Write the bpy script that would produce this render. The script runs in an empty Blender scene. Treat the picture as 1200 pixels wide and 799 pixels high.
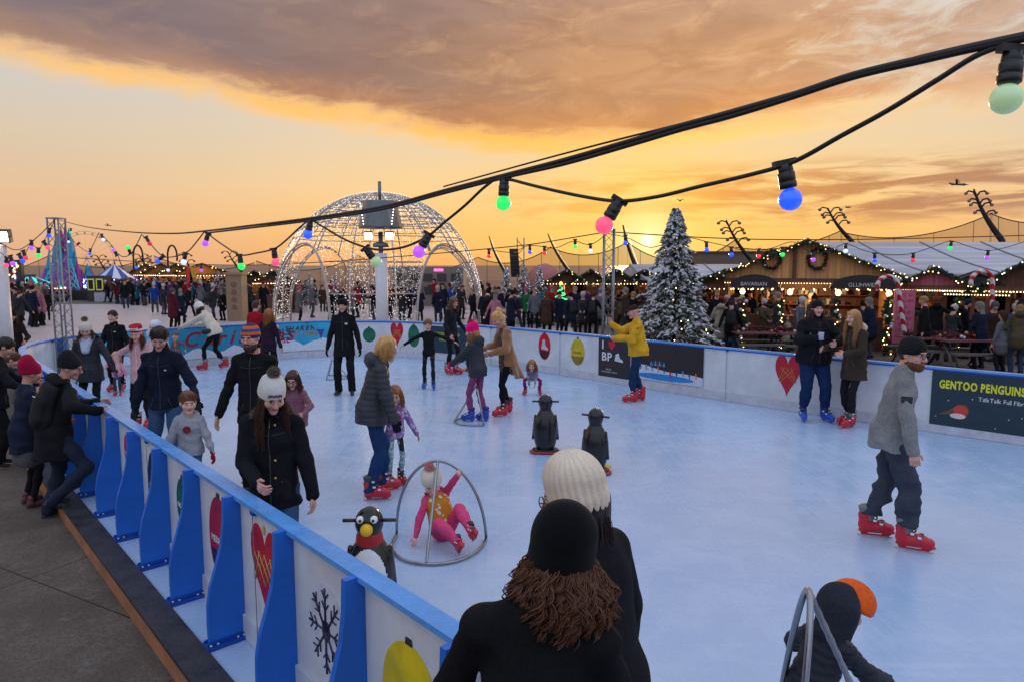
import bpy, bmesh, math, random
import numpy as np
from mathutils import Vector, Matrix
PI = math.pi
R = math.radians
sc = bpy.context.scene
col = sc.collection
rnd = random.Random(7)

# ---------------------------------------------------------------- camera model
CAMH, PITCH, FPX = 2.5, 6.31, 800.0
_sp, _cp = math.sin(R(PITCH)), math.cos(R(PITCH))
def ray(px, py):
    u = (px - 600.0) / FPX; v = (399.5 - py) / FPX
    return Vector((u, _cp + v * _sp, -_sp + v * _cp))
def G(px, py, z=0.0):
    """surveyed ground point seen at a photo position"""
    r = ray(px, py); t = (z - CAMH) / r.z
    return Vector((r.x * t, r.y * t, z))
def D(px, py, Y):
    """surveyed point at a distance Y ahead"""
    r = ray(px, py); t = Y / r.y
    return Vector((r.x * t, Y, CAMH + r.z * t))
def proj(p):
    y = p[1] * _cp - (p[2] - CAMH) * _sp; z = p[1] * _sp + (p[2] - CAMH) * _cp
    return 600 + FPX * p[0] / y, 399.5 - FPX * z / y

# ---------------------------------------------------------------- materials
_mats = {}
def nmat(name):
    m = bpy.data.materials.new(name); m.use_nodes = True
    nt = m.node_tree; b = nt.nodes['Principled BSDF']
    return m, nt, b
def fabric(c, rough=.9, scale=60, var=.25, bump=.35, sheen=0.0, spec=.2, big=3.0):
    key = ('fab', tuple(round(x, 3) for x in c), rough, scale, var, bump, sheen, spec)
    if key in _mats: return _mats[key]
    m, nt, b = nmat('cloth')
    N, L = nt.nodes, nt.links
    tc = N.new('ShaderNodeTexCoord')
    n1 = N.new('ShaderNodeTexNoise'); n1.inputs['Scale'].default_value = scale; n1.inputs['Detail'].default_value = 4
    n2 = N.new('ShaderNodeTexNoise'); n2.inputs['Scale'].default_value = big * 2; n2.inputs['Detail'].default_value = 5
    L.new(tc.outputs['Object'], n1.inputs['Vector']); L.new(tc.outputs['Object'], n2.inputs['Vector'])
    ad = N.new('ShaderNodeMath'); ad.operation = 'ADD'; L.new(n1.outputs[0], ad.inputs[0]); L.new(n2.outputs[0], ad.inputs[1])
    rp = N.new('ShaderNodeMapRange'); rp.inputs[1].default_value = .7; rp.inputs[2].default_value = 1.3
    rp.inputs[3].default_value = 1 - var; rp.inputs[4].default_value = 1 + var; L.new(ad.outputs[0], rp.inputs[0])
    mx = N.new('ShaderNodeVectorMath'); mx.operation = 'SCALE'; mx.inputs[0].default_value = c[:3]; L.new(rp.outputs[0], mx.inputs[3])
    L.new(mx.outputs[0], b.inputs['Base Color'])
    b.inputs['Roughness'].default_value = rough; b.inputs['Specular IOR Level'].default_value = spec
    if sheen: b.inputs['Sheen Weight'].default_value = sheen
    bp = N.new('ShaderNodeBump'); bp.inputs['Strength'].default_value = bump; bp.inputs['Distance'].default_value = .01
    L.new(ad.outputs[0], bp.inputs['Height']); L.new(bp.outputs[0], b.inputs['Normal'])
    _mats[key] = m
    return m
def plain(c, rough=.5, metal=0.0, spec=.5, var=.12, scale=8, bump=0.0, bscale=None):
    key = ('pl', tuple(round(x, 3) for x in c), rough, metal, spec, var, scale, bump)
    if key in _mats: return _mats[key]
    m, nt, b = nmat('surface'); N, L = nt.nodes, nt.links
    tc = N.new('ShaderNodeTexCoord')
    n1 = N.new('ShaderNodeTexNoise'); n1.inputs['Scale'].default_value = scale; n1.inputs['Detail'].default_value = 6
    L.new(tc.outputs['Object'], n1.inputs['Vector'])
    rp = N.new('ShaderNodeMapRange'); rp.inputs[1].default_value = .3; rp.inputs[2].default_value = .7
    rp.inputs[3].default_value = 1 - var; rp.inputs[4].default_value = 1 + var; L.new(n1.outputs[0], rp.inputs[0])
    mx = N.new('ShaderNodeVectorMath'); mx.operation = 'SCALE'; mx.inputs[0].default_value = c[:3]; L.new(rp.outputs[0], mx.inputs[3])
    L.new(mx.outputs[0], b.inputs['Base Color'])
    r2 = N.new('ShaderNodeMapRange'); r2.inputs[1].default_value = .3; r2.inputs[2].default_value = .7
    r2.inputs[3].default_value = max(0.03, rough - .1); r2.inputs[4].default_value = min(1, rough + .1); L.new(n1.outputs[0], r2.inputs[0])
    L.new(r2.outputs[0], b.inputs['Roughness'])
    b.inputs['Metallic'].default_value = metal; b.inputs['Specular IOR Level'].default_value = spec
    if bump:
        n2 = N.new('ShaderNodeTexNoise'); n2.inputs['Scale'].default_value = bscale or scale * 6; n2.inputs['Detail'].default_value = 5
        L.new(tc.outputs['Object'], n2.inputs['Vector'])
        bp = N.new('ShaderNodeBump'); bp.inputs['Strength'].default_value = bump; bp.inputs['Distance'].default_value = .02
        L.new(n2.outputs[0], bp.inputs['Height']); L.new(bp.outputs[0], b.inputs['Normal'])
    _mats[key] = m
    return m
def worn(c, rough=.42, scuff=(.08, .08, .09), amt=.5, scale=3.0, spec=.5):
    """painted panel with knocks, streaks and grime"""
    m, nt, b = nmat('worn_paint'); N, L = nt.nodes, nt.links
    def noise(sc_, mapscale, det=8, dist=0.0):
        mp = N.new('ShaderNodeMapping'); mp.inputs['Scale'].default_value = mapscale; mp.inputs['Rotation'].default_value = (0, 0, .83); L.new(tc.outputs['Object'], mp.inputs[0])
        n = N.new('ShaderNodeTexNoise'); n.inputs['Scale'].default_value = sc_; n.inputs['Detail'].default_value = det; n.inputs['Roughness'].default_value = .68; n.inputs['Distortion'].default_value = dist
        L.new(mp.outputs[0], n.inputs['Vector']); return n.outputs[0]
    def ss(v, lo, hi, k):
        r = N.new('ShaderNodeMapRange'); r.interpolation_type = 'SMOOTHSTEP'; L.new(v, r.inputs[0])
        for i, q in ((1, lo), (2, hi), (3, 0), (4, k)): r.inputs[i].default_value = q
        return r.outputs[0]
    def mix(f, a, bb):
        x = N.new('ShaderNodeMixRGB'); L.new(f, x.inputs[0])
        for i, q in ((1, a), (2, bb)):
            if isinstance(q, tuple): x.inputs[i].default_value = (*q, 1)
            else: L.new(q, x.inputs[i])
        return x.outputs[0]
    tc = N.new('ShaderNodeTexCoord')
    cc = mix(ss(noise(scale * .5, (1, 1, 1)), .35, .7, 1), tuple(x * .86 for x in c), tuple(min(.85, x * 1.08) for x in c))
    cc = mix(ss(noise(scale * 2.2, (1, 1, 5)), .58, .74, amt * .8), cc, tuple(x * .5 + s_ * .5 for x, s_ in zip(c, scuff)))
    cc = mix(ss(noise(scale * 6, (4, 4, .35), 5, .8), .66, .74, amt), cc, scuff)
    cc = mix(ss(noise(scale * 16, (1, 1, 1), 4), .70, .76, amt), cc, scuff)
    L.new(cc, b.inputs['Base Color']); L.new(ss(noise(scale * 2, (1, 1, 1)), .3, .7, 1), b.inputs['Roughness'])
    mr = N.new('ShaderNodeMapRange'); L.new(noise(scale * 2, (1, 1, 1)), mr.inputs[0]); mr.inputs[1].default_value = .3; mr.inputs[2].default_value = .7; mr.inputs[3].default_value = rough - .1; mr.inputs[4].default_value = rough + .15
    L.new(mr.outputs[0], b.inputs['Roughness']); b.inputs['Specular IOR Level'].default_value = spec
    return m
def skin(c=(.55, .32, .24)):
    key = ('skin', c)
    if key in _mats: return _mats[key]
    m, nt, b = nmat('skin'); N, L = nt.nodes, nt.links
    tc = N.new('ShaderNodeTexCoord'); n1 = N.new('ShaderNodeTexNoise'); n1.inputs['Scale'].default_value = 22
    L.new(tc.outputs['Object'], n1.inputs['Vector'])
    mx = N.new('ShaderNodeMixRGB'); mx.inputs[1].default_value = (*c, 1); mx.inputs[2].default_value = (c[0] * .95, c[1] * .72, c[2] * .68, 1)
    L.new(n1.outputs[0], mx.inputs[0]); L.new(mx.outputs[0], b.inputs['Base Color'])
    b.inputs['Roughness'].default_value = .5; b.inputs['Specular IOR Level'].default_value = .35
    b.inputs['Subsurface Weight'].default_value = .0
    _mats[key] = m
    return m
def emis(c, s, base=None):
    key = ('em', tuple(c), s)
    if key in _mats: return _mats[key]
    m, nt, b = nmat('lit')
    b.inputs['Base Color'].default_value = (*(base or c), 1); b.inputs['Roughness'].default_value = .3
    b.inputs['Emission Color'].default_value = (*c, 1); b.inputs['Emission Strength'].default_value = s
    _mats[key] = m
    return m

# ---------------------------------------------------------------- objects
def tag(o, label=None, cat=None, group=None, kind=None):
    if label: o['label'] = label
    if cat: o['category'] = cat
    if group: o['group'] = group
    if kind: o['kind'] = kind
    return o
def empty(name, loc=(0, 0, 0), rz=0.0, label=None, cat=None, group=None):
    o = bpy.data.objects.new(name, None); col.objects.link(o)
    o.location = loc; o.rotation_euler = (0, 0, rz); o.empty_display_size = .1
    return tag(o, label, cat, group)
def link(name, me, parent=None, loc=None, rz=None):
    o = bpy.data.objects.new(name, me); col.objects.link(o)
    if parent: o.parent = parent
    if loc is not None: o.location = loc
    if rz is not None: o.rotation_euler = (0, 0, rz)
    return o
_kids = {}
def copy_tree(o, parent=None):
    c = o.copy(); col.objects.link(c); c.parent = parent
    for ch in [x for x in list(col.objects) if x.parent == o]: copy_tree(ch, c)
    return c
def mesh_np(name, V, F, mats, midx=None, smooth=True):
    """V (n,3), F (m,4) quads (or (m,3))"""
    me = bpy.data.meshes.new(name)
    V = np.asarray(V, dtype=np.float32); F = np.asarray(F, dtype=np.int32)
    k = F.shape[1]
    me.vertices.add(len(V)); me.vertices.foreach_set('co', V.ravel())
    me.loops.add(len(F) * k); me.loops.foreach_set('vertex_index', F.ravel())
    me.polygons.add(len(F)); me.polygons.foreach_set('loop_start', np.arange(len(F), dtype=np.int32) * k)
    if midx is not None: me.polygons.foreach_set('material_index', np.asarray(midx, dtype=np.int32))
    me.polygons.foreach_set('use_smooth', np.full(len(F), bool(smooth)))
    me.update(calc_edges=True); me.validate()
    for m in mats: me.materials.append(m)
    return me

class MB:
    """collects boxes, bars, tubes and sheets, then builds ONE mesh"""
    def __init__(s): s.v = []; s.f = []; s.m = []; s.mats = []; s.sm = []
    def mi(s, mat):
        if mat is None: return 0
        if mat not in s.mats: s.mats.append(mat)
        return s.mats.index(mat)
    def add(s, vs, fs, mat=None, smooth=False):
        b = len(s.v); s.v.extend([tuple(p) for p in vs]); k = s.mi(mat)
        for f in fs: s.f.append([b + i for i in f]); s.m.append(k); s.sm.append(smooth)
        return s
    def box(s, c, size, mat=None, M=None, bev=0.0):
        x, y, z = size[0] / 2, size[1] / 2, size[2] / 2
        vs = [Vector((a, b_, d)) for a in (-x, x) for b_ in (-y, y) for d in (-z, z)]
        if M is not None: vs = [M @ v for v in vs]
        vs = [v + Vector(c) for v in vs]
        return s.add(vs, [(0, 1, 3, 2), (4, 6, 7, 5), (0, 4, 5, 1), (2, 3, 7, 6), (0, 2, 6, 4), (1, 5, 7, 3)], mat)
    def tube(s, pts, r, mat=None, n=8, cap=True, closed=False, smooth=True):
        pts = [Vector(p) for p in pts]; m = len(pts)
        rs = r if isinstance(r, (list, tuple)) else [r] * m
        vs = []; fs = []
        up = Vector((0, 0, 1)); prev = None
        for i, p in enumerate(pts):
            if closed: d = pts[(i + 1) % m] - pts[i - 1]
            else: d = pts[min(i + 1, m - 1)] - pts[max(i - 1, 0)]
            if d.length < 1e-9: d = Vector((0, 0, 1))
            d.normalize()
            if prev is None:
                a = d.cross(up)
                if a.length < 1e-3: a = d.cross(Vector((1, 0, 0)))
            else:
                a = prev - d * prev.dot(d)
                if a.length < 1e-4: a = d.cross(up)
            a.normalize(); prev = a; b = d.cross(a)
            for k in range(n):
                t = 2 * PI * k / n
                vs.append(p + (a * math.cos(t) + b * math.sin(t)) * rs[i])
        rng = m if closed else m - 1
        for i in range(rng):
            j = (i + 1) % m
            for k in range(n):
                l = (k + 1) % n
                fs.append((i * n + k, i * n + l, j * n + l, j * n + k))
        if cap and not closed:
            fs.append(tuple(reversed(range(n)))); fs.append(tuple((m - 1) * n + k for k in range(n)))
        return s.add(vs, fs, mat, smooth)
    def lathe(s, prof, mat=None, n=16, M=None, smooth=True, c=(0, 0, 0)):
        vs = []; fs = []; c = Vector(c)
        for (r, z) in prof:
            for k in range(n):
                t = 2 * PI * k / n; v = Vector((r * math.cos(t), r * math.sin(t), z))
                if M is not None: v = M @ v
                vs.append(v + c)
        for i in range(len(prof) - 1):
            for k in range(n):
                l = (k + 1) % n
                fs.append((i * n + k, i * n + l, (i + 1) * n + l, (i + 1) * n + k))
        fs.append(tuple(reversed(range(n)))); fs.append(tuple((len(prof) - 1) * n + k for k in range(n)))
        return s.add(vs, fs, mat, smooth)
    def sphere(s, c, r, mat=None, n=10, m=7, sz=1.0):
        prof = [(max(1e-4, r * math.sin(PI * i / m)), -r * sz * math.cos(PI * i / m)) for i in range(m + 1)]
        return s.lathe(prof, mat, n, c=c)
    def prism(s, poly, origin, ax, ay, nz, thick, mat=None):
        """2D outline extruded along nz, from origin"""
        o = Vector(origin); ax = Vector(ax); ay = Vector(ay); nz = Vector(nz)
        n = len(poly)
        a = [o + ax * p[0] + ay * p[1] for p in poly]; b = [p + nz * thick for p in a]
        fs = [tuple(reversed(range(n))), tuple(range(n, 2 * n))]
        for i in range(n):
            j = (i + 1) % n; fs.append((i, j, n + j, n + i))
        return s.add(a + b, fs, mat)
    def mesh(s, name, mat=None):
        me = bpy.data.meshes.new(name); me.from_pydata(s.v, [], s.f)
        mats = s.mats or ([mat] if mat else [])
        for m in mats: me.materials.append(m)
        me.polygons.foreach_set('material_index', s.m); me.polygons.foreach_set('use_smooth', s.sm)
        me.update(); return me
    def build(s, name, parent=None, mat=None, loc=None, rz=None, fix=True):
        me = s.mesh(name, mat)
        if fix:
            bm = bmesh.new(); bm.from_mesh(me); bmesh.ops.recalc_face_normals(bm, faces=bm.faces); bm.to_mesh(me); bm.free()
        return link(name, me, parent, loc, rz)

def text_mesh(s, size, mat, depth=.002, shear=0.0, align='CENTER', bold=0.0):
    cu = bpy.data.curves.new('t', 'FONT'); cu.body = s; cu.size = size; cu.align_x = align; cu.align_y = 'CENTER'
    cu.extrude = depth / 2; cu.shear = shear; cu.offset = bold; cu.resolution_u = 3
    ob = bpy.data.objects.new('t', cu); col.objects.link(ob)
    dg = bpy.context.evaluated_depsgraph_get(); me = bpy.data.meshes.new_from_object(ob.evaluated_get(dg))
    bpy.data.objects.remove(ob); me.materials.clear(); me.materials.append(mat)
    return me
def text_on(name, s, size, mat, origin, ax, ay, parent=None, **kw):
    me = text_mesh(s, size, mat, **kw)
    ax = Vector(ax).normalized(); ay = Vector(ay).normalized(); nz = ax.cross(ay)
    M = Matrix((ax, ay, nz)).transposed().to_4x4(); M.translation = Vector(origin)
    me.transform(M)
    return link(name, me, parent)
# ---------------------------------------------------------------- implicit surfaces
def smin(a, b, k):
    h = np.clip(.5 + .5 * (b - a) / k, 0, 1)
    return b + (a - b) * h - k * h * (1 - h)
def axis_grid(lo, hi, coarse, fine=()):
    """fine = [(a, b, step)]"""
    xs = []; x = lo
    while x < hi:
        xs.append(x); st = coarse
        for a, b, s in fine:
            if a - coarse * .5 <= x < b: st = min(st, s)
        x += st
    xs.append(x)
    return np.array(xs)
class SDF:
    def __init__(s): s.p = []
    def add(s, lo, hi, fn, k=.02, op='u', mat=0): s.p.append((np.minimum(lo, hi), np.maximum(lo, hi), fn, k, op, mat)); return s
    def cap(s, a, b, ra, rb=None, k=.03, mat=0, flat=None, op='u'):
        a = np.array(a, float); b = np.array(b, float); rb = ra if rb is None else rb
        ba = b - a; l2 = max(ba @ ba, 1e-9)
        if flat is not None: fa = np.array(flat[0], float); fa /= np.linalg.norm(fa); ff = flat[1] ** 2 - 1
        def fn(x, y, z):
            px, py, pz = x - a[0], y - a[1], z - a[2]
            t = np.clip((px * ba[0] + py * ba[1] + pz * ba[2]) / l2, 0, 1)
            px = px - t * ba[0]; py = py - t * ba[1]; pz = pz - t * ba[2]
            q = px * px + py * py + pz * pz
            if flat is not None:
                c = px * fa[0] + py * fa[1] + pz * fa[2]; q = q + ff * c * c
            return np.sqrt(np.maximum(q, 0)) - (ra + (rb - ra) * t)
        r = max(ra, rb)
        return s.add(np.minimum(a, b) - r, np.maximum(a, b) + r, fn, k, op, mat)
    def ell(s, c, rad, Rm=None, k=.02, mat=0, op='u'):
        c = np.array(c, float); rad = np.array(rad, float); M = np.eye(3) if Rm is None else np.array(Rm)
        def fn(x, y, z):
            x, y, z = x - c[0], y - c[1], z - c[2]
            u = (x * M[0, 0] + y * M[1, 0] + z * M[2, 0]); v = (x * M[0, 1] + y * M[1, 1] + z * M[2, 1]); w = (x * M[0, 2] + y * M[1, 2] + z * M[2, 2])
            k0 = np.sqrt((u / rad[0]) ** 2 + (v / rad[1]) ** 2 + (w / rad[2]) ** 2)
            k1 = np.sqrt((u / rad[0] ** 2) ** 2 + (v / rad[1] ** 2) ** 2 + (w / rad[2] ** 2) ** 2)
            return k0 * (k0 - 1) / np.maximum(k1, 1e-6)
        r = rad.max()
        return s.add(c - r, c + r, fn, k, op, mat)
    def cut(s, p, n, k=.006):
        """removes what lies on the side n points to"""
        p = np.array(p, float); n = np.array(n, float); n /= np.linalg.norm(n)
        fn = lambda x, y, z: -((x - p[0]) * n[0] + (y - p[1]) * n[1] + (z - p[2]) * n[2])
        s.p.append((None, None, fn, k, 's', -1)); return s
    def bounds(s):
        L = np.min([p[0] for p in s.p if p[4] == 'u'], axis=0); H = np.max([p[1] for p in s.p if p[4] == 'u'], axis=0)
        return L, H
    def mesh(s, name, step, mats, fine=None, disp=None, pad=None):
        L, H = s.bounds(); pad = pad or 2.2 * step + .012
        ax = []
        for i in range(3):
            f = [(q[0][i], q[1][i], q[2]) for q in (fine or [])]
            ax.append(axis_grid(L[i] - pad, H[i] + pad, step, f))
        X, Y, Z = ax
        Dd = np.full((len(X), len(Y), len(Z)), .5, dtype=np.float32); Mt = np.zeros(Dd.shape, dtype=np.int8)
        for lo, hi, fn, k, op, mat in s.p:
            if lo is None: sl = (slice(None),) * 3
            else:
                sl = []
                for i in range(3):
                    g = pad + k
                    a = np.searchsorted(ax[i], lo[i] - g); b = np.searchsorted(ax[i], hi[i] + g)
                    sl.append(slice(max(0, a - 1), b + 1))
                sl = tuple(sl)
            x = X[sl[0]][:, None, None]; y = Y[sl[1]][None, :, None]; z = Z[sl[2]][None, None, :]
            d = fn(x, y, z).astype(np.float32) + np.zeros((1, 1, 1), np.float32)
            cur = Dd[sl]; d = np.broadcast_to(d, cur.shape)
            if op == 'u':
                Mt[sl] = np.where(d < cur, mat, Mt[sl]); Dd[sl] = smin(cur, d, k)
            elif op == 'p':      # paint only
                Mt[sl] = np.where(d < 0, mat, Mt[sl])
            else:
                Dd[sl] = -smin(-cur, d, k)
                if mat >= 0: Mt[sl] = np.where(d < .006, mat, Mt[sl])
        if disp is not None:
            Dd = Dd - disp(X[:, None, None], Y[None, :, None], Z[None, None, :], Dd).astype(np.float32)
        Dd[0] = Dd[-1] = 1; Dd[:, 0] = Dd[:, -1] = 1; Dd[:, :, 0] = Dd[:, :, -1] = 1
        ins = Dd < 0
        c = np.zeros(tuple(n - 1 for n in Dd.shape), dtype=np.int8)
        for i in (0, 1):
            for j in (0, 1):
                for k in (0, 1): c += ins[i:i + c.shape[0], j:j + c.shape[1], k:k + c.shape[2]]
        act = (c > 0) & (c < 8); I = np.argwhere(act)
        if len(I) == 0: raise ValueError('empty ' + name)
        idm = np.full(act.shape, -1, dtype=np.int32); idm[act] = np.arange(len(I))
        P = np.zeros((len(I), 3)); cnt = np.zeros(len(I))
        co = [(i, j, k) for i in (0, 1) for j in (0, 1) for k in (0, 1)]
        def val(o): return Dd[I[:, 0] + o[0], I[:, 1] + o[1], I[:, 2] + o[2]]
        def pos(o): return np.stack([X[I[:, 0] + o[0]], Y[I[:, 1] + o[1]], Z[I[:, 2] + o[2]]], 1)
        vals = {o: val(o) for o in co}; poss = {o: pos(o) for o in co}
        for o in co:
            for a in range(3):
                if o[a] == 0:
                    q = list(o); q[a] = 1; q = tuple(q)
                    va, vb = vals[o], vals[q]; m = (va < 0) != (vb < 0)
                    t = np.where(m, va / np.where(np.abs(va - vb) < 1e-9, 1, va - vb), 0)
                    P += np.where(m[:, None], poss[o] + (poss[q] - poss[o]) * t[:, None], 0); cnt += m
        P /= np.maximum(cnt, 1)[:, None]
        F = []; FM = []
        for a in range(3):
            sa = [slice(None)] * 3; sb = [slice(None)] * 3; sa[a] = slice(0, -1); sb[a] = slice(1, None)
            A = ins[tuple(sa)]; B = ins[tuple(sb)]
            E = np.argwhere(A != B)
            b, c_ = [(1, 2), (2, 0), (0, 1)][a]
            E = E[(E[:, b] > 0) & (E[:, c_] > 0) & (E[:, b] < idm.shape[b]) & (E[:, c_] < idm.shape[c_])]
            def cell(db, dc):
                q = E.copy(); q[:, b] += db; q[:, c_] += dc
                return idm[q[:, 0], q[:, 1], q[:, 2]]
            q0, q1, q2, q3 = cell(-1, -1), cell(0, -1), cell(0, 0), cell(-1, 0)
            ain = ins[E[:, 0], E[:, 1], E[:, 2]]
            quad = np.stack([q0, q1, q2, q3], 1); quad[~ain] = quad[~ain][:, ::-1]
            e2 = E.copy(); e2[~ain, a] += 1
            F.append(quad); FM.append(Mt[e2[:, 0], e2[:, 1], e2[:, 2]])
        F = np.concatenate(F); FM = np.concatenate(FM)
        ok = (F >= 0).all(1); F = F[ok]; FM = FM[ok]
        return mesh_np(name, P, F, mats, np.maximum(FM, 0))
def folds(amp, freq=(9, 9, 16), seed=0, n=5):
    rs = np.random.RandomState(seed)
    ws = rs.normal(0, 1, (n, 3)) * np.array(freq); ph = rs.uniform(0, 6.28, n); w2 = rs.normal(0, 1, (n, 3)) * 4
    def fn(x, y, z, d):
        o = 0
        for w, p, q in zip(ws, ph, w2):
            wr = np.sin(x * q[0] + y * q[1] + z * q[2] + p)
            o = o + np.sin(x * w[0] + y * w[1] + z * w[2] + p + 1.3 * wr)
        o = o / n ** .5
        return amp * (1 - np.abs(o)) - amp * .4
    return fn
def fsum(*fs):
    return lambda x, y, z, d: sum(f(x, y, z, d) for f in fs)
def quilt(amp, pitch, z0=0):
    return lambda x, y, z, d: amp * np.sqrt(np.abs(np.sin(PI * (z - z0) / pitch + .25 * np.sin(x * 9 + y * 7)))) + 0 * x
def strands(name, paths, radii, mats, n=4, midx=None):
    """paths (m, k, 3) numpy, radii (k,) or (m,k)"""
    P = np.asarray(paths, float); m, k, _ = P.shape
    T = np.gradient(P, axis=1); T /= np.maximum(np.linalg.norm(T, axis=2, keepdims=True), 1e-9)
    up = np.array([.31, .17, .93]); A = np.cross(T, up); A /= np.maximum(np.linalg.norm(A, axis=2, keepdims=True), 1e-9)
    B = np.cross(T, A); rr = np.broadcast_to(np.asarray(radii, float), (m, k))
    th = np.arange(n) * 2 * PI / n
    V = P[:, :, None, :] + rr[:, :, None, None] * (A[:, :, None, :] * np.cos(th)[None, None, :, None] + B[:, :, None, :] * np.sin(th)[None, None, :, None])
    base = (np.arange(m) * k * n)[:, None, None]
    i = np.arange(k - 1)[None, :, None] * n; j = np.arange(n)[None, None, :]; j2 = (j + 1) % n
    F = np.stack([base + i + j, base + i + j2, base + i + n + j2, base + i + n + j], -1).reshape(-1, 4)
    mi = None if midx is None else np.repeat(np.asarray(midx), (k - 1) * n)
    return mesh_np(name, V.reshape(-1, 3), F, mats, mi)
# ---------------------------------------------------------------- people
A3 = lambda *v: np.array(v, float)
def Rx(a): c, s = math.cos(a), math.sin(a); return np.array([[1, 0, 0], [0, c, -s], [0, s, c]])
def Ry(a): c, s = math.cos(a), math.sin(a); return np.array([[c, 0, s], [0, 1, 0], [-s, 0, c]])
def Rz(a): c, s = math.cos(a), math.sin(a); return np.array([[c, -s, 0], [s, c, 0], [0, 0, 1]])
def unit(v): return v / max(np.linalg.norm(v), 1e-9)
def ik(a, t, l1, l2, pole):
    d = t - a; L = np.linalg.norm(d)
    if L > (l1 + l2) * .998: t = a + d / L * (l1 + l2) * .998; L = (l1 + l2) * .998; d = t - a
    if L < abs(l1 - l2) + .02: L = abs(l1 - l2) + .02; t = a + unit(d) * L; d = t - a
    u = d / L; x = (l1 * l1 - l2 * l2 + L * L) / (2 * L); h = math.sqrt(max(l1 * l1 - x * x, 0))
    p = np.array(pole, float); p = p - u * (p @ u); p = unit(p)
    return a + u * x + p * h, t
class Rig:
    """joints in the person's own frame: faces +Y, own left is -X"""
    def __init__(r, H, pose=None, lift=0.0, sw=1.0):
        p = pose or {}; r.pose = p
        r.hh = .172 + .037 * H if H > 1 else .118 + .091 * H
        r.hh *= p.get('hs', 1)
        sh = H - r.hh * 1.27; S = r.S = sh / .83; r.s = S / 1.75; s = r.s; r.lift = lift
        r.pel = A3(0, 0, .53 * S + lift) + A3(*p.get('pel', (0, 0, 0))) * S
        r.Rt = Rz(-R(p.get('twist', 0))) @ Rx(-R(p.get('lean', 2))) @ Ry(R(p.get('side', 0)))
        r.Rp = Rz(-R(p.get('ptwist', 0))) @ Rx(-R(p.get('plean', p.get('lean', 2) * .5)))
        up = r.Rt @ A3(0, 0, 1); r.up = up; r.fw = r.Rt @ A3(0, 1, 0); r.rt = r.Rt @ A3(1, 0, 0)
        r.waist = r.pel + r.Rp @ A3(0, 0, .09 * S); r.chest = r.waist + up * .115 * S + r.fw * .006 * S
        r.neck = r.waist + up * .222 * S; r.shc = r.waist + up * .198 * S
        shr = p.get('shrug', (0, 0))
        r.sh = [r.shc - r.rt * .090 * S * sw + up * (shr[0] - .012) * S, r.shc + r.rt * .090 * S * sw + up * (shr[1] - .012) * S]
        r.hip = [r.pel - r.Rp @ A3(.052 * S, 0, .012 * S), r.pel + r.Rp @ A3(.052 * S, 0, -.012 * S)]
        r.el, r.wr, r.kn, r.an, r.fy, r.fp = [], [], [], [], [], []
        for i, q in enumerate(('L', 'R')):
            sg = -1 if i == 0 else 1
            h = p.get('h' + q, (sg * .165, .05, .475)); t = A3(*h[:3]) * S + A3(0, 0, lift)
            pole = p.get('e' + q, (sg * .5, -1, -.3))
            e, w = ik(r.sh[i], t, .172 * S, .150 * S, pole); r.el.append(e); r.wr.append(w)
            f = p.get('f' + q, (sg * .062, 0, 0, sg * 8)); f = tuple(f) + (0, sg * 8, 0)[len(f) - 2:] if len(f) < 5 else f
            an = A3(f[0] * S, f[1] * S, f[2] * S + .045 * S + lift)
            kp = p.get('k' + q, (sg * .15, 1, 0))
            k, an = ik(r.hip[i], an, .247 * S, .240 * S, kp)
            r.kn.append(k); r.an.append(an); r.fy.append(f[3]); r.fp.append(f[4] if len(f) > 4 else 0)
        r.Rh = Rz(-R(p.get('hy', 0) + p.get('twist', 0))) @ Rx(-R(p.get('hp', 8))) @ Ry(R(p.get('hr', 0)))
        r.hk = r.hh / .235
        r.head = r.neck + up * .03 * S + r.fw * .012 * S + r.Rh @ A3(0, .012, .100) * r.hk + up * .012 + r.Rt @ A3(*p.get('hoff', (0, 0, 0)))
        r.hd = p.get('hand', ({}, {}))
    def H(r, x, y, z): return r.head + r.Rh @ A3(x, y, z) * r.hk

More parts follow.
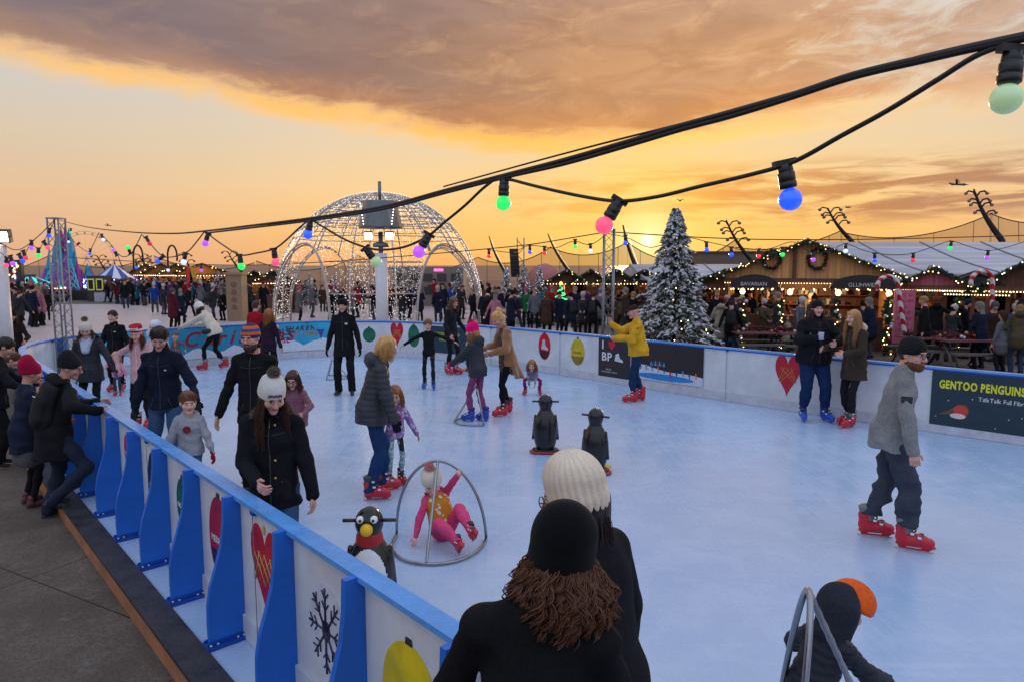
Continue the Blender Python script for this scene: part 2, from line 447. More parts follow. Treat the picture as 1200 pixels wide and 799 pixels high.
SK, EW, IR, LP, HR, BD, UN = 0, 1, 2, 3, 4, 5, 6
def emit_head(D_, r, mat=SK, detail=True, beard=False, brow=True, smile=0, female=False, mo=None):
    M = r.Rh; k = r.hk; H = r.H
    e = lambda c, rad, kk=.012, m=mat, op='u': D_.ell(H(*c), A3(*rad) * k, M, kk * k, m, op)
    e((0, -.016, .032), (.073, .093, .088)); e((0, .022, -.03), (.060, .068, .075), .03)
    D_.cap(r.neck - r.up * .02, H(0, -.02, -.05), .055 * r.s, .050 * k, .02, mat)
    if not detail: return
    e((0, .072, -.092), (.026, .024, .022), .03)                 # chin
    e((0, .082, .030), (.046, .014, .012), .02)                  # brow
    for sg in (-1, 1):
        e((sg * .038, .066, -.022), (.026, .024, .022), .025)    # cheek
        e((sg * .031, .098, .010), (.017, .016, .012), .012, -1, 's')
        e((sg * .031, .076, .009), (.0155, .0155, .0145), .002)
        e((sg * .075, -.008, -.006), (.010, .021, .031), .006)   # ear
    D_.cap(H(0, .092, .014), H(0, .112, -.022), .009 * k, .0135 * k, .008, mat)
    e((-.010, .100, -.026), (.009, .009, .007), .006); e((.010, .100, -.026), (.009, .009, .007), .006)
    e((0, .087, -.051), (.0205, .0125, .0055), .006, LP); e((0, .086, -.0595), (.0175, .0135, .0060), .006, LP)
    if smile: e((0, .100, -.055), (.018 + .004 * smile, .010, .004), .003, EW, 's')
    for sg in (-1, 1):
        e((sg * .031, .090, .0085), (.0115, .012, .0046), 0, EW, 'p'); e((sg * .031, .093, .0085), (.0058, .012, .0050), 0, IR, 'p')
        if brow: e((sg * .032, .092, .027), (.020, .022, .0048), 0, HR, 'p')
        e((sg * .031, .088, .0160), (.017, .016, .0030), 0, IR, 'p')
    if beard:
        e((0, .030, -.080), (.066, .076, .052), .02, BD)
        e((0, .085, -.090), (.038, .030, .040), .02, BD); e((0, .096, -.044), (.032, .012, .009), .008, BD)
        e((0, .112, -.056), (.018, .010, .005), 0, LP, 'p')
def emit_hand(D_, r, i, mat=SK, grow=0.0, mitt=False):
    s = r.s * (1.06 if r.S > 1.4 else 1.1); w = r.wr[i]; o = r.hd[i] or {}
    d = unit(r.wr[i] - r.el[i]) if 'dir' not in o else unit(A3(*o['dir']))
    sg = 1 if i == 0 else -1
    n = A3(*o.get('palm', (sg * 1.0, .0, -.1))); n = unit(n - d * (n @ d)); l = np.cross(d, n) * (1 if i == 0 else -1)
    # l points to the thumb side
    if l[1] < 0 and 'palm' not in o: l = -l
    if o.get('flip'): l = -l
    cu = R(o.get('curl', 28))
    D_.cap(w - d * .01, w + d * .062 * s, .027 * s + grow, .031 * s + grow, .012, mat, (n, 2.0))
    if mitt:
        D_.cap(w + d * .06 * s, w + d * .125 * s + n * .015 * s, .034 * s + grow, .026 * s + grow, .02, mat, (n, 1.5))
    else:
        for j, (off, L) in enumerate(((.0285, .036), (.0095, .041), (-.0095, .038), (-.0275, .029))):
            b = w + (d * .080 + l * off) * s; c1 = R(6) + cu * .6; c2 = cu * 1.7
            d1 = d * math.cos(c1) + n * math.sin(c1) + l * off * 1.5; d2 = d * math.cos(c2) + n * math.sin(c2) + l * off * 1.0
            m = b + d1 * L * s; t = m + d2 * L * .85 * s
            D_.cap(b - d * .02 * s, m, .0095 * s + grow, .0088 * s + grow, .004, mat); D_.cap(m, t, .0088 * s + grow, .0070 * s + grow, .003, mat)
    tb = w + (d * .022 + l * .024) * s; tm = tb + unit(d * .75 + l * .75 + n * .25) * .038 * s; tt = tm + unit(d * 1 + l * .2 + n * .35) * .032 * s
    D_.cap(tb, tm, .0125 * s + grow, .0105 * s + grow, .008, mat); D_.cap(tm, tt, .0105 * s + grow, .008 * s + grow, .004, mat)
def emit_under(D_, r, mat=UN):
    s = r.s; f = (r.fw, 1.5)
    D_.cap(r.pel, r.waist, .10 * s, .095 * s, .03, mat, f); D_.cap(r.waist, r.chest, .095 * s, .12 * s, .04, mat, f)
    D_.cap(r.sh[0] - r.up * .02, r.sh[1] - r.up * .02, .036 * s, .036 * s, .03, mat); D_.cap(r.chest, r.neck, .09 * s, .05 * s, .04, mat)
    for i in (0, 1):
        D_.cap(r.sh[i] - r.up * .015, r.el[i], .036 * s, .034 * s, .02, mat); D_.cap(r.el[i], r.wr[i], .034 * s, .025 * s, .01, mat)
        D_.cap(r.hip[i], r.kn[i], .062 * s, .045 * s, .03, mat); D_.cap(r.kn[i], r.an[i], .043 * s, .032 * s, .01, mat)
        fy = Rz(-R(r.fy[i])) @ A3(0, 1, 0)
        D_.cap(r.an[i], r.an[i] + fy * .12 * s - A3(0, 0, .03 * s), .032 * s, .025 * s, .01, mat)
def emit_jacket(D_, r, mat=0, L=.06, bulk=1.0, sleeve=1.0, collar=.0, hem=1.0, cuts=True, belly=0.0, hood=False, hoodmat=None, bust=0):
    s = r.s; f = (r.fw, 1.42); b = bulk
    low = r.pel - r.Rp @ A3(0, 0, L * r.S)
    D_.cap(r.chest, r.waist, .155 * s * b, .147 * s * b, .04, mat, f)
    D_.cap(r.waist, r.pel, .142 * s * b, .160 * s * b * hem, .04, mat, (r.fw, 1.22))
    D_.ell(r.pel - r.fw * .045 * s + A3(0, 0, .01), A3(.150, .108, .115) * s * b, None, .05, mat)
    if belly: D_.ell(r.waist + r.fw * .05 * s, A3(.15, .12, .15) * s * b * belly, None, .06, mat)
    if bust: D_.ell(r.chest + r.fw * .055 * s - r.up * .01, A3(.13, .075, .075) * s * b, r.Rt, .05, mat)
    D_.cap(r.pel, low - A3(0, 0, .04 * s), .160 * s * b * hem, .168 * s * b * hem * (1 + L), .03, mat, (r.fw, 1.16))
    D_.cap(r.sh[0] - r.up * .025 * s, r.sh[1] - r.up * .025 * s, .054 * s * b ** .5, .054 * s * b ** .5, .05, mat)
    for q in (0, 1): D_.cap(r.neck - r.up * .005 * s, r.sh[q] - r.up * .005 * s, .050 * s, .042 * s, .05, mat)
    D_.cap(r.chest, r.neck - r.up * .03 * s, .125 * s * b ** .5, .068 * s, .05, mat, (r.fw, 1.3))
    for i in (0, 1):
        u = unit(r.wr[i] - r.el[i])
        D_.cap(r.sh[i] - r.up * .012 * s, r.el[i], .054 * s * b * min(sleeve, 1.08), .048 * s * b * sleeve, .02, mat)
        D_.cap(r.el[i], r.wr[i] + u * .004, .048 * s * b * sleeve, .038 * s * b * sleeve, .02, mat)
    if collar:
        D_.cap(r.neck - r.up * .02 * s, r.neck + r.up * (.03 * s + collar) + r.fw * .01, .078 * s, .070 * s, .03, mat)
    if hood:
        c = r.neck - r.fw * .085 * s + r.up * .005; hm = mat if hoodmat is None else hoodmat
        D_.ell(c, A3(.125, .075, .085) * s, r.Rt, .03, hm)
        if cuts: D_.ell(c + r.up * .05 * s + r.fw * .03 * s, A3(.085, .05, .065) * s, r.Rt, .01, -1, 's')
        if cuts:
            for sg in (-1, 1): D_.cap(c + r.rt * sg * .1 * s, r.neck + r.rt * sg * .05 * s + r.fw * .075 * s - r.up * .02 * s, .032 * s, .024 * s, .02, hm)
    if cuts:
        D_.cut(low, -(r.Rp @ A3(0, 0, 1)))
        if collar: D_.cap(r.neck - r.up * .0, r.neck + r.up * .3, .058 * s, .062 * s, .008, -1, None, 's')
def emit_trousers(D_, r, mat=0, th=.083, kn=.056, an=.050, end=.0, cuts=True, seat=1.0):
    s = r.s
    D_.cap(r.hip[0] + A3(0, -.006, .005), r.hip[1] + A3(0, -.006, .005), .084 * s * seat, None, .03, mat)
    D_.cap(r.pel, r.waist, .120 * s * seat, .105 * s * seat, .03, mat, (r.fw, 1.4))
    for i in (0, 1):
        D_.cap(r.hip[i] - A3(0, 0, .01), r.kn[i], th * s, kn * s, .012, mat)
        D_.cap(r.kn[i], r.an[i] + unit(r.an[i] - r.kn[i]) * .02, kn * s, an * s, .015, mat)
        m = (r.kn[i] * .62 + r.an[i] * .38) + unit(np.cross(r.an[i] - r.kn[i], A3(1, 0, 0))) * -.008 * s
        D_.ell(m, A3(kn * .98, kn * 1.05, .09) * s, None, .03, mat)
    if cuts: D_.cut(A3(0, 0, r.lift + .045 * r.S + end), A3(0, 0, -1)) if min(r.an[0][2], r.an[1][2]) > .5 * .045 * r.S and abs(r.an[0][2] - r.an[1][2]) < .06 else None

def head_frame_mesh(name, r, path_fn, n, k, rad, mats, sides=4, seed=1, taper=.35):
    rs = np.random.RandomState(seed); P = []
    t = np.linspace(0, 1, k)
    for i in range(n): P.append(path_fn(rs, t))
    P = np.array(P)                                   # (n,k,3) in head or local coords
    rr = rad * (1 - (1 - taper) * t ** 2)[None, :] * rs.uniform(.7, 1.3, (n, 1))
    return strands(name, P, rr, mats, sides)

def hair(root, r, c, style='short', L=.3, wave=.01, n=260, hat=False, seed=3, step=.010, rad=.0021, parent=None, freq=2.5, curl=0.0, c2=None):
    mh = hairmat(c); k = r.hk
    S_ = SDF(); M = r.Rh
    e = lambda cc, rd, kk=.012, op='u': S_.ell(r.H(*cc), A3(*rd) * k, M, kk * k, 0, op)
    if style in ('short', 'crop'):
        g = .0 if style == 'crop' else .006
        e((0, -.016, .036), (.078 + g, .099 + g, .092 + g)); e((0, -.05, -.01), (.070 + g, .060 + g, .075), .02)
        e((0, .078, -.040), (.080, .050, .088), .008, 's'); e((0, -.01, -.105), (.12, .12, .045), .01, 's')
        for sg in (-1, 1): e((sg * .092, .028, -.030), (.030, .050, .052), .01, 's')
        ob = link('hair', S_.mesh('hair', step * .6, [mh], disp=folds(.005, (40, 40, 30), seed)), root)
        def pth(rs, t):
            a = rs.uniform(0, 2 * PI); u = rs.uniform(.15, 1.0)
            el = math.acos(1 - u * 1.05); p = A3(math.sin(a) * math.sin(el), math.cos(a) * math.sin(el), math.cos(el))
            b = A3(p[0] * .080, p[1] * .099 - .016, p[2] * .092 + .036)
            if b[1] > .045 and b[2] < .055: b[1] *= -.9
            d = unit(A3(p[0] * .6 + rs.normal(0, .25), .55 + rs.normal(0, .3), -.25 + p[2] * .1)) * .020
            q = b[None, :] + d[None, :] * t[:, None] + p[None, :] * (.004 * np.sin(t * 2.2))[:, None]
            return r.head + (q * k) @ M.T
        link('hair_strands', head_frame_mesh('hair_strands', r, pth, n, 4, .0022 * k, [mh], 3, seed), ob)
        return ob
    # long, bob, curly: a base volume plus strands
    top = .036 if not hat else .01
    if not hat:
        e((0, -.016, .034), (.083, .104, .096)); e((0, .095, -.035), (.066, .060, .095), .008, 's')
    e((0, -.055, -.02), (.078, .058, .085), .03)
    back = r.H(0, -.075, -.03); low = back + A3(0, 0, -1) * max(L - .10, .02) * k - r.fw * .035
    if L > .14: S_.cap(back, low, .070 * k, .055 * k, .03, 0, (r.fw, 1.9))
    ob = link('hair', S_.mesh('hair', step, [mh], disp=folds(.006, (45, 45, 7), seed)), root); st_ = dict(n=0, s=0)
    def pth(rs, t):
        if curl:
            if st_['n'] % 11 == 0: st_['s'] = rs.randint(1 << 30)
            st_['n'] += 1; js = rs; rs = np.random.RandomState(st_['s'])
        a = rs.uniform(-1, 1); a = (abs(a) ** .8) * (1 if a > 0 else -1) * R(128)   # from the back
        hz = rs.uniform(-.02, .085) if not hat else rs.uniform(-.035, .0)
        rr_ = math.sqrt(max(.05, 1 - ((hz - .03) / .098) ** 2))
        b = A3(math.sin(a) * .084 * rr_, -math.cos(a) * .104 * rr_ - .014, hz)
        ll = L * rs.uniform(.8, 1.05) * (1 if abs(a) < R(95) else rs.uniform(.75, 1))
        ph = rs.uniform(0, 6.28); ph2 = rs.uniform(0, 6.28)
        out = A3(math.sin(a), -math.cos(a), 0)
        sp = rs.uniform(-.004, .022) + .020 * (1 - math.exp(-L * 5)) + (rs.uniform(0, .034) if curl else 0)
        w = wave * rs.uniform(.5, 1.4) * (t ** .5)
        q = b[None, :] * np.ones((len(t), 1))
        if curl: ph += js.normal(0, .25); q = q + js.normal(0, .0045, 3)[None, :]; ll *= js.uniform(.93, 1.03)
        loc = r.head + (q * k) @ M.T
        O = M @ out; O[2] = 0; O = unit(O)
        Sd = np.cross(O, A3(0, 0, 1))
        loc = loc + O[None, :] * (sp * np.sin(np.minimum(t * 2.2, 1.6)) * k + w * np.sin(t * 6.28 * freq + ph) + curl * np.cos(t * 6.28 * freq * 1.5 + ph))[:, None] \
            + Sd[None, :] * (w * np.cos(t * 6.28 * freq * .8 + ph2) + curl * np.sin(t * 6.28 * freq * 1.5 + ph))[:, None] - A3(0, 0, 1)[None, :] * (ll * k * t)[:, None]
        return loc
    kk = 8 if not curl else int(12 + freq * 7)
    link('hair_strands', head_frame_mesh('hair_strands', r, pth, int(n * 1.7), kk, rad * k, [mh], 4, seed, .5), ob)
    return ob
def hairmat(c):
    key = ('hair', tuple(c))
    if key in _mats: return _mats[key]
    m, nt, b = nmat('hair'); N, L = nt.nodes, nt.links
    tc = N.new('ShaderNodeTexCoord'); n1 = N.new('ShaderNodeTexNoise'); n1.inputs['Scale'].default_value = 45; n1.inputs['Detail'].default_value = 3
    mp = N.new('ShaderNodeMapping'); mp.inputs['Scale'].default_value = (1, 1, .25); L.new(tc.outputs['Object'], mp.inputs[0]); L.new(mp.outputs[0], n1.inputs['Vector'])
    mx = N.new('ShaderNodeMixRGB'); mx.inputs[1].default_value = (c[0] * .45, c[1] * .42, c[2] * .4, 1); mx.inputs[2].default_value = (c[0] * 1.6, c[1] * 1.55, c[2] * 1.5, 1)
    L.new(n1.outputs[0], mx.inputs[0]); L.new(mx.outputs[0], b.inputs['Base Color']); b.inputs['Roughness'].default_value = .5
    b.inputs['Specular IOR Level'].default_value = .35
    _mats[key] = m; return m
def beanie(root, r, c, pom=None, cuff=True, slouch=.0, cuffc=None, ribs=26, step=.007, stripes=None, tilt=0, low=.0, tall=0.0, nm='beanie'):
    S_ = SDF(); M = r.Rh @ Rx(R(tilt)); k = r.hk
    H = lambda x, y, z: r.head + M @ A3(x, y, z) * k
    S_.ell(H(0, -.016, .050 + tall * .4), A3(.088, .106, .088 + tall) * k, M, .02, 0)
    if slouch: S_.ell(H(0, -.045 - slouch * .4, .095 + slouch * .3), A3(.072, .075, .06 + slouch) * k, M, .05, 0)
    nrm = M @ A3(0, .20, -1)
    if cuff: S_.cap(H(0, -.018, .022 - low), H(0, -.016, .040 - low), .091 * k, .090 * k, .006, 1, (M @ A3(0, 1, 0), .86))
    S_.cut(H(0, .0, .004 - low), nrm)
    cen = r.head.copy(); Mi = M
    def rib(x, y, z, d):
        X, Y = x - cen[0], y - cen[1]; Z = z - cen[2]
        u = X * Mi[0, 0] + Y * Mi[1, 0] + Z * Mi[2, 0]; v = X * Mi[0, 1] + Y * Mi[1, 1] + Z * Mi[2, 1]
        return (.0028 if ribs > 13 else .0065) * np.abs(np.sin(np.arctan2(u, v + .016) * ribs))
    mats = [knit(c), knit(cuffc or c)]
    if stripes: mats = [stripemat(stripes, r), mats[1]]; mats[1] = mats[0]
    ob = link(nm, S_.mesh(nm, step, mats, disp=fsum(rib, folds(.003, (12, 12, 12), 5))), root)
    if pom is not None:
        pc = H(0, -.03 - slouch * .5, .155 + tall * 1.3 + slouch * .6)
        rs = np.random.RandomState(4); n = 420; d = rs.normal(0, 1, (n, 3)); d /= np.linalg.norm(d, axis=1, keepdims=True)
        pr = .045 * k
        P = pc + d[:, None, :] * (np.linspace(.25, 1.0, 4)[None, :, None] * pr * rs.uniform(.85, 1.12, (n, 1, 1))) + rs.normal(0, .003, (n, 4, 3))
        link('pompom', strands('pompom', P, np.array([.005, .0042, .003, .0012]) * k, [fabric(pom, bump=.1, scale=90)], 4), ob)
    return ob
def knit(c): return fabric(c, rough=1.0, scale=240, var=.25, bump=.3, sheen=.05, spec=.1)
def stripemat(cols, r):
    m, nt, b = nmat('striped_knit'); N, L = nt.nodes, nt.links
    tc = N.new('ShaderNodeTexCoord'); sp = N.new('ShaderNodeSeparateXYZ'); L.new(tc.outputs['Object'], sp.inputs[0])
    mr = N.new('ShaderNodeMapRange'); mr.inputs[1].default_value = r.head[2] + .0; mr.inputs[2].default_value = r.head[2] + .15; L.new(sp.outputs[2], mr.inputs[0])
    cr = N.new('ShaderNodeValToRGB'); cr.color_ramp.interpolation = 'CONSTANT'; L.new(mr.outputs[0], cr.inputs[0])
    el = cr.color_ramp.elements
    while len(el) < len(cols): el.new(.5)
    for i, c in enumerate(cols): el[i].position = i / len(cols); el[i].color = (*c, 1)
    L.new(cr.outputs[0], b.inputs['Base Color']); b.inputs['Roughness'].default_value = .95
    return m
def glasses(root, r, c=(.02, .02, .02)):
    mb = MB(); m = plain(c, .3)
    for sg in (-1, 1):
        mb.tube([r.H(sg * .033 + .024 * math.cos(t), .108 - abs(.024 * math.cos(t)) * .05, .006 + .019 * math.sin(t)) for t in np.linspace(0, 2 * PI, 15)[:-1]], .0022 * r.hk, m, 5, closed=True)
        mb.tube([r.H(sg * .057, .105, .010), r.H(sg * .077, .05, .008), r.H(sg * .080, -.01, .0)], .0022 * r.hk, m, 5)
    mb.tube([r.H(-.009, .110, .010), r.H(.009, .110, .010)], .002, m, 5)
    return mb.build('glasses', root, fix=False)
def fur_ring(root, pts, rad, c, n=700, seed=2, name='fur_trim', parent=None):
    rs = np.random.RandomState(seed); pts = np.array(pts); m = len(pts) - 1
    u = rs.uniform(0, m, n); i = np.floor(u).astype(int); f = (u - i)[:, None]; b = pts[i] * (1 - f) + pts[i + 1] * f
    d = rs.normal(0, 1, (n, 3)); d /= np.linalg.norm(d, axis=1, keepdims=True)
    P = b[:, None, :] + d[:, None, :] * (np.linspace(.1, 1, 3)[None, :, None] * rad * rs.uniform(.7, 1.2, (n, 1, 1)))
    return link(name, strands(name, P, np.array([.006, .004, .0012]), [fabric(c, scale=90)], 4), parent or root)

# ---- skates and shoes
_skm = {}
def skate_meshes(c, cuffc, bladed=True):
    key = (c, cuffc)
    if key in _skm: return _skm[key]
    shell = plain(c, .32, var=.06, scale=12); S_ = SDF()
    S_.cap((0, -.075, .098), (0, .135, .088), .044, .040, .02, 0); S_.cap((0, -.03, .10), (0, .07, .105), .050, .046, .03, 0)
    S_.cap((0, -.06, .11), (0, -.07, .20), .052, .056, .03, 0)
    S_.cap((0, -.085, .052), (0, .15, .052), .036, .034, .01, 0, ((0, 0, 1), 2.4))
    S_.cut((0, 0, .036), (0, 0, -1)); S_.cut((0, -.07, .215), (0, -.1, 1))
    a = S_.mesh('skate', .008, [shell])
    C_ = SDF(); C_.cap((0, -.055, .17), (0, -.07, .275), .050, .058, .02, 0); C_.cap((0, -.02, .13), (0, -.045, .25), .036, .036, .03, 0)
    C_.cut((0, -.07, .285), (0, -.2, 1)); C_.cut((0, 0, .15), (0, 0, -1))
    b = C_.mesh('skate_cuff', .009, [plain(cuffc, .45)])
    mb = MB(); hold = plain(c if False else (.75, .75, .77), .4); st = plain((.5, .52, .55), .25, .9)
    mb.prism([(-.10, .036), (-.09, .012), (.13, .012), (.155, .036), (.09, .036), (.07, .024), (-.03, .024), (-.05, .036)], (-.006, 0, 0), (0, 1, 0), (0, 0, 1), (1, 0, 0), .012, plain(c, .35))
    mb.prism([(-.125, .012), (-.12, .002), (-.11, 0), (.15, 0), (.172, .012)], (-.002, 0, 0), (0, 1, 0), (0, 0, 1), (1, 0, 0), .004, st)
    d = mb.mesh('skate_blade')
    bk = MB()
    for z, y, w in ((.135, .055, .05), (.165, .000, .06), (.225, -.012, .055)):
        bk.tube([Vector((-w, y - .02, z - .01)), Vector((-w * .7, y + .018, z + .012)), Vector((0, y + .03, z + .02)), Vector((w * .7, y + .018, z + .012)), Vector((w, y - .02, z - .01))], .0075, plain((.06, .06, .07), .5), 5)
        for sg in (-1, 1): bk.box((sg * w * .95, y, z), (.014, .03, .018), plain((.72, .72, .74), .4))
    e = bk.mesh('skate_buckle')
    _skm[key] = (a, b, d, e); return _skm[key]
RED, BLUE_ = (.52, .012, .03), (.01, .07, .42)
def put_skates(root, r, c=RED, cuffc=(.25, .26, .28), sides=(0, 1), sc_=1.0):
    a, b, d, e = skate_meshes(c, cuffc)
    for i in sides:
        sk = link('skate', a, root); s = r.s * sc_ * (1 if r.S > 1.3 else 1.12)
        M = Matrix.Rotation(-R(r.fy[i]), 4, 'Z') @ Matrix.Rotation(-R(r.fp[i]), 4, 'X')
        an = Vector(r.an[i]); off = M @ Vector((0, -.05 * s, .045 * r.S + r.lift))
        M.translation = an - off
        sk.matrix_local = M @ Matrix.Diagonal((s, s, s, 1))
        for nme, me in (('skate_cuff', b), ('skate_blade', d), ('skate_buckle', e)): link(nme, me, sk)
def put_shoes(root, r, c=(.02, .02, .022), sides=(0, 1), hi=.0, white=False):
    for i in sides:
        S_ = SDF(); s = r.s; f = Rz(-R(r.fy[i])) @ Rx(-R(r.fp[i])); an = r.an[i]
        q = lambda x, y, z: an + f @ A3(x, y, z) * s
        S_.cap(q(0, -.03, -.035), q(0, .13, -.045), .040 * s, .036 * s, .02, 0); S_.cap(q(0, -.01, -.02), q(0, -.01, .03 + hi), .042 * s, .044 * s, .02, 0)
        S_.cap(q(0, -.045, -.068), q(0, .145, -.068), .035 * s, .034 * s, .01, 1, (f @ A3(0, 0, 1), 3)); S_.cut(q(0, 0, -.079), f @ A3(0, 0, -1))
        link('shoe', S_.mesh('shoe', .010, [plain(c, .5), plain((.7, .7, .7) if white else (.015, .015, .015), .6)]), root)

def small_(root, name, P, rad, mat):
    mb = MB(); mb.tube(P, rad, mat, 5); return mb.build(name, root, fix=False)
def build_person(label, H, pose, at=None, foot=None, top=None, yaw=0, z0=0.0, skates=None, shoes=None, jacket=None, trousers=None,
                 skn=(.52, .30, .22), hairc=(.05, .03, .02), head=None, gloves=None, mitts=False, group=None, open_front=False, sw=1.0, skscale=1.0, extras=None, vis=(1, 1), lips=(.42, .13, .12)):
    lift = .05 if skates else .012
    if foot and H < 0: H = D(foot[0], -H, G(foot[0], foot[1], z0).y).z - z0 - lift - .022
    r = Rig(H, pose, lift, sw)
    if foot: p = G(foot[0], foot[1], z0)
    elif top:
        q = G(top[0], top[1], z0 + H + lift + (top[2] if len(top) > 2 else 0)); p = Vector((q.x, q.y, z0))
    else: p = Vector(at)
    root = empty('person', p, -R(yaw), label, 'person', group)
    B = SDF(); emit_under(B, r); emit_head(B, r, **(head or {}))
    bare = [i for i in (0, 1) if not (gloves or mitts)]
    for i in bare: emit_hand(B, r, i)
    fine = [(r.head - .135 * r.hk, r.head + .135 * r.hk, .0052 * r.hk)]
    for i in bare:
        c = r.wr[i] + (unit(A3(*r.hd[i]['dir'])) if r.hd[i] and 'dir' in r.hd[i] else unit(r.wr[i] - r.el[i])) * .06 * r.s; fine.append((c - .085 * r.s, c + .085 * r.s, .0065))
    sm = skin(skn); under = fabric((.03, .03, .035))
    link('body', B.mesh('body', .024, [sm, plain((.75, .73, .70), .25, var=.02), plain((.025, .018, .014), .2), skin(lips), hairmat(hairc), hairmat(hairc), under], fine), root)
    if jacket:
        j = dict(jacket); c = j.pop('c'); q = j.pop('quilt', 0); fo = j.pop('fold', .010); st = j.pop('step', .0115); nm = j.pop('name', 'jacket'); mt = j.pop('mat', None)
        J = SDF(); emit_jacket(J, r, **j)
        disp = folds(fo, (11, 11, 17), sum(map(ord, label)) % 97)
        if q: disp = fsum(quilt(q, .062 * r.s), folds(fo * .6, (14, 14, 14), 3))
        jo = link(nm, J.mesh(nm, st, [mt or fabric(c, rough=.55 if q else .9, spec=.3 if q else .15, bump=.5), fabric(j.get('c2', (.1, .1, .1)))], disp=disp), root)
        fw = r.Rt @ A3(0, 1, 0); zc_ = fabric(tuple(min(1, x * 1.8 + .035) for x in (c if c else (.1, .1, .1))), rough=.5, spec=.5)
        if not open_front:
            from mathutils.bvhtree import BVHTree
            me_ = jo.data; bv = BVHTree.FromPolygons([v.co.copy() for v in me_.vertices], [tuple(p.vertices) for p in me_.polygons])
            def on(p, d=fw):
                h = bv.ray_cast(Vector(p + d * .5), Vector(-d)); return None if h[0] is None else np.array(h[0]) + d * .002
            def seam(nme, P, rad):
                Q = [q for q in (on(p) for p in P) if q is not None]
                if len(Q) > 2: small_(jo, nme, Q, rad, zc_)
            seam('zip', [r.neck * (1 - t) + (r.pel - r.up * .04 * r.S) * t - r.up * .025 for t in np.linspace(0, 1, 22)], .0032)
            for sg in (-1, 1):
                seam('pocket_seam', [r.pel + r.rt * sg * (.075 + .035 * t) * r.s + r.up * (.075 - .10 * t) * r.s for t in np.linspace(0, 1, 7)], .0035)
                seam('yoke_seam', [r.chest + r.rt * sg * (.01 + .10 * t) * r.s + r.up * (.055 + .012 * t) * r.s for t in np.linspace(0, 1, 7)], .0020)
    else: jo = None
    if trousers:
        t = dict(trousers); c = t.pop('c'); fo = t.pop('fold', .006); nm = t.pop('name', 'trousers'); mt = t.pop('mat', None)
        T = SDF(); emit_trousers(T, r, **t)
        link(nm, T.mesh(nm, .0125, [mt or fabric(c, scale=80)], disp=folds(fo, (10, 10, 26), 11)), root)
    if gloves:
        for i in (0, 1):
            g = SDF(); emit_hand(g, r, i, 0, .004, mitts); u = unit(r.wr[i] - r.el[i])
            g.cap(r.wr[i] - u * .05 * r.s, r.wr[i], .033 * r.s, .030 * r.s, .01, 0)
            link('glove', g.mesh('glove', .0075, [fabric(gloves)]), root)
    if skates: put_skates(root, r, *(skates if isinstance(skates, (list, tuple)) and isinstance(skates[0], tuple) else (skates,)), sc_=skscale)
    if shoes: put_shoes(root, r, **shoes)
    if extras: extras(root, r)
    return root, r
# ---------------------------------------------------------------- camera, world, light
cam = bpy.data.cameras.new('camera'); cam.sensor_width = 36; cam.lens = 24.0; cam.clip_start = .05; cam.clip_end = 12000
co = bpy.data.objects.new('camera', cam); col.objects.link(co); co.location = (0, 0, CAMH); co.rotation_euler = (R(90 - PITCH), 0, 0)
sc.camera = co
sc.view_settings.view_transform = 'Standard'; sc.view_settings.look = 'None'; sc.view_settings.gamma = 1; sc.view_settings.exposure = .26
def lin(r, g=None, b=None):
    f = lambda c: ((c / 255 + .055) / 1.055) ** 2.4 if c > 10 else c / 255 / 12.92
    return (f(r), f(g), f(b))
class NX:
    """tiny expression helper for node trees"""
    def __init__(s, nt): s.nt = nt; s.N = nt.nodes; s.L = nt.links
    def m(s, op, a, b=None, c=None, clamp=False):
        n = s.N.new('ShaderNodeMath'); n.operation = op; n.use_clamp = clamp
        for i, v in enumerate((a, b, c)):
            if v is None: continue
            if isinstance(v, (int, float)): n.inputs[i].default_value = v
            else: s.L.new(v, n.inputs[i])
        return n.outputs[0]
    def ss(s, v, lo, hi, a=0.0, b=1.0):
        n = s.N.new('ShaderNodeMapRange'); n.interpolation_type = 'SMOOTHSTEP'; s.L.new(v, n.inputs[0])
        for i, q in ((1, lo), (2, hi), (3, a), (4, b)):
            if isinstance(q, (int, float)): n.inputs[i].default_value = q
            else: s.L.new(q, n.inputs[i])
        return n.outputs[0]
    def ramp(s, v, stops, lo=0, hi=1, mode='EASE'):
        n = s.N.new('ShaderNodeMapRange'); s.L.new(v, n.inputs[0]); n.inputs[1].default_value = lo; n.inputs[2].default_value = hi
        r = s.N.new('ShaderNodeValToRGB'); s.L.new(n.outputs[0], r.inputs[0]); e = r.color_ramp.elements; r.color_ramp.interpolation = mode
        while len(e) < len(stops): e.new(.5)
        for i, (p, c) in enumerate(stops): e[i].position = (p - lo) / (hi - lo); e[i].color = (*c, 1) if len(c) == 3 else c
        return r.outputs[0]
    def noise(s, vec, scale, detail=5, rough=.55, dist=0.0):
        n = s.N.new('ShaderNodeTexNoise'); s.L.new(vec, n.inputs['Vector']); n.inputs['Scale'].default_value = scale
        n.inputs['Detail'].default_value = detail; n.inputs['Roughness'].default_value = rough; n.inputs['Distortion'].default_value = dist
        return n.outputs[0]
    def vec(s, x, y, z=0.0):
        n = s.N.new('ShaderNodeCombineXYZ')
        for i, v in enumerate((x, y, z)):
            if isinstance(v, (int, float)): n.inputs[i].default_value = v
            else: s.L.new(v, n.inputs[i])
        return n.outputs[0]
    def mix(s, f, a, b, mode='MIX'):
        n = s.N.new('ShaderNodeMixRGB'); n.blend_type = mode
        for i, v in enumerate((f, a, b)):
            if isinstance(v, (int, float)): n.inputs[i].default_value = v
            elif isinstance(v, tuple): n.inputs[i].default_value = (*v, 1)[:4]
            else: s.L.new(v, n.inputs[i])
        return n.outputs[0]
SUN_AZ, SUN_EL = 11.1, 2.0
w = bpy.data.worlds.new('World'); sc.world = w; w.use_nodes = True
nt = w.node_tree; X = NX(nt); bg = nt.nodes['Background']
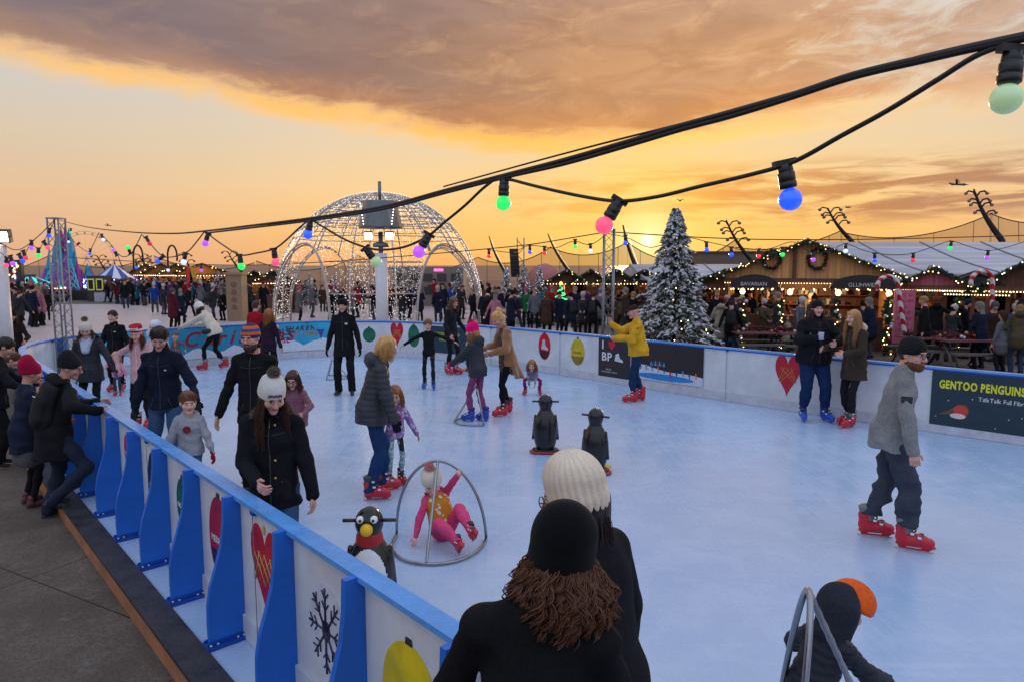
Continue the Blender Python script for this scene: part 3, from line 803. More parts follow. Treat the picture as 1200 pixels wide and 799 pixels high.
tc = nt.nodes.new('ShaderNodeTexCoord'); sp = nt.nodes.new('ShaderNodeSeparateXYZ'); nt.links.new(tc.outputs['Generated'], sp.inputs[0])
dx, dy, dz = sp.outputs
el = X.m('MULTIPLY', X.m('ARCSINE', dz), 180 / PI); az = X.m('MULTIPLY', X.m('ARCTAN2', dx, dy), 180 / PI)
# angle to the sun
sd = (math.sin(R(SUN_AZ)) * math.cos(R(SUN_EL)), math.cos(R(SUN_AZ)) * math.cos(R(SUN_EL)), math.sin(R(SUN_EL)))
dot = X.m('ADD', X.m('ADD', X.m('MULTIPLY', dx, sd[0]), X.m('MULTIPLY', dy, sd[1])), X.m('MULTIPLY', dz, sd[2]))
ang = X.m('MULTIPLY', X.m('ARCCOSINE', X.m('MINIMUM', dot, .999999)), 180 / PI)
clear = X.ramp(el, [(0, lin(228, 160, 100)), (2.5, lin(240, 182, 108)), (6, lin(234, 196, 144)), (9, lin(220, 196, 164)), (16, lin(202, 196, 186)), (30, tuple(1.25 * x for x in lin(186, 194, 208))), (55, tuple(2.45 * x for x in lin(172, 186, 208))), (90, tuple(2.45 * x for x in lin(168, 184, 210)))], 0, 90, 'LINEAR')
edge = X.ramp(el, [(0, lin(212, 162, 126)), (5, lin(214, 178, 142)), (9, lin(204, 186, 162)), (15, lin(190, 190, 192)), (30, tuple(1.2 * x for x in lin(180, 190, 206))), (55, tuple(2.45 * x for x in lin(172, 186, 208))), (90, tuple(2.45 * x for x in lin(168, 184, 210)))], 0, 90, 'LINEAR')
east = X.ramp(el, [(0, lin(150, 150, 175)), (12, tuple(1.2 * x for x in lin(176, 178, 196))), (35, tuple(1.6 * x for x in lin(174, 186, 208))), (90, tuple(2.45 * x for x in lin(168, 184, 210)))], 0, 90, 'LINEAR')
side = X.ss(X.m('ABSOLUTE', X.m('SUBTRACT', az, 8)), 14, 46)
skyc = X.mix(side, clear, edge)
skyc = X.mix(X.ss(X.m('ABSOLUTE', az), 60, 120), skyc, east)
# glow round the sun
g2 = X.m('POWER', 2.718, X.m('MULTIPLY', ang, -1 / 10.5))
skyc = X.mix(X.m('MULTIPLY', g2, .95), skyc, lin(255, 205, 92))
# physical sky over head and behind
nsky = nt.nodes.new('ShaderNodeTexSky'); nsky.sky_type = 'NISHITA'; nsky.sun_disc = False; nsky.sun_elevation = R(SUN_EL); nsky.sun_rotation = R(SUN_AZ)
nis = X.mix(1.0, nsky.outputs[0], (.10, .10, .10), 'MULTIPLY')
skyc = X.mix(X.ss(el, 35, 70, 0, .35), skyc, nis)
# cloud layers
v1 = X.vec(X.m('MULTIPLY', az, .045), X.m('MULTIPLY', el, .16)); v2 = X.vec(X.m('MULTIPLY', az, .11), X.m('MULTIPLY', el, .32), 3.0)
n1 = X.noise(v1, 1.6, 8, .6, .6); n2 = X.noise(v2, 1.5, 9, .62, .8)
v3 = X.vec(X.m('ADD', X.m('MULTIPLY', az, .16), X.m('MULTIPLY', el, .10)), X.m('SUBTRACT', X.m('MULTIPLY', el, .50), X.m('MULTIPLY', az, .05)), 7.0)
n3 = X.noise(v3, 1.1, 10, .65, .5)
b = X.m('ADD', 9.6, X.m('MULTIPLY', X.m('POWER', X.m('ABSOLUTE', X.m('MINIMUM', X.m('SUBTRACT', az, 3), 0)), 1.15), .062))
b = X.m('ADD', b, X.m('MULTIPLY', X.m('MAXIMUM', X.m('SUBTRACT', az, 8), 0), .055))
b = X.m('ADD', b, X.m('MULTIPLY', X.m('SUBTRACT', n1, .5), 3.5)); b = X.m('ADD', b, X.m('MULTIPLY', X.m('SUBTRACT', n3, .5), 1.8))
q = X.m('SUBTRACT', el, b)
brk = X.ss(az, 10, 30)                                        # to the right the deck breaks up
m1 = X.ss(q, -.5, 1.6)
hole = X.ss(n3, X.m('SUBTRACT', .78, X.m('MULTIPLY', brk, .34)), X.m('SUBTRACT', .92, X.m('MULTIPLY', brk, .26)))
m1 = X.m('MULTIPLY', m1, X.m('SUBTRACT', 1.0, X.m('MULTIPLY', hole, X.m('ADD', .25, X.m('MULTIPLY', brk, .65)))))
m1 = X.m('MULTIPLY', m1, X.ss(el, 26, 44, 1, .35)); m1 = X.m('MULTIPLY', m1, X.ss(X.m('ABSOLUTE', az), 60, 110, 1, .1))
deck = X.ramp(az, [(-45, lin(116, 106, 113)), (-25, lin(128, 111, 112)), (-8, lin(152, 120, 104)), (6, lin(196, 146, 104)), (22, lin(206, 158, 116)), (45, lin(186, 170, 158))], -45, 45, 'LINEAR')
deck = X.mix(X.ss(q, 5, 11, 0, .65), deck, X.mix(.5, deck, lin(128, 122, 130)))
deck = X.mix(X.ss(q, 4.2, .3, 0, .6), deck, X.ramp(az, [(-45, lin(190, 150, 118)), (0, lin(214, 140, 72)), (20, lin(236, 160, 84)), (45, lin(214, 168, 128))], -45, 45, 'LINEAR'))
deck = X.mix(X.m('MULTIPLY', X.ss(n2, .38, .68), X.ss(az, -30, 14, .22, .55)), deck, X.mix(1, deck, (.70, .62, .60), 'MULTIPLY'))
deck = X.mix(X.m('MULTIPLY', X.ss(n3, .50, .72), X.ss(az, -25, 10, .12, .55)), deck, X.mix(.6, deck, lin(236, 190, 140)))
rim = X.m('MULTIPLY', X.ss(q, -1.2, .15), X.ss(q, 1.5, .25)); rim = X.m('MULTIPLY', rim, X.ss(n2, .3, .6, .45, 1))
rim = X.m('MULTIPLY', rim, X.ss(az, 12, 34, 1, .35))
out = X.mix(m1, skyc, deck)
out = X.mix(X.m('MULTIPLY', rim, .88), out, X.ramp(az, [(-45, lin(232, 186, 120)), (0, lin(255, 188, 84)), (15, lin(255, 205, 110)), (45, lin(240, 190, 130))], -45, 45, 'LINEAR'))
# low broken streaks near the sun and to the right
v4 = X.vec(X.m('MULTIPLY', az, .10), X.m('MULTIPLY', el, .75), 11.0); n4 = X.noise(v4, 1.25, 9, .6, .4)
m2 = X.m('MULTIPLY', X.ss(n4, .42, .60), X.m('MULTIPLY', X.ss(el, 2.2, 4.2), X.ss(el, 8.6, 6.3))); m2 = X.m('MULTIPLY', m2, X.ss(az, -8, 14))
low = X.ramp(az, [(-10, lin(232, 150, 62)), (12, lin(238, 160, 70)), (28, lin(184, 128, 86)), (45, lin(162, 126, 110))], -10, 45, 'LINEAR')
out = X.mix(X.m('MULTIPLY', m2, .95), out, low)
# sun through the haze
core = X.m('POWER', 2.718, X.m('MULTIPLY', X.m('MULTIPLY', ang, ang), -1 / 5.5))
halo = X.m('POWER', 2.718, X.m('MULTIPLY', X.m('MULTIPLY', ang, ang), -1 / 26.0))
out = X.mix(X.m('MULTIPLY', halo, .62), out, lin(255, 214, 104)); out = X.mix(X.m('MULTIPLY', core, .65), out, (1.25, .95, .48))
out = X.mix(X.ss(ang, .75, .30, 0, .8), out, (1.7, 1.35, .8))
nt.links.new(out, bg.inputs[0]); bg.inputs[1].default_value = 1.0
s = bpy.data.lights.new('sun', 'SUN'); s.energy = .9; s.angle = R(6); s.color = (1, .66, .36)
so = bpy.data.objects.new('sun', s); col.objects.link(so); so.rotation_euler = (R(90 - SUN_EL - 1.5), 0, R(180 - SUN_AZ))

# ---------------------------------------------------------------- rink coordinates
DA = Vector((-.675, .738, 0)).normalized(); DN = Vector((DA.y, -DA.x, 0))
def NA(n, a, z=0.0): p = DN * n + DA * a; return Vector((p.x, p.y, z))
PZ = -.17                                              # promenade level
def catmull(P, m=6, closed=False):
    P = [Vector(p) for p in P]; out = []
    for i in range(len(P) - 1):
        p0 = P[max(i - 1, 0)]; p1 = P[i]; p2 = P[i + 1]; p3 = P[min(i + 2, len(P) - 1)]
        for k in range(m):
            t = k / m
            out.append(.5 * ((2 * p1) + (p2 - p0) * t + (2 * p0 - 5 * p1 + 4 * p2 - p3) * t * t + (3 * p1 - p0 - 3 * p2 + p3) * t ** 3))
    out.append(P[-1]); return out
# ground: rough concrete promenade, sea beyond
def sheet(name, pts, z, mat, kind='structure'):
    me = bpy.data.meshes.new(name); me.from_pydata([(p[0], p[1], z) for p in pts], [], [tuple(range(len(pts)))]); me.materials.append(mat)
    o = link(name, me); o['kind'] = kind; return o
m, nt, b_ = nmat('concrete'); X = NX(nt)
tc = nt.nodes.new('ShaderNodeTexCoord'); V = tc.outputs['Object']
na = X.noise(V, 1.1, 8, .65); nb = X.noise(V, 55, 6, .7); nc = X.noise(V, 9, 5, .6)
c = X.mix(X.ss(na, .35, .68), lin(98, 86, 76), lin(128, 116, 104)); c = X.mix(X.ss(nb, .42, .62, 0, .75), c, lin(76, 66, 58)); c = X.mix(X.ss(nc, .55, .75, 0, .35), c, lin(150, 142, 134))
br = nt.nodes.new('ShaderNodeTexBrick'); br.inputs['Scale'].default_value = 1; br.inputs['Mortar Size'].default_value = .006; br.inputs['Brick Width'].default_value = 3.2; br.inputs['Row Height'].default_value = 2.4; br.offset = 0
mp = nt.nodes.new('ShaderNodeMapping'); mp.inputs['Rotation'].default_value = (0, 0, R(-62)); mp.inputs['Location'].default_value = (.2, .9, 0); nt.links.new(V, mp.inputs[0]); nt.links.new(mp.outputs[0], br.inputs['Vector'])
c = X.mix(br.outputs['Fac'], c, lin(24, 20, 18)); c = X.mix(1, c, (.82, .80, .78), 'MULTIPLY'); nt.links.new(c, b_.inputs['Base Color']); b_.inputs['Roughness'].default_value = .85
bp = nt.nodes.new('ShaderNodeBump'); bp.inputs['Strength'].default_value = .8; bp.inputs['Distance'].default_value = .01; nt.links.new(X.m('ADD', nb, X.m('MULTIPLY', nc, .6)), bp.inputs['Height']); nt.links.new(bp.outputs[0], b_.inputs['Normal'])
sheet('ground', [(-260, -60), (260, -60), (260, 120), (-260, 120)], PZ, m)
m, nt, b_ = nmat('sea'); X = NX(nt); tc = nt.nodes.new('ShaderNodeTexCoord')
b_.inputs['Base Color'].default_value = (*lin(92, 84, 82), 1); b_.inputs['Roughness'].default_value = .35
mp = nt.nodes.new('ShaderNodeMapping'); mp.inputs['Scale'].default_value = (.02, .06, 1); nt.links.new(tc.outputs['Object'], mp.inputs[0])
nn = X.noise(mp.outputs[0], 1, 8, .7); bp = nt.nodes.new('ShaderNodeBump'); bp.inputs['Strength'].default_value = .6; bp.inputs['Distance'].default_value = 4; nt.links.new(nn, bp.inputs['Height']); nt.links.new(bp.outputs[0], b_.inputs['Normal'])
sheet('sea', [(-9000, 110), (9000, 110), (9000, 10000), (-9000, 10000)], -3.5, m)
# pale skating floor of the second rink
m, nt, b_ = nmat('pale_floor'); X = NX(nt); tc = nt.nodes.new('ShaderNodeTexCoord'); V = tc.outputs['Object']
c = X.mix(X.noise(V, .5, 6, .6), lin(176, 156, 152), lin(196, 184, 184)); c = X.mix(X.ss(X.noise(V, 6, 6, .7), .45, .7, 0, .5), c, lin(150, 130, 126)); nt.links.new(c, b_.inputs['Base Color']); b_.inputs['Roughness'].default_value = .42
sheet('pale_floor', [(-40, 16.5), (-9.5, 17.6), (-5.5, 20.6), (-1, 22), (2.2, 22), (3.5, 47), (-46, 47)], PZ + .006, m)
# ice
pathNA = [(13.2, -9), (12.4, -4), (11.75, 0), (11.6, 2), (11.42, 5), (11.35, 7.5), (11.3, 10.7), (11.05, 13.2), (10.35, 15.6), (8.9, 17.2), (7.5, 17.6), (5.9, 17.7), (4.2, 17.7), (2.7, 17.0), (1.85, 15.6), (1.64, 13.8)]
BP = catmull([NA(n, a) for n, a in pathNA], 8)
m, nt, b_ = nmat('ice'); X = NX(nt); tc = nt.nodes.new('ShaderNodeTexCoord'); V = tc.outputs['Object']
na = X.noise(V, .35, 6, .6); nb = X.noise(V, 2.2, 9, .7, .3); nc = X.noise(V, 60, 4, .7)
mp = nt.nodes.new('ShaderNodeMapping'); mp.inputs['Scale'].default_value = (12, .5, 1); mp.inputs['Rotation'].default_value = (0, 0, R(38)); nt.links.new(V, mp.inputs[0]); s1 = X.noise(mp.outputs[0], 1, 7, .75, .9)
mp2 = nt.nodes.new('ShaderNodeMapping'); mp2.inputs['Scale'].default_value = (.6, 14, 1); mp2.inputs['Rotation'].default_value = (0, 0, R(20)); nt.links.new(V, mp2.inputs[0]); s2 = X.noise(mp2.outputs[0], 1, 7, .75, .9)
c = X.mix(X.ss(na, .3, .7), lin(158, 186, 220), lin(178, 198, 224)); c = X.mix(X.ss(nb, .42, .72, 0, .35), c, lin(196, 210, 232))
c = X.mix(X.ss(s1, .56, .78, 0, .07), c, lin(222, 228, 240)); c = X.mix(X.ss(s2, .60, .85, 0, .07), c, lin(140, 164, 200)); c = X.mix(X.ss(nc, .60, .75, 0, .18), c, lin(100, 116, 150))
bl_ = []
for rot, sx, sy, th in ((15, .9, 40, .735), (62, .7, 34, .74), (110, .8, 44, .735)):
    mpx = nt.nodes.new('ShaderNodeMapping'); mpx.inputs['Scale'].default_value = (sx, sy, 1); mpx.inputs['Rotation'].default_value = (0, 0, R(rot)); nt.links.new(V, mpx.inputs[0])
    k_ = X.ss(X.noise(mpx.outputs[0], .55, 3, .5, .35), th - .09, th - .055); c = X.mix(X.m('MULTIPLY', k_, .10), c, lin(226, 232, 244))
sn = X.noise(V, 130, 3, .6); c = X.mix(X.m('MULTIPLY', X.ss(sn, .64, .70), X.ss(na, .42, .66, 0, .6)), c, lin(232, 236, 246))
vo = nt.nodes.new('ShaderNodeTexVoronoi'); vo.inputs['Scale'].default_value = 1.3; nt.links.new(V, vo.inputs['Vector']); c = X.mix(X.ss(vo.outputs['Distance'], .022, .012, 0, .55), c, lin(52, 54, 66))
nt.links.new(c, b_.inputs['Base Color']); nt.links.new(X.ss(X.m('ADD', nb, s1), .7, 1.3, .20, .36), b_.inputs['Roughness']); b_.inputs['Specular IOR Level'].default_value = .85
bp = nt.nodes.new('ShaderNodeBump'); bp.inputs['Strength'].default_value = .06; bp.inputs['Distance'].default_value = .004; nt.links.new(X.m('ADD', X.m('MULTIPLY', s1, .25), X.m('MULTIPLY', nb, 1.6)), bp.inputs['Height']); nt.links.new(bp.outputs[0], b_.inputs['Normal'])
pts = [p for p in BP] + [NA(1.372, 13.8), NA(1.372, -9)]
ICE = sheet('rink_ice', pts, 0, m)
# platform edge: brown side board with black step board on top
mb = MB(); wood = plain(lin(150, 100, 66), .7, var=.35, scale=3, bump=.3)
e = empty('rink_step', NA(1.28, 4, PZ), 0, 'black topped timber step running along the near edge of the rink', 'step')
def na_box(mb, n0, n1, a0, a1, z0, z1, mat=None, org=None):
    org = org or Vector((0, 0, 0))
    P = [NA(n, a, z) - org for n in (n0, n1) for a in (a0, a1) for z in (z0, z1)]
    mb.add(P, [(0, 1, 3, 2), (4, 6, 7, 5), (0, 4, 5, 1), (2, 3, 7, 6), (0, 2, 6, 4), (1, 5, 7, 3)], mat)
org = Vector(e.location)
mb = MB(); na_box(mb, 1.19, 1.365, -9, 15, PZ + .002, -.012, wood, org); mb.build('side_board', e)
mb = MB()
for k in range(10):
    na_box(mb, 1.178, 1.371, -9 + 2.4 * k + .004, -9 + 2.4 * (k + 1), -.012, .016, plain(lin(46, 44, 50), .55, var=.45, scale=5, bump=.35), org)
mb.build('top_board', e)
# ---------------------------------------------------------------- barriers
BH = 1.0
white = worn(lin(210, 212, 216), .42, (.16, .17, .20), .55); blue = worn(lin(24, 106, 206), .40, (.03, .07, .16), .6, 4); dblue = plain(lin(10, 70, 165), .45, var=.15, scale=6)
railtop = worn(lin(92, 156, 224), .24, (.10, .22, .45), .7, 5)  # blue lightened on the rail: sky reflection put into its colour
def barrier(name, pts, label, seam=2.0, outw=True, h=BH):
    o = pts[len(pts) // 2].copy(); root = empty(name, o, 0, label, 'barrier')
    P = [p - o for p in pts]; n = len(P)
    nrm = []
    for i in range(n):
        d = (P[min(i + 1, n - 1)] - P[max(i - 1, 0)]).normalized(); nrm.append(Vector((d.y, -d.x, 0)))
    def strip(a, b_, z0, z1, mat, nm):
        vs = []; fs = []
        for p, q in zip(P, nrm):
            vs += [p + q * a + Vector((0, 0, z0)), p + q * a + Vector((0, 0, z1)), p + q * b_ + Vector((0, 0, z1)), p + q * b_ + Vector((0, 0, z0))]
        for i in range(n - 1):
            for k in range(4): fs.append((4 * i + k, 4 * i + (k + 1) % 4, 4 * i + 4 + (k + 1) % 4, 4 * i + 4 + k))
        fs += [(3, 2, 1, 0), tuple(4 * (n - 1) + k for k in range(4))]
        return MB().add(vs, fs, mat).build(nm, root)
    strip(-.012, .012, .02, h - .03, white, 'panel'); strip(.0125, .030, .004, .17, plain(lin(188, 192, 200), .5, var=.12), 'kick_board'); strip(-.030, -.0125, .004, .17, plain(lin(188, 192, 200), .5, var=.12), 'kick_board')
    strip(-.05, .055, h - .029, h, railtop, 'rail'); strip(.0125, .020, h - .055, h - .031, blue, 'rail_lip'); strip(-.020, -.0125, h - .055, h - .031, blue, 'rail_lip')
    # panel seams
    acc = 0; seamm = plain(lin(110, 116, 128), .6)
    for i in range(1, n):
        acc += (P[i] - P[i - 1]).length
        if acc > seam:
            acc = 0; q = nrm[i]; d = Vector((-q.y, q.x, 0)); sm = MB()
            for sg in (-1, 1):
                M = Matrix((d, q, Vector((0, 0, 1)))).transposed().to_3x3()
                sm.box(P[i] + q * sg * .0315 + Vector((0, 0, h / 2 - .02)), (.006, .004, h - .09), seamm, M); sm.box(P[i] + q * sg * .028 + Vector((0, 0, h - .05)), (.05, .02, .045), dblue, M)
            sm.build('panel_joint', root)
    return root
k1 = min(range(len(BP)), key=lambda i: (BP[i] - NA(10.0, 16.1)).length)
k2 = min(range(len(BP)), key=lambda i: (BP[i] - NA(1.64, 13.8)).length)
BAR_FAR = barrier('rink_barrier', BP[:k1 + 1], 'long white rink barrier with a blue rail along the far right side of the ice')
BAR_END = barrier('rink_barrier', BP[k1:], 'curved end rink barrier covered with turquoise festive banners')
nearP = [NA(1.64, a) for a in np.arange(13.8, -8, -.6)]
BAR_NEAR = barrier('rink_barrier', nearP, 'near white rink barrier held up by blue curved braces beside the concrete')
# braces on the outside of the near barrier
prof = [(0, .0), (.235, .0), (.238, .12), (.235, .26), (.215, .38), (.170, .52), (.130, .66), (.112, .80), (.105, .965), (0, .965)]
bm_ = MB(); bm_.prism([(p[0], p[1]) for p in prof], (0, -.02, .03), (-1, 0, 0), (0, 0, 1), (0, 1, 0), .04, blue)
foot = MB(); foot.box((-.125, 0, .016), (.27, .11, .03), dblue); foot.box((-.125, -.03, .035), (.26, .012, .03), dblue); foot.box((-.125, .03, .035), (.26, .012, .03), dblue)
bolt = foot
for x in (-.235, -.19, -.06, -.02):
    for y in (-.044, .044): bolt.lathe([(.011, 0), (.011, .009), (.007, .013)], plain((.5, .5, .5), .35, .8), 6, c=(x, y, .031))
bme, fme = bm_.mesh('brace'), foot.mesh('foot_plate')
ang = math.atan2(DN.y, DN.x); no = Vector(BAR_NEAR.location)
a0 = DA.dot(G(247, 759))
for k in range(-8, 13):
    a = a0 + .80 * k
    if a > 13.7: break
    b = link('brace', bme, BAR_NEAR, NA(1.626, a) - no, ang); link('foot_plate', fme, b)
# cardinal direction helpers for prints: position along near barrier a, height z, on the outer face
# ---------------------------------------------------------------- the people one can tell apart
BP_ = build_person
def small(root, name, fn, parent=None):
    mb = MB(); fn(mb); return mb.build(name, parent or root)
NAVY, BLK, CHAR = lin(26, 32, 48), lin(20, 20, 23), lin(52, 54, 60)
DENIM, DKDEN = lin(58, 86, 122), lin(36, 42, 54)
SK1, SK2 = (.56, .33, .25), (.62, .38, .29)

def ex(root, r):
    beanie(root, r, lin(30, 30, 33), cuff=True, ribs=30, low=.004); glasses(root, r)
    small(root, 'arm_badge', lambda m: m.box(r.sh[1] * .55 + r.el[1] * .45 + A3(.064, .0, 0) * r.s, (.012, .085, .055), plain((.02, .02, .02), .7)))
    S_ = SDF(); S_.ell(r.el[1] + A3(.012, -.02, .0), A3(.048, .030, .075)); link('elbow_patch', S_.mesh('elbow_patch', .008, [fabric(lin(70, 66, 62))]), root)
    S_ = SDF(); S_.cap(r.neck - r.up * .01, r.neck + r.up * .035 + r.fw * .012, .082 * r.s, .076 * r.s, .01, 0); S_.cap(r.neck + r.up * .02, r.neck + r.up * .2, .062 * r.s, .066 * r.s, .004, -1, None, 's'); link('collar', S_.mesh('collar', .008, [fabric(lin(150, 150, 148))]), root)
    hair(root, r, lin(70, 44, 28), 'crop', n=200, seed=2)
BP_('bearded man in grey fleece and black beanie gliding across the ice', -392, dict(lean=7, plean=4, hp=12, hy=36, side=1, hs=1.06, hL=(-.17, .02, .48), hR=(.19, .07, .475), fR=(.07, .075, 0, 6), fL=(-.05, -.08, .0, -6), hand=({}, dict(curl=45))),
    foot=(1037, 634), yaw=112, skates=(RED, lin(112, 116, 120)), jacket=dict(c=lin(128, 129, 128), L=.075, bulk=1.16, hem=1.0, collar=.03, sleeve=1.12, fold=.012), trousers=dict(c=lin(58, 64, 76), th=.092, kn=.084, an=.082, fold=.026, end=.10),
    skn=SK2, hairc=lin(96, 52, 26), head=dict(beard=True), extras=ex)

def ex(root, r):
    hair(root, r, lin(196, 150, 92), 'bob', L=.17, wave=.012, n=420, seed=5)
BP_('blonde woman in quilted charcoal coat bending towards the child in purple', -390, dict(lean=12, plean=5, hp=22, hy=10, hL=(-.16, .10, .48), hR=(.17, .12, .47), fL=(-.05, .06, 0, -8), fR=(.09, -.03, 0, 14)),
    foot=(438, 580), yaw=72, skates=(RED, lin(60, 62, 66)), jacket=dict(c=CHAR, L=.075, bulk=1.12, quilt=.010, collar=.035, hood=True, hem=1.04, sleeve=1.18, name='quilted_coat'), trousers=dict(c=lin(24, 52, 92), th=.088, kn=.064, an=.066, fold=.010, end=-.02),
    gloves=BLK, hairc=lin(196, 150, 92), extras=ex)
def ex(root, r):
    hair(root, r, lin(150, 98, 60), 'bob', L=.17, wave=.010, n=300, seed=8)
    o = SDF(); s = r.s; o.cap(r.chest + r.fw * .06, r.pel + r.fw * .05, .085 * s, .09 * s, .02, 0, (r.fw, 1.6)); link('patterned_top', o.mesh('patterned_top', .012, [spots(lin(120, 40, 96), lin(210, 150, 200), 34)]), root)
def spots(a, b, sc_, th=.45):
    m, nt, bb = nmat('patterned_cloth'); X = NX(nt); tc = nt.nodes.new('ShaderNodeTexCoord')
    v = nt.nodes.new('ShaderNodeTexVoronoi'); v.inputs['Scale'].default_value = sc_; nt.links.new(tc.outputs['Object'], v.inputs['Vector'])
    nt.links.new(X.mix(X.ss(v.outputs['Distance'], th, th - .08), a, b), bb.inputs['Base Color']); bb.inputs['Roughness'].default_value = .9; return m
BP_('small girl in open purple jacket and pale leggings next to the blonde woman', -446, dict(lean=4, hp=14, hy=25, hL=(-.24, .13, .46), hR=(.20, .02, .47), fL=(-.05, .03, 0, -6), fR=(.07, -.03, 0, 10)),
    foot=(464, 566), yaw=150, skates=(RED, lin(40, 20, 24)), jacket=dict(c=lin(140, 112, 168), L=.05, bulk=1.08, fold=.009, sleeve=1.15, mat=spots(lin(136, 104, 160), lin(196, 170, 206), 22)), trousers=dict(c=lin(140, 168, 172), mat=spots(lin(126, 158, 166), lin(196, 206, 200), 30), th=.070, kn=.052, an=.046),
    skn=SK2, hairc=lin(150, 98, 60), extras=ex)

def ex(root, r):
    k = r.hk
    b = beanie(root, r, lin(214, 212, 206), pom=lin(118, 104, 92), ribs=24, low=.006, tall=.012)
    hair(root, r, lin(62, 34, 22), 'long', L=.36, wave=.010, n=520, hat=True, seed=12)
    text_on('hat_lettering', 'mum'.replace('u', 'o'), .045, plain(lin(70, 70, 76), .8), Vector(r.H(.012, .092, .066)), Vector(r.Rh @ A3(-1, .12, 0)), Vector(r.Rh @ A3(0, .18, 1)), b, depth=.010, shear=.3)
    n = r.neck; q = lambda a: n + r.rt * math.sin(a) * .115 - r.fw * math.cos(a) * .095 + r.up * (.015 - .02 * abs(math.sin(a)))
    fur_ring(root, [q(a) for a in np.linspace(-2.2, 2.2, 16)], .038, lin(96, 78, 64), 1500)
    gm = plain(lin(190, 150, 80), .3, .9)
    for i, z in enumerate((.06, .18, .30, .42)):
        root_p = r.neck - r.up * z + r.fw * (.105 + .02 * i); small(root, 'button', lambda m: m.sphere(root_p - r.rt * .04, .011, gm, 8, 5))
    small(root, 'zip', lambda m: m.tube([r.neck + r.fw * .075 - r.up * .02, r.chest + r.fw * .118, r.waist + r.fw * .116, r.pel + r.fw * .128 - r.up * .04], .0045, gm, 5))
    for sg in (-1, 1):
        S_ = SDF(); S_.cap(r.pel + r.rt * sg * .085 + r.fw * .115 + r.up * .03, r.pel + r.rt * sg * .085 + r.fw * .125 - r.up * .04, .052, None, .02, 0, (r.fw, 3)); link('pocket', S_.mesh('pocket', .010, [fabric(lin(24, 25, 30))]), root)
BP_('woman in bobble hat and black parka walking behind the near rail', 1.70, dict(lean=3, hp=30, hy=-26, hL=(-.165, .04, .46), hR=(.03, .19, .60), eR=(.7, -.8, -.4), eL=(-.25, -1, -.2), fL=(-.06, .05, 0, -6), fR=(.07, -.03, 0, 10), hand=(dict(curl=45), dict(curl=50))),
    top=(317, 437), yaw=172, skates=RED, jacket=dict(c=lin(23, 24, 30), L=.085, bulk=1.07, collar=.02, hood=True, sleeve=1.12, fold=.013, bust=1, name='parka'), trousers=dict(c=DENIM, th=.082, kn=.060, an=.05),
    skn=(.60, .36, .28), hairc=lin(40, 24, 16), extras=ex)

def ex(root, r): beanie(root, r, lin(40, 60, 120), stripes=[lin(24, 40, 90), lin(214, 100, 30), lin(30, 70, 150), lin(200, 92, 30), lin(24, 40, 90)], ribs=0, low=.004)
BP_('man in black coat and orange and blue striped beanie behind the parka woman', 1.84, dict(lean=2, hp=12, hy=5, hR=(.19, .06, .50), hL=(-.17, .06, .50)),
    top=(297, 381), yaw=182, skates=RED, jacket=dict(c=lin(22, 23, 26), L=.08, bulk=1.08, collar=.04, fold=.012), trousers=dict(c=BLK), gloves=None, hairc=lin(60, 40, 30), head=dict(beard=True), skn=SK1, extras=ex)

def ex(root, r):
    hair(root, r, lin(74, 46, 34), 'long', L=.20, wave=.012, n=300, seed=17); glasses(root, r, lin(60, 30, 30))
BP_('girl with glasses in dusty pink quilted coat behind the parka woman', -428, dict(lean=8, hp=20, hy=-20, hL=(-.17, .16, .60), hR=(.15, .18, .56), fL=(-.03, .05, 0, 0), fR=(.05, -.04, 0, 4)),
    foot=(351, 547), yaw=195, skates=(RED, lin(60, 40, 44)), jacket=dict(c=lin(140, 92, 104), L=.10, bulk=1.06, quilt=.008, hood=True, name='quilted_coat'), trousers=dict(c=BLK, th=.070, kn=.05, an=.045), skn=SK2, hairc=lin(60, 36, 28), extras=ex)

def ex(root, r):
    beanie(root, r, lin(22, 22, 24), ribs=28, low=.003)
    small(root, 'chest_badge', lambda m: m.box(r.chest - r.rt * .075 + r.fw * .122 + r.up * .03, (.05, .006, .03), plain((.6, .6, .62), .6)))
BP_('rink steward in long black coat, black beanie and boots standing on the ice', -350, dict(lean=1, hp=6, hy=0, hL=(-.18, .04, .45), hR=(.18, .04, .45), fL=(-.07, 0, 0, -12), fR=(.07, 0, 0, 12)),
    foot=(405, 462), yaw=178, shoes=dict(c=(.015, .015, .017), hi=.05), jacket=dict(c=lin(24, 24, 27), L=.12, bulk=1.10, collar=.04, fold=.010, name='long_coat'), trousers=dict(c=BLK, th=.090, kn=.07, an=.068, end=-.03), gloves=BLK, skn=SK1, extras=ex)

def ex(root, r):
    beanie(root, r, lin(214, 212, 208), pom=lin(214, 212, 208), tall=.02, ribs=22); hair(root, r, lin(64, 34, 26), 'long', L=.24, n=220, hat=True, seed=31)
    S_ = SDF(); S_.cap(r.pel + A3(-.17, .04, .05), r.pel + A3(-.17, .17, .03), .065, None, .02, 0, ((1, 0, 0), 1.8)); link('shoulder_bag', S_.mesh('shoulder_bag', .015, [plain(lin(30, 26, 28), .5)]), root)
BP_('woman in cream jacket and white bobble hat leaning forward to reach the boy in grey', 1.70, dict(lean=32, plean=18, pel=(0, -.06, -.03), hp=30, hL=(-.13, .36, .58), hR=(.10, .30, .60), eL=(-.6, -.4, -1), fL=(-.05, .08, 0, -4), fR=(.05, -.18, .03, 6, 12)),
    foot=(249, 433), yaw=276, skates=(RED, lin(120, 124, 128)), jacket=dict(c=lin(206, 196, 176), L=.03, bulk=1.12, quilt=.006, collar=.03, sleeve=1.2), trousers=dict(c=BLK, th=.076, kn=.05, an=.042, end=.1), skn=SK1, hairc=lin(64, 34, 26), extras=ex)
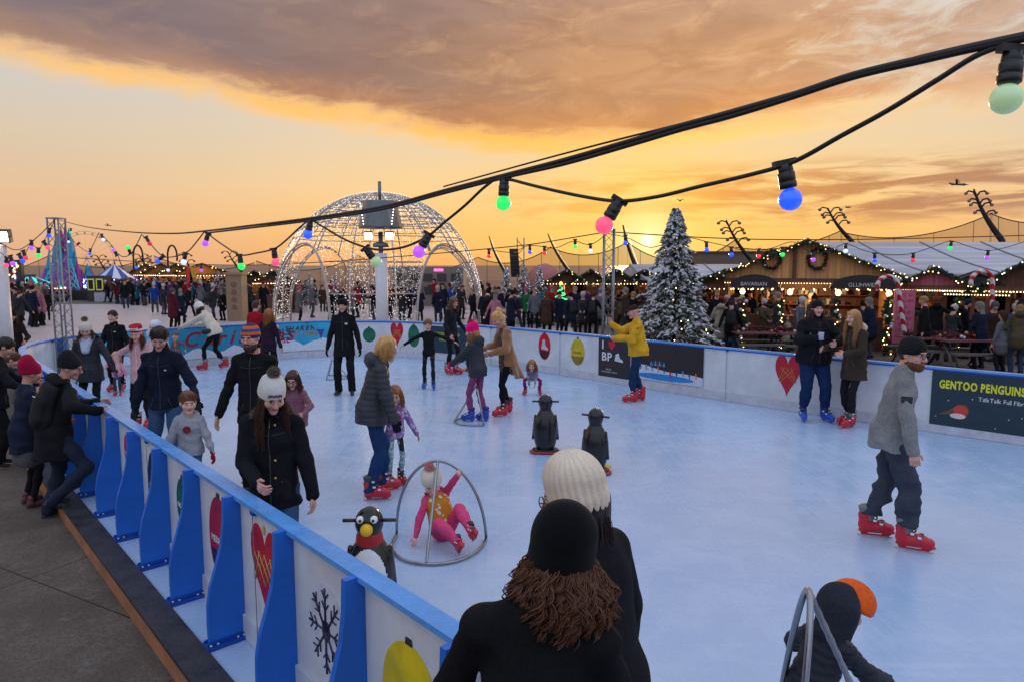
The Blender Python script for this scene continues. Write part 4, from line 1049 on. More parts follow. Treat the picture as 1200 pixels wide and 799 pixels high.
def ex(root, r):
    beanie(root, r, lin(92, 92, 98), ribs=20); S_ = SDF(); S_.cap(r.neck + r.up * .0, r.neck + r.up * .03, .075 * r.s, None, .02, 0); S_.cap(r.neck + r.fw * .08 * r.s, r.chest + r.fw * .12 * r.s, .04 * r.s, .03, .02, 0); link('orange_scarf', S_.mesh('orange_scarf', .012, [knit(lin(210, 110, 50))]), root)
BP_('boy in grey jacket and orange scarf by the turquoise banner', -386, dict(lean=3, hp=5, hy=-10, hL=(-.28, .05, .60), hR=(.22, .04, .50)), foot=(209, 437), yaw=185, skates=RED, jacket=dict(c=lin(96, 94, 96), L=.04, bulk=1.15, fold=.01), trousers=dict(c=BLK), skn=SK2, extras=ex)

def ex(root, r): hair(root, r, lin(42, 28, 20), 'short', n=620, seed=21)
def collar_ex(root, r, c=lin(170, 172, 178)):
    S_ = SDF(); S_.cap(r.neck - r.up * .005, r.neck + r.up * .022 + r.fw * .012, .070 * r.s, .066 * r.s, .01, 0); S_.cap(r.neck + r.up * .01, r.neck + r.up * .2, .056 * r.s, .058 * r.s, .004, -1, None, 's'); link('shirt_collar', S_.mesh('shirt_collar', .008, [fabric(c)]), root)
def ex2(root, r): ex_h(root, r); collar_ex(root, r); small(root, 'chest_badge', lambda m: m.box(r.chest - r.rt * .075 + r.fw * .120 + r.up * .02, (.022, .006, .012), plain((.6, .6, .62), .6)))
ex_h = ex
BP_('dark haired man in navy jacket and jeans leading the boy in the grey hoodie', 1.80, dict(lean=7, plean=2, hp=26, hy=-14, hr=-4, hR=(.175, .06, .45), hL=(-.235, .165, .565), eL=(-.4, -1, -.4), eR=(.25, -1, -.2), fL=(-.05, .07, 0, -6), fR=(.08, -.04, 0, 8), hand=(dict(dir=(-.25, .25, -.9), palm=(0, -.2, -1), curl=20), {})),
    top=(190, 381), yaw=176, skates=(RED, lin(110, 110, 112)), jacket=dict(c=lin(23, 30, 46), L=.03, bulk=1.06, collar=.035, sleeve=1.1, fold=.014), trousers=dict(c=DENIM, th=.088, kn=.064, an=.06, fold=.011), gloves=lin(40, 42, 46), skn=(.54, .32, .25), hairc=lin(42, 28, 20), extras=ex2)
def ex(root, r):
    hair(root, r, lin(104, 70, 46), 'short', n=620, seed=24)
    c = r.chest + r.fw * .093 * r.s / 1 - r.up * .01
    small(root, 'round_print', lambda m: m.lathe([(.058 * r.s, -.004), (.058 * r.s, .004)], plain(lin(120, 22, 32), .8, var=.3, scale=30), 20, M=Matrix(((1, 0, 0), (0, 0, 1), (0, -1, 0))), c=tuple(r.chest + r.fw * (.156 * r.s / 1.42 * 1.12 + .002) - r.up * .004), smooth=False))
BP_('small boy in grey hoodie with a round red print and red gloves', 1.22, dict(lean=1, hp=8, hy=-25, hL=(-.22, .08, .46), hR=(.22, .06, .47), fL=(-.06, .05, 0, -6), fR=(.06, -.04, 0, 8)),
    top=(220, 456), yaw=172, skates=RED, open_front=True, jacket=dict(c=lin(150, 152, 160), L=.035, bulk=1.10, collar=.012, hood=True, fold=.009, sleeve=1.2, name='hoodie'), trousers=dict(c=lin(52, 92, 112), th=.084, kn=.064, an=.06), gloves=lin(150, 16, 30), skn=(.66, .42, .34), hairc=lin(104, 70, 46), extras=ex)

def ex(root, r):
    beanie(root, r, lin(206, 196, 184), pom=lin(140, 120, 92), ribs=22, tall=.01); hair(root, r, lin(90, 60, 44), 'long', L=.16, n=160, hat=True, seed=44)
    S_ = SDF(); s = r.s
    S_.cap(r.neck - r.rt * .06 * s, r.neck + r.rt * .06 * s, .062 * s, None, .04, 0); S_.cap(r.neck + r.fw * .07 * s - r.rt * .05, r.chest + r.fw * .115 * s, .045 * s, .05 * s, .04, 0); S_.cap(r.neck + r.fw * .07 * s + r.rt * .05, r.chest + r.fw * .115 * s, .045 * s, .05 * s, .04, 0)
    link('scarf', S_.mesh('scarf', .013, [knit(lin(176, 184, 204))], disp=folds(.010, (20, 20, 20), 4)), root)
    n = r.neck; fur_ring(root, [n + r.rt * math.sin(a) * .13 - r.fw * math.cos(a) * .10 + r.up * .0 for a in np.linspace(-1.7, 1.7, 12)], .04, lin(40, 34, 32), 700)
BP_('woman in dark coat, pale scarf and cream bobble hat holding the pink toddler', 1.62, dict(lean=4, hp=28, hy=-12, hL=(-.245, .08, .52), hR=(.20, .0, .45), fL=(-.05, .02, 0, -6), fR=(.08, -.02, 0, 10)),
    top=(102, 375), yaw=168, skates=(BLUE_,), jacket=dict(c=lin(34, 36, 44), L=.10, bulk=1.05, hood=True, quilt=.006, hem=1.05), trousers=dict(c=BLK, th=.08, kn=.055, an=.048), gloves=lin(90, 100, 128), skn=SK1, hairc=lin(90, 60, 44), extras=ex)
def ex(root, r): hair(root, r, lin(204, 170, 120), 'bob', L=.13, wave=.014, n=260, seed=51)
BP_('toddler in pink jacket and dark trousers holding a woman by the hand', -409, dict(lean=2, hp=5, hy=-30, hR=(.25, .03, .74), hL=(-.24, .06, .5), eR=(1, -.4, 0)), foot=(139, 463), yaw=170, skates=(RED, lin(180, 170, 170)), skscale=.95,
    jacket=dict(c=lin(206, 130, 160), L=.07, bulk=1.15, quilt=.006, hood=True, sleeve=1.2), trousers=dict(c=lin(60, 58, 70), th=.085, kn=.06, an=.055), skn=SK2, extras=ex)
def ex(root, r):
    hair(root, r, lin(44, 32, 26), 'short', n=300, seed=56); small(root, 'chest_badge', lambda m: m.box(r.chest - r.rt * .06 + r.fw * .118 + r.up * .03, (.04, .006, .014), plain((.6, .6, .62), .6)))
BP_('teenager in zipped black jacket with dark hair between scarf woman and pink coat', 1.56, dict(lean=1, hp=4, hy=0, hL=(-.2, .05, .47), hR=(.2, .05, .47)), top=(133, 364), yaw=176, skates=RED, jacket=dict(c=lin(20, 21, 25), L=.06, bulk=1.12, collar=.04, fold=.012, sleeve=1.15), trousers=dict(c=BLK), skn=SK2, extras=ex)
def ex(root, r):
    hair(root, r, lin(112, 50, 38), 'long', L=.26, wave=.016, n=300, hat=True, seed=59)
    S_ = SDF(); k = r.hk; S_.cap(r.H(0, -.01, .05), r.H(0, -.01, .135), .098 * k, .092 * k, .01, 0); S_.cut(r.H(0, 0, .14), r.Rh @ A3(0, 0, 1)); S_.cut(r.H(0, 0, .05), r.Rh @ A3(0, 0, -1))
    h = link('party_hat', S_.mesh('party_hat', .010, [knit(lin(168, 20, 40))]), root); small(root, 'hat_band', lambda m: m.lathe([(.103 * k, 0), (.103 * k, .034)], knit(lin(214, 204, 210)), 18, c=tuple(r.H(0, -.01, .052))), h)
    text_on('hat_lettering', 'XMAS', .052 * k, plain((.8, .8, .8), .8), Vector(r.H(0, .083, .108)), Vector(r.Rh @ A3(-1, 0, 0)), Vector(r.Rh @ A3(0, 0, 1)), h, depth=.02)
BP_('red haired woman in pale pink coat and a red and white flat topped hat', 1.54, dict(lean=2, hp=18, hy=-10, hR=(.17, .10, .60), eR=(1.2, -.2, 0), hL=(-.17, .1, .52)), top=(162, 381), yaw=182, skates=RED, jacket=dict(c=lin(196, 152, 156), L=.10, bulk=1.05, fold=.012, collar=.01), trousers=dict(c=BLK), skn=SK2, hairc=lin(112, 50, 38), extras=ex)
def ex(root, r):
    beanie(root, r, lin(200, 204, 222), ribs=18, tall=.0); n = r.neck
    S_ = SDF(); S_.ell(n + r.rt * .10 + r.up * .03, A3(.10, .10, .09)); S_.ell(n - r.rt * .05 + r.up * .01, A3(.12, .11, .08)); link('fluffy_hood', S_.mesh('fluffy_hood', .014, [fabric(lin(186, 190, 206))], disp=folds(.012, (30, 30, 30), 6)), root)
BP_('person in fluffy white beanie and white hood half hidden by the man in navy', 1.52, dict(lean=4, hp=10), top=(185, 375), yaw=190, skates=(BLUE_,), jacket=dict(c=lin(186, 190, 206), L=.04, bulk=1.1, fold=.012), trousers=dict(c=DENIM), skn=SK2, extras=ex)

def ex(root, r): hair(root, r, lin(120, 84, 54), 'short', n=400, seed=61)
BP_('boy in black jumper balancing on blue skates with both arms held out', -372, dict(lean=2, hp=14, hL=(-.45, .02, .66), hR=(.40, .04, .63), eL=(-1, -.3, -.3), eR=(1, -.3, -.3), fL=(-.07, .06, 0, -10), fR=(.07, -.04, 0, 12)), foot=(503, 455), yaw=178, skates=(BLUE_, lin(20, 40, 110)),
    open_front=True, jacket=dict(c=lin(24, 25, 28), L=.03, bulk=.98, fold=.008, name='jumper'), trousers=dict(c=lin(26, 27, 30), th=.066, kn=.052, an=.046, fold=.007), skn=SK2, hairc=lin(110, 76, 50), extras=ex)
def ex(root, r): hair(root, r, lin(110, 70, 46), 'long', L=.24, n=260, seed=66)
BP_('woman in short dark coat on red skates beside the far barrier', -347, dict(lean=4, hp=22, hy=10, hL=(-.14, .14, .55), hR=(.15, .12, .52), fL=(-.04, .04, 0, -4), fR=(.05, -.03, 0, 8)), foot=(529, 438), yaw=128, skates=(RED, lin(120, 122, 124)),
    jacket=dict(c=lin(30, 31, 36), L=.05, bulk=1.0, collar=.02, fold=.010), trousers=dict(c=BLK, th=.074, kn=.05, an=.042, end=.08), skn=SK1, extras=ex)
def ex(root, r):
    beanie(root, r, lin(232, 20, 110), pom=lin(232, 20, 110), ribs=20, slouch=.01, low=.004); hair(root, r, lin(170, 116, 70), 'long', L=.22, n=160, hat=True, seed=71)
BP_('girl in magenta hat and gloves, black jacket and plum leggings pushing a steel frame', -378, dict(lean=5, hp=16, hy=-10, hL=(-.10, .30, .56), hR=(.12, .31, .585), eL=(-.5, -.6, -1), eR=(.5, -.6, -1), fL=(-.04, .06, 0, 0), fR=(.06, -.06, 0, 6)), foot=(560, 494), yaw=298, skates=((.01, .06, .40), lin(16, 40, 120)),
    jacket=dict(c=lin(40, 44, 52), L=.06, bulk=1.10, quilt=.005, hood=True, fold=.01, sleeve=1.15), trousers=dict(c=lin(126, 62, 100), th=.080, kn=.058, an=.052, fold=.005, name='leggings', end=.02), gloves=lin(222, 20, 100), skn=SK2, hairc=lin(170, 116, 70), extras=ex)
def ex(root, r):
    hc = lin(200, 160, 104); hair(root, r, hc, 'short', n=400, seed=75)
    S_ = SDF(); S_.cap(r.H(0, -.05, .10), r.H(.0, -.09, .125), .035, .030, .01); S_.cap(r.H(0, -.09, .13), r.H(.01, -.17, .02), .034, .018, .02); p = link('ponytail', S_.mesh('ponytail', .009, [hairmat(hc)], disp=folds(.006, (40, 40, 20), 3)), root)
    # long open coat: back and side panels that swing behind her
    s = r.s; f = r.fw
    C = SDF(); emit_jacket(C, r, L=.0, bulk=1.10, sleeve=1.22, cuts=False)
    for x0, x1, y1, rr in ((-.10, -.16, -.10, .085), (.0, .02, -.26, .09), (.10, .20, -.20, .085), (-.05, -.08, -.22, .09), (.13, .22, -.08, .07)):
        C.cap(r.pel + A3(x0, -.06, .05) * s, A3(x1 * s * 1.3, y1 * s * 1.1, .37 * r.S), rr * s, rr * .9 * s, .07, 0, (unit(A3(x0, -.25, .05)), 2.0))
    C.cap(r.neck + f * .10 * s - r.up * .02, r.pel + f * .24 * s - A3(0, 0, .3), .085 * s, .20 * s, .03, -1, (r.rt, .95), 's')
    C.cap(r.pel - f * .0 + A3(0, .05, .05), A3(0, .10, .2), .12 * s, .17 * s, .02, -1, None, 's'); C.cut(A3(0, 0, .385 * r.S), A3(0, .10, -1))
    C.cap(r.neck + r.up * .01, r.neck + r.up * .3, .06 * s, .07, .01, -1, None, 's')
    link('long_coat', C.mesh('long_coat', .014, [fabric(lin(150, 102, 62), scale=90, bump=.9, sheen=.6)], disp=folds(.016, (14, 14, 8), 12)), root)
    T = SDF(); T.cap(r.neck - r.up * .04 + f * .01, r.chest + f * .0, .07 * s, .135 * s, .03, 0, (f, 1.25)); T.cap(r.chest, r.waist, .14 * s, .14 * s, .03, 0, (f, 1.2)); T.cap(r.waist, r.pel - A3(0, 0, .11), .14 * s, .165 * s, .03, 0, (f, 1.2))
    link('dress_top', T.mesh('dress_top', .014, [spots(lin(66, 44, 34), lin(120, 88, 62), 40)], disp=folds(.008, (12, 12, 16), 5)), root)
BP_('blonde woman in long open camel coat looking down beside the girl in the magenta hat', 1.72, dict(lean=8, hp=34, hy=-8, twist=0, hL=(-.10, .20, .60), hR=(.13, .20, .62), fL=(-.05, .05, 0, -6), fR=(.08, -.05, 0, 12)), foot=(594, 486), yaw=248, skates=(RED, lin(60, 20, 26)),
    trousers=dict(c=lin(16, 16, 18), th=.078, kn=.052, an=.044, fold=.005, end=.06), skn=SK1, hairc=lin(190, 150, 100), extras=ex)
def ex(root, r): hair(root, r, lin(150, 104, 66), 'bob', L=.15, wave=.02, n=320, seed=80)
BP_('small child in patterned coat crouching on the ice near the red bauble', 1.02, dict(lean=62, plean=30, pel=(0, -.10, -.20), hp=18, hy=0, hL=(-.06, .30, .10), hR=(.05, .24, .20), fL=(-.15, .0, 0, -18), fR=(.15, .02, 0, 18), kL=(-.5, 1, .3), kR=(.5, 1, .3)), foot=(624, 462), yaw=186, skates=(RED, lin(60, 10, 20)),
    jacket=dict(c=lin(150, 140, 160), L=.06, bulk=1.08, mat=spots(lin(140, 134, 158), lin(90, 84, 110), 26), fold=.01), trousers=dict(c=lin(150, 40, 90), th=.078, kn=.058, an=.05, cuts=False), skn=SK2, hairc=lin(150, 104, 66), extras=ex)
def ex(root, r):
    S_ = SDF(); k = r.hk; S_.ell(r.H(0, -.012, .055), A3(.084, .102, .070) * k, r.Rh); S_.cap(r.H(-.03, .09, .052), r.H(.03, .09, .052), .046 * k, None, .01, 0, (r.Rh @ A3(0, .2, 1), 4.5)); S_.cut(r.H(0, 0, .036), r.Rh @ A3(0, .05, -1)); link('cap', S_.mesh('cap', .007, [fabric(lin(44, 34, 30))]), root)
    small(root, 'phone', lambda m: m.box(r.wr[1] + A3(.0, .105, .055), (.075, .011, .15), plain(lin(170, 172, 178), .3)))
    small(root, 'sleeve_badge', lambda m: m.sphere(r.sh[0] * .75 + r.el[0] * .25 - A3(.062, 0, 0), .022, plain((.02, .02, .02), .6), 8, 5))
BP_('man in mustard yellow jacket and dark cap holding up a phone by the barrier', -356, dict(lean=5, hp=16, hL=(-.11, .235, .665), hR=(.04, .28, .80), eL=(-.5, -.5, -1), eR=(.4, -.4, -1), fL=(-.03, .04, 0, -4), fR=(.05, -.05, 0, 6), hand=(dict(curl=60), dict(dir=(0, .5, 1), curl=50))), foot=(747, 471), yaw=272, skates=(RED, RED),
    jacket=dict(c=lin(208, 160, 40), L=.055, bulk=1.24, fold=.015, sleeve=1.2, belly=.95), trousers=dict(c=lin(26, 48, 80), th=.092, kn=.070, an=.058, fold=.008, end=.08), skn=(.60, .33, .25), hairc=lin(70, 56, 48), extras=ex)
def ex_mitt(root, r):
    pass
def ex(root, r):
    beanie(root, r, lin(28, 28, 31), ribs=20, low=.0); hair(root, r, lin(74, 44, 32), 'long', L=.34, n=300, hat=True, seed=88, wave=.02)
    small(root, 'white_cup', lambda m: m.lathe([(.032, 0), (.042, .11), (.042, .115)], plain(lin(180, 190, 205), .5), 12, c=tuple(r.wr[1] + A3(-.03, .09, -.01))))
    small(root, 'green_strap', lambda m: m.tube([r.sh[1] + A3(-.055, -.02, .07), r.sh[1] + A3(-.06, .085, .02), r.chest + A3(.13, .155, -.06)], .016, plain(lin(30, 140, 90), .7), 6))
BP_('large woman in black jacket, jeans and headband standing against the barrier with a cup', -352, dict(lean=2, hp=2, hy=4, hL=(-.10, .20, .66), hR=(.06, .20, .70), eR=(1, -.2, -.8), eL=(-1, -.2, -.8), fL=(-.10, .03, 0, -14), fR=(.07, .0, 0, 12), hand=(dict(curl=50), dict(curl=70, dir=(-.6, .7, .3), palm=(-.3, .6, .2)))), foot=(950, 492), yaw=183, skates=(BLUE_, lin(14, 40, 130)), sw=1.12,
    jacket=dict(c=lin(26, 25, 30), L=.05, bulk=1.52, fold=.014, collar=.04, sleeve=.95, belly=1.0), trousers=dict(c=lin(20, 42, 80), th=.132, kn=.082, an=.062, fold=.008, seat=1.3, name='jeans', end=.1), skn=(.64, .36, .30), hairc=lin(74, 44, 32), head=dict(), extras=ex)
def ex(root, r):
    hair(root, r, lin(178, 134, 88), 'long', L=.46, wave=.022, n=620, seed=91)
    S_ = SDF(); S_.ell(r.neck - r.fw * .10, A3(.13, .07, .09)); link('hood_lining', S_.mesh('hood_lining', .012, [fabric(lin(200, 180, 150))], disp=folds(.012, (40, 40, 40), 2)), root)
BP_('girl with long fair hair in brown coat facing the woman with the cup', -362, dict(lean=3, hp=6, hy=0, hL=(-.10, .22, .64), hR=(.12, .24, .66), eL=(-.6, -.4, -1), fL=(-.04, .04, 0, -4), fR=(.05, -.03, 0, 6)), foot=(997, 499), yaw=248, skates=(RED, lin(110, 114, 118)),
    jacket=dict(c=lin(60, 50, 42), L=.13, bulk=1.10, fold=.012, sleeve=1.15, name='long_coat'), trousers=dict(c=lin(26, 27, 32), th=.078, kn=.056, an=.052, fold=.008, end=.1), skn=(.66, .40, .33), hairc=lin(178, 134, 88), extras=ex)

# toddler sitting inside the steel frame
def ex(root, r):
    beanie(root, r, lin(214, 204, 184), pom=lin(226, 150, 150), ribs=18, low=.006)
    V_ = SDF(); s = r.s; V_.cap(r.chest, r.waist, .205 * s, .20 * s, .03, 0, (r.fw, 1.15)); V_.cap(r.waist, r.pel + r.up * .03, .20 * s, .20 * s, .03, 0, (r.fw, 1.25)); V_.cap(r.chest, r.neck - r.up * .01, .15 * s, .08 * s, .03, 0, (r.fw, 1.3)); V_.cut(r.neck + r.up * .01, r.up)
    for i in (0, 1): V_.ell(r.sh[i] + (r.sh[i] - r.shc) * .35, A3(.055, .08, .08) * s, None, .02, -1, 's')
    link('spotted_gilet', V_.mesh('spotted_gilet', .009, [spots(lin(200, 134, 36), lin(232, 222, 200), 19, .34)], disp=folds(.006, (20, 20, 20), 3)), root)
    n = r.neck; fur_ring(root, [n + r.rt * math.sin(a) * .075 - r.fw * math.cos(a) * .065 + r.up * .005 for a in np.linspace(-1.9, 1.9, 12)], .026, lin(150, 96, 52), 500)
BP_('laughing toddler in pink suit and spotted mustard gilet sitting inside a steel frame', 1.16, dict(hs=1.12, pel=(0, -.05, -.455), lean=-10, plean=-20, side=15, hp=30, hy=12, hr=8, hL=(-.10, .14, .60), hR=(.27, .03, .045), eL=(-1, -.4, .2), eR=(1, -.5, 0), fL=(-.15, .30, .10, 0, -35), fR=(-.02, .34, .02, 6, -40), kL=(-.2, .3, 1), kR=(.3, .3, .5), hand=(dict(curl=75), dict(dir=(.3, .4, -.5), palm=(0, 0, -1)))),
    foot=(521, 634), yaw=158, skates=(RED, lin(50, 22, 28)), skscale=.9, jacket=dict(c=lin(214, 74, 120), L=.0, bulk=1.15, cuts=False, fold=.006, step=.009, name='pink_top'), trousers=dict(c=lin(214, 74, 120), th=.110, kn=.092, an=.070, cuts=False, fold=.006), skn=(.72, .46, .38), hairc=lin(150, 110, 70), head=dict(smile=1), extras=ex)
# boy pushing a frame at the lower right
def ex(root, r):
    S_ = SDF(); k = r.hk
    S_.ell(r.H(0, .030, .062), A3(.112, .128, .106) * k, r.Rh); S_.cap(r.H(-.035, .105, .045), r.H(.035, .105, .045), .050 * k, None, .01, 0, (r.Rh @ A3(0, .25, 1), 4.5)); S_.cut(r.H(0, 0, .022), r.Rh @ A3(0, .0, -1)); link('orange_cap', S_.mesh('orange_cap', .006, [fabric(lin(226, 92, 24), rough=.7)]), root)
    H_ = SDF(); H_.ell(r.H(0, -.070, .005), A3(.112, .085, .115) * k, r.Rh); H_.cap(r.H(0, -.03, -.05), r.neck, .10 * k, .085, .03); H_.ell(r.H(0, .045, .09), A3(.135, .11, .16) * k, r.Rh, .01, -1, 's')
    link('hood', H_.mesh('hood', .009, [fabric(lin(40, 44, 54))], disp=folds(.007, (18, 18, 18), 4)), root)
    H_ = SDF(); H_.cap(r.sh[0] + r.up * .01, r.sh[1] + r.up * .01, .078 * r.s, None, .03); link('shoulder_yoke', H_.mesh('shoulder_yoke', .010, [fabric(lin(76, 80, 88))], disp=folds(.008, (14, 14, 14), 4)), root)
BP_('boy in orange cap and dark padded coat pushing a tall steel frame', 1.06, dict(lean=30, plean=14, pel=(0, -.05, -.02), hp=32, hy=0, hL=(-.17, .22, .58), hR=(.15, .30, .56), eL=(-1, -.6, -.3), eR=(.7, -.5, -.6), hand=(dict(curl=70), dict(curl=75))), at=(1.41, 2.96, 0), yaw=62, skates=RED,
    jacket=dict(c=lin(26, 30, 42), L=.08, bulk=1.14, quilt=.010, sleeve=1.2, fold=.010, step=.010, name='padded_coat'), trousers=dict(c=lin(40, 44, 52)), gloves=BLK, mitts=True, skn=SK2, extras=ex)
BOY_AT = Vector((1.43, 2.98, 0))

# spectators along the near barrier
def ex(root, r):
    beanie(root, r, lin(34, 34, 40), ribs=20, slouch=.02, low=.002); glasses(root, r)
    S_ = SDF(); s = r.s; c = r.chest - r.fw * .125 * s
    S_.cap(c + r.up * .07, c - r.up * .22, .135 * s, .145 * s, .03, 0, (r.fw, 1.7)); S_.cap(c - r.fw * .07 - r.up * .05, c - r.fw * .07 - r.up * .20, .11 * s, None, .03, 0, (r.fw, 2.4))
    b = link('backpack', S_.mesh('backpack', .012, [fabric(lin(24, 24, 28), rough=.7)], disp=folds(.006, (12, 12, 12), 4)), root)
    M = r.Rt; small(root, 'backpack_badge', lambda m: m.box(c - r.fw * .135 * s + r.up * .01, (.055, .004, .010), plain((.6, .6, .6), .5), Matrix(M.tolist())), b)
    for sg in (-1, 1):
        small(root, 'strap', lambda m: m.tube([c + r.rt * sg * .08 + r.up * .10 + r.fw * .04, r.shc + r.rt * sg * .10 + r.up * .065, r.chest + r.rt * sg * .12 + r.fw * .125, r.waist + r.rt * sg * .15 + r.fw * .03], .014, plain((.02, .02, .025), .7), 6), b)
BP_('man in black coat, grey beanie and black backpack leaning on the near rail', 1.74, dict(lean=14, plean=6, side=3, hp=18, hy=42, hR=(.27, .14, .665), hL=(.0, .28, .66), eR=(1, -.2, -.6), eL=(-.6, -.3, -.8), pel=(.0, .02, -.01), fL=(-.06, -.02, 0, -4), fR=(.11, -.06, .10, 22, 25), kR=(.7, 1, .0)), foot=(67, 606), z0=PZ, yaw=30, shoes=dict(c=(.02, .02, .022)),
    jacket=dict(c=lin(27, 26, 30), L=.16, bulk=1.13, fold=.015, hood=True, sleeve=1.2, name='long_coat'), trousers=dict(c=lin(34, 42, 58), th=.09, kn=.07, an=.062, fold=.012, end=-.03), skn=SK1, hairc=lin(120, 110, 100), extras=ex)
def ex(root, r):
    beanie(root, r, lin(150, 20, 56), ribs=26, slouch=.04, low=.004)
    S_ = SDF(); s = r.s; S_.cap(r.pel, A3(0, 0, .36 * r.S), .16 * s, .20 * s, .03, 0, (r.fw, 1.25)); S_.cut(A3(0, 0, .30 * r.S), A3(0, 0, -1)); link('skirt', S_.mesh('skirt', .014, [fabric(lin(80, 82, 84))], disp=folds(.014, (16, 16, 3), 5)), root)
BP_('woman in magenta beanie, navy coat and grey skirt beside the man with the backpack', 1.60, dict(lean=6, hp=12, hL=(-.1, .22, .6), hR=(.15, .2, .6)), foot=(36, 592), z0=PZ, yaw=40, shoes=dict(c=(.10, .02, .03)), jacket=dict(c=lin(30, 38, 56), L=.14, bulk=1.08, fold=.012, name='coat'), trousers=dict(c=BLK, th=.06, kn=.045, an=.04, end=-.02), skn=SK1, extras=ex)
def ex(root, r): beanie(root, r, lin(24, 24, 26), ribs=18, tall=.01, pom=lin(120, 96, 40)); hair(root, r, lin(70, 30, 24), 'long', L=.24, n=160, hat=True, seed=102)
BP_('woman in dark coat and black bobble hat at the left end of the rail', 1.66, dict(lean=5, hp=10, hL=(-.14, .2, .6), hR=(.14, .2, .6)), top=(14, 364), z0=PZ, yaw=150, shoes=dict(), jacket=dict(c=lin(40, 30, 32), L=.14, bulk=1.12, fold=.012, collar=.03), trousers=dict(c=BLK), skn=SK1, extras=ex)
def ex(root, r): hair(root, r, lin(84, 56, 40), 'short', n=400, seed=104)
BP_('boy in navy padded coat leaning over the end of the near rail', 1.50, dict(lean=38, plean=16, pel=(0, -.1, 0), hp=30, hy=0, hL=(-.16, .40, .66), hR=(.14, .42, .66), eL=(-1, -.2, 0), eR=(1, -.2, 0)), at=tuple(NA(1.12, 12.5, PZ)), yaw=62, shoes=dict(), jacket=dict(c=lin(28, 32, 46), L=.06, bulk=1.14, quilt=.007, sleeve=1.2), trousers=dict(c=BLK), skn=SK2, extras=ex)
def ex(root, r): hair(root, r, lin(40, 28, 24), 'short', n=200, seed=108)
BP_('man in black jacket standing side-on at the left edge by the rail', 1.74, dict(lean=10, hp=30, hL=(-.12, .26, .62), hR=(.14, .26, .6)), at=tuple(NA(1.0, 11.0, PZ) + Vector((-.1, 0, 0))), yaw=60, shoes=dict(), jacket=dict(c=lin(26, 27, 32), L=.06, bulk=1.15, fold=.014), trousers=dict(c=BLK, th=.09, kn=.07, an=.06), skn=SK1, extras=ex)
def ex(root, r):
    H_ = SDF(); k = r.hk; H_.ell(r.H(0, -.03, .025), A3(.105, .115, .125) * k, r.Rh); link('hood', H_.mesh('hood', .012, [fabric(lin(34, 34, 40))], disp=folds(.006, (18, 18, 18), 4)), root)
BP_('hooded child in dark coat beside the boy leaning over the rail', 1.30, dict(lean=20, hp=20, hL=(-.12, .3, .6), hR=(.12, .3, .6)), at=tuple(NA(1.15, 13.4, PZ)), yaw=60, shoes=dict(), jacket=dict(c=lin(34, 34, 40), L=.06, bulk=1.1), trousers=dict(c=BLK), skn=SK2, extras=ex)
# two women right in front
def ex(root, r):
    k = r.hk
    beanie(root, r, lin(17, 17, 19), ribs=0, step=.0055, slouch=.004, low=.012, tall=-.004, tilt=-6)
    hair(root, r, lin(92, 58, 38), 'curly', L=.140, wave=.010, curl=.0085, freq=1.7, n=2500, hat=True, seed=120, rad=.0017, step=.009)
BP_('woman with curly auburn hair in black jumper and black beanie seen from behind', 1.83, dict(lean=2, side=6, hp=6, hy=10, hr=5, hs=1.05, hoff=(.035, .03, -.045), hL=(-.2, .12, .5), hR=(.18, .12, .5), fL=(-.07, 0, 0, -8)), at=(.045, 1.82, 0), yaw=8, shoes=dict(), open_front=True, jacket=dict(c=lin(20, 20, 22), L=.08, bulk=.97, fold=.007, sleeve=1.1, step=.010, collar=.01, name='knitted_jumper', mat=None), trousers=dict(c=BLK), skn=SK2, hairc=lin(98, 56, 32), extras=ex)
def ex(root, r):
    beanie(root, r, lin(222, 206, 184), ribs=12, step=.0036, low=.022, tall=.020, slouch=.0); glasses(root, r, lin(90, 60, 50))
    hair(root, r, lin(34, 22, 20), 'long', L=.42, wave=.010, n=700, hat=True, seed=123, step=.009)
BP_('dark haired woman with glasses, cream ribbed beanie and black coat in the foreground', 1.735, dict(lean=4, hp=14, hy=-22, hs=1.06, hL=(-.14, .12, .52), hR=(.2, .05, .5)), at=(.305, 2.40, 0), yaw=312, skates=RED, jacket=dict(c=lin(25, 25, 29), L=.13, bulk=1.40, fold=.012, sleeve=1.2, hood=False, collar=.02, step=.010, name='coat'), trousers=dict(c=BLK), skn=(.60, .38, .31), hairc=lin(34, 22, 20), extras=ex)
# two people outside the far end of the rink
def ex(root, r): hair(root, r, lin(60, 36, 28), 'short', n=200, seed=130)
BP_('man in red coat standing outside the far end of the rink', 1.78, dict(hp=10), top=(298, 353), z0=PZ, yaw=20, shoes=dict(), jacket=dict(c=lin(150, 20, 36), L=.1, bulk=1.1), trousers=dict(c=BLK), extras=ex)
def ex(root, r): hair(root, r, lin(150, 92, 46), 'long', L=.36, wave=.02, n=300, seed=131)
BP_('woman with long auburn hair in dark coat behind the turquoise banners', 1.68, dict(hp=8), top=(313, 362), z0=PZ, yaw=15, shoes=dict(), jacket=dict(c=lin(40, 26, 40), L=.1, bulk=1.1), trousers=dict(c=BLK), extras=ex)
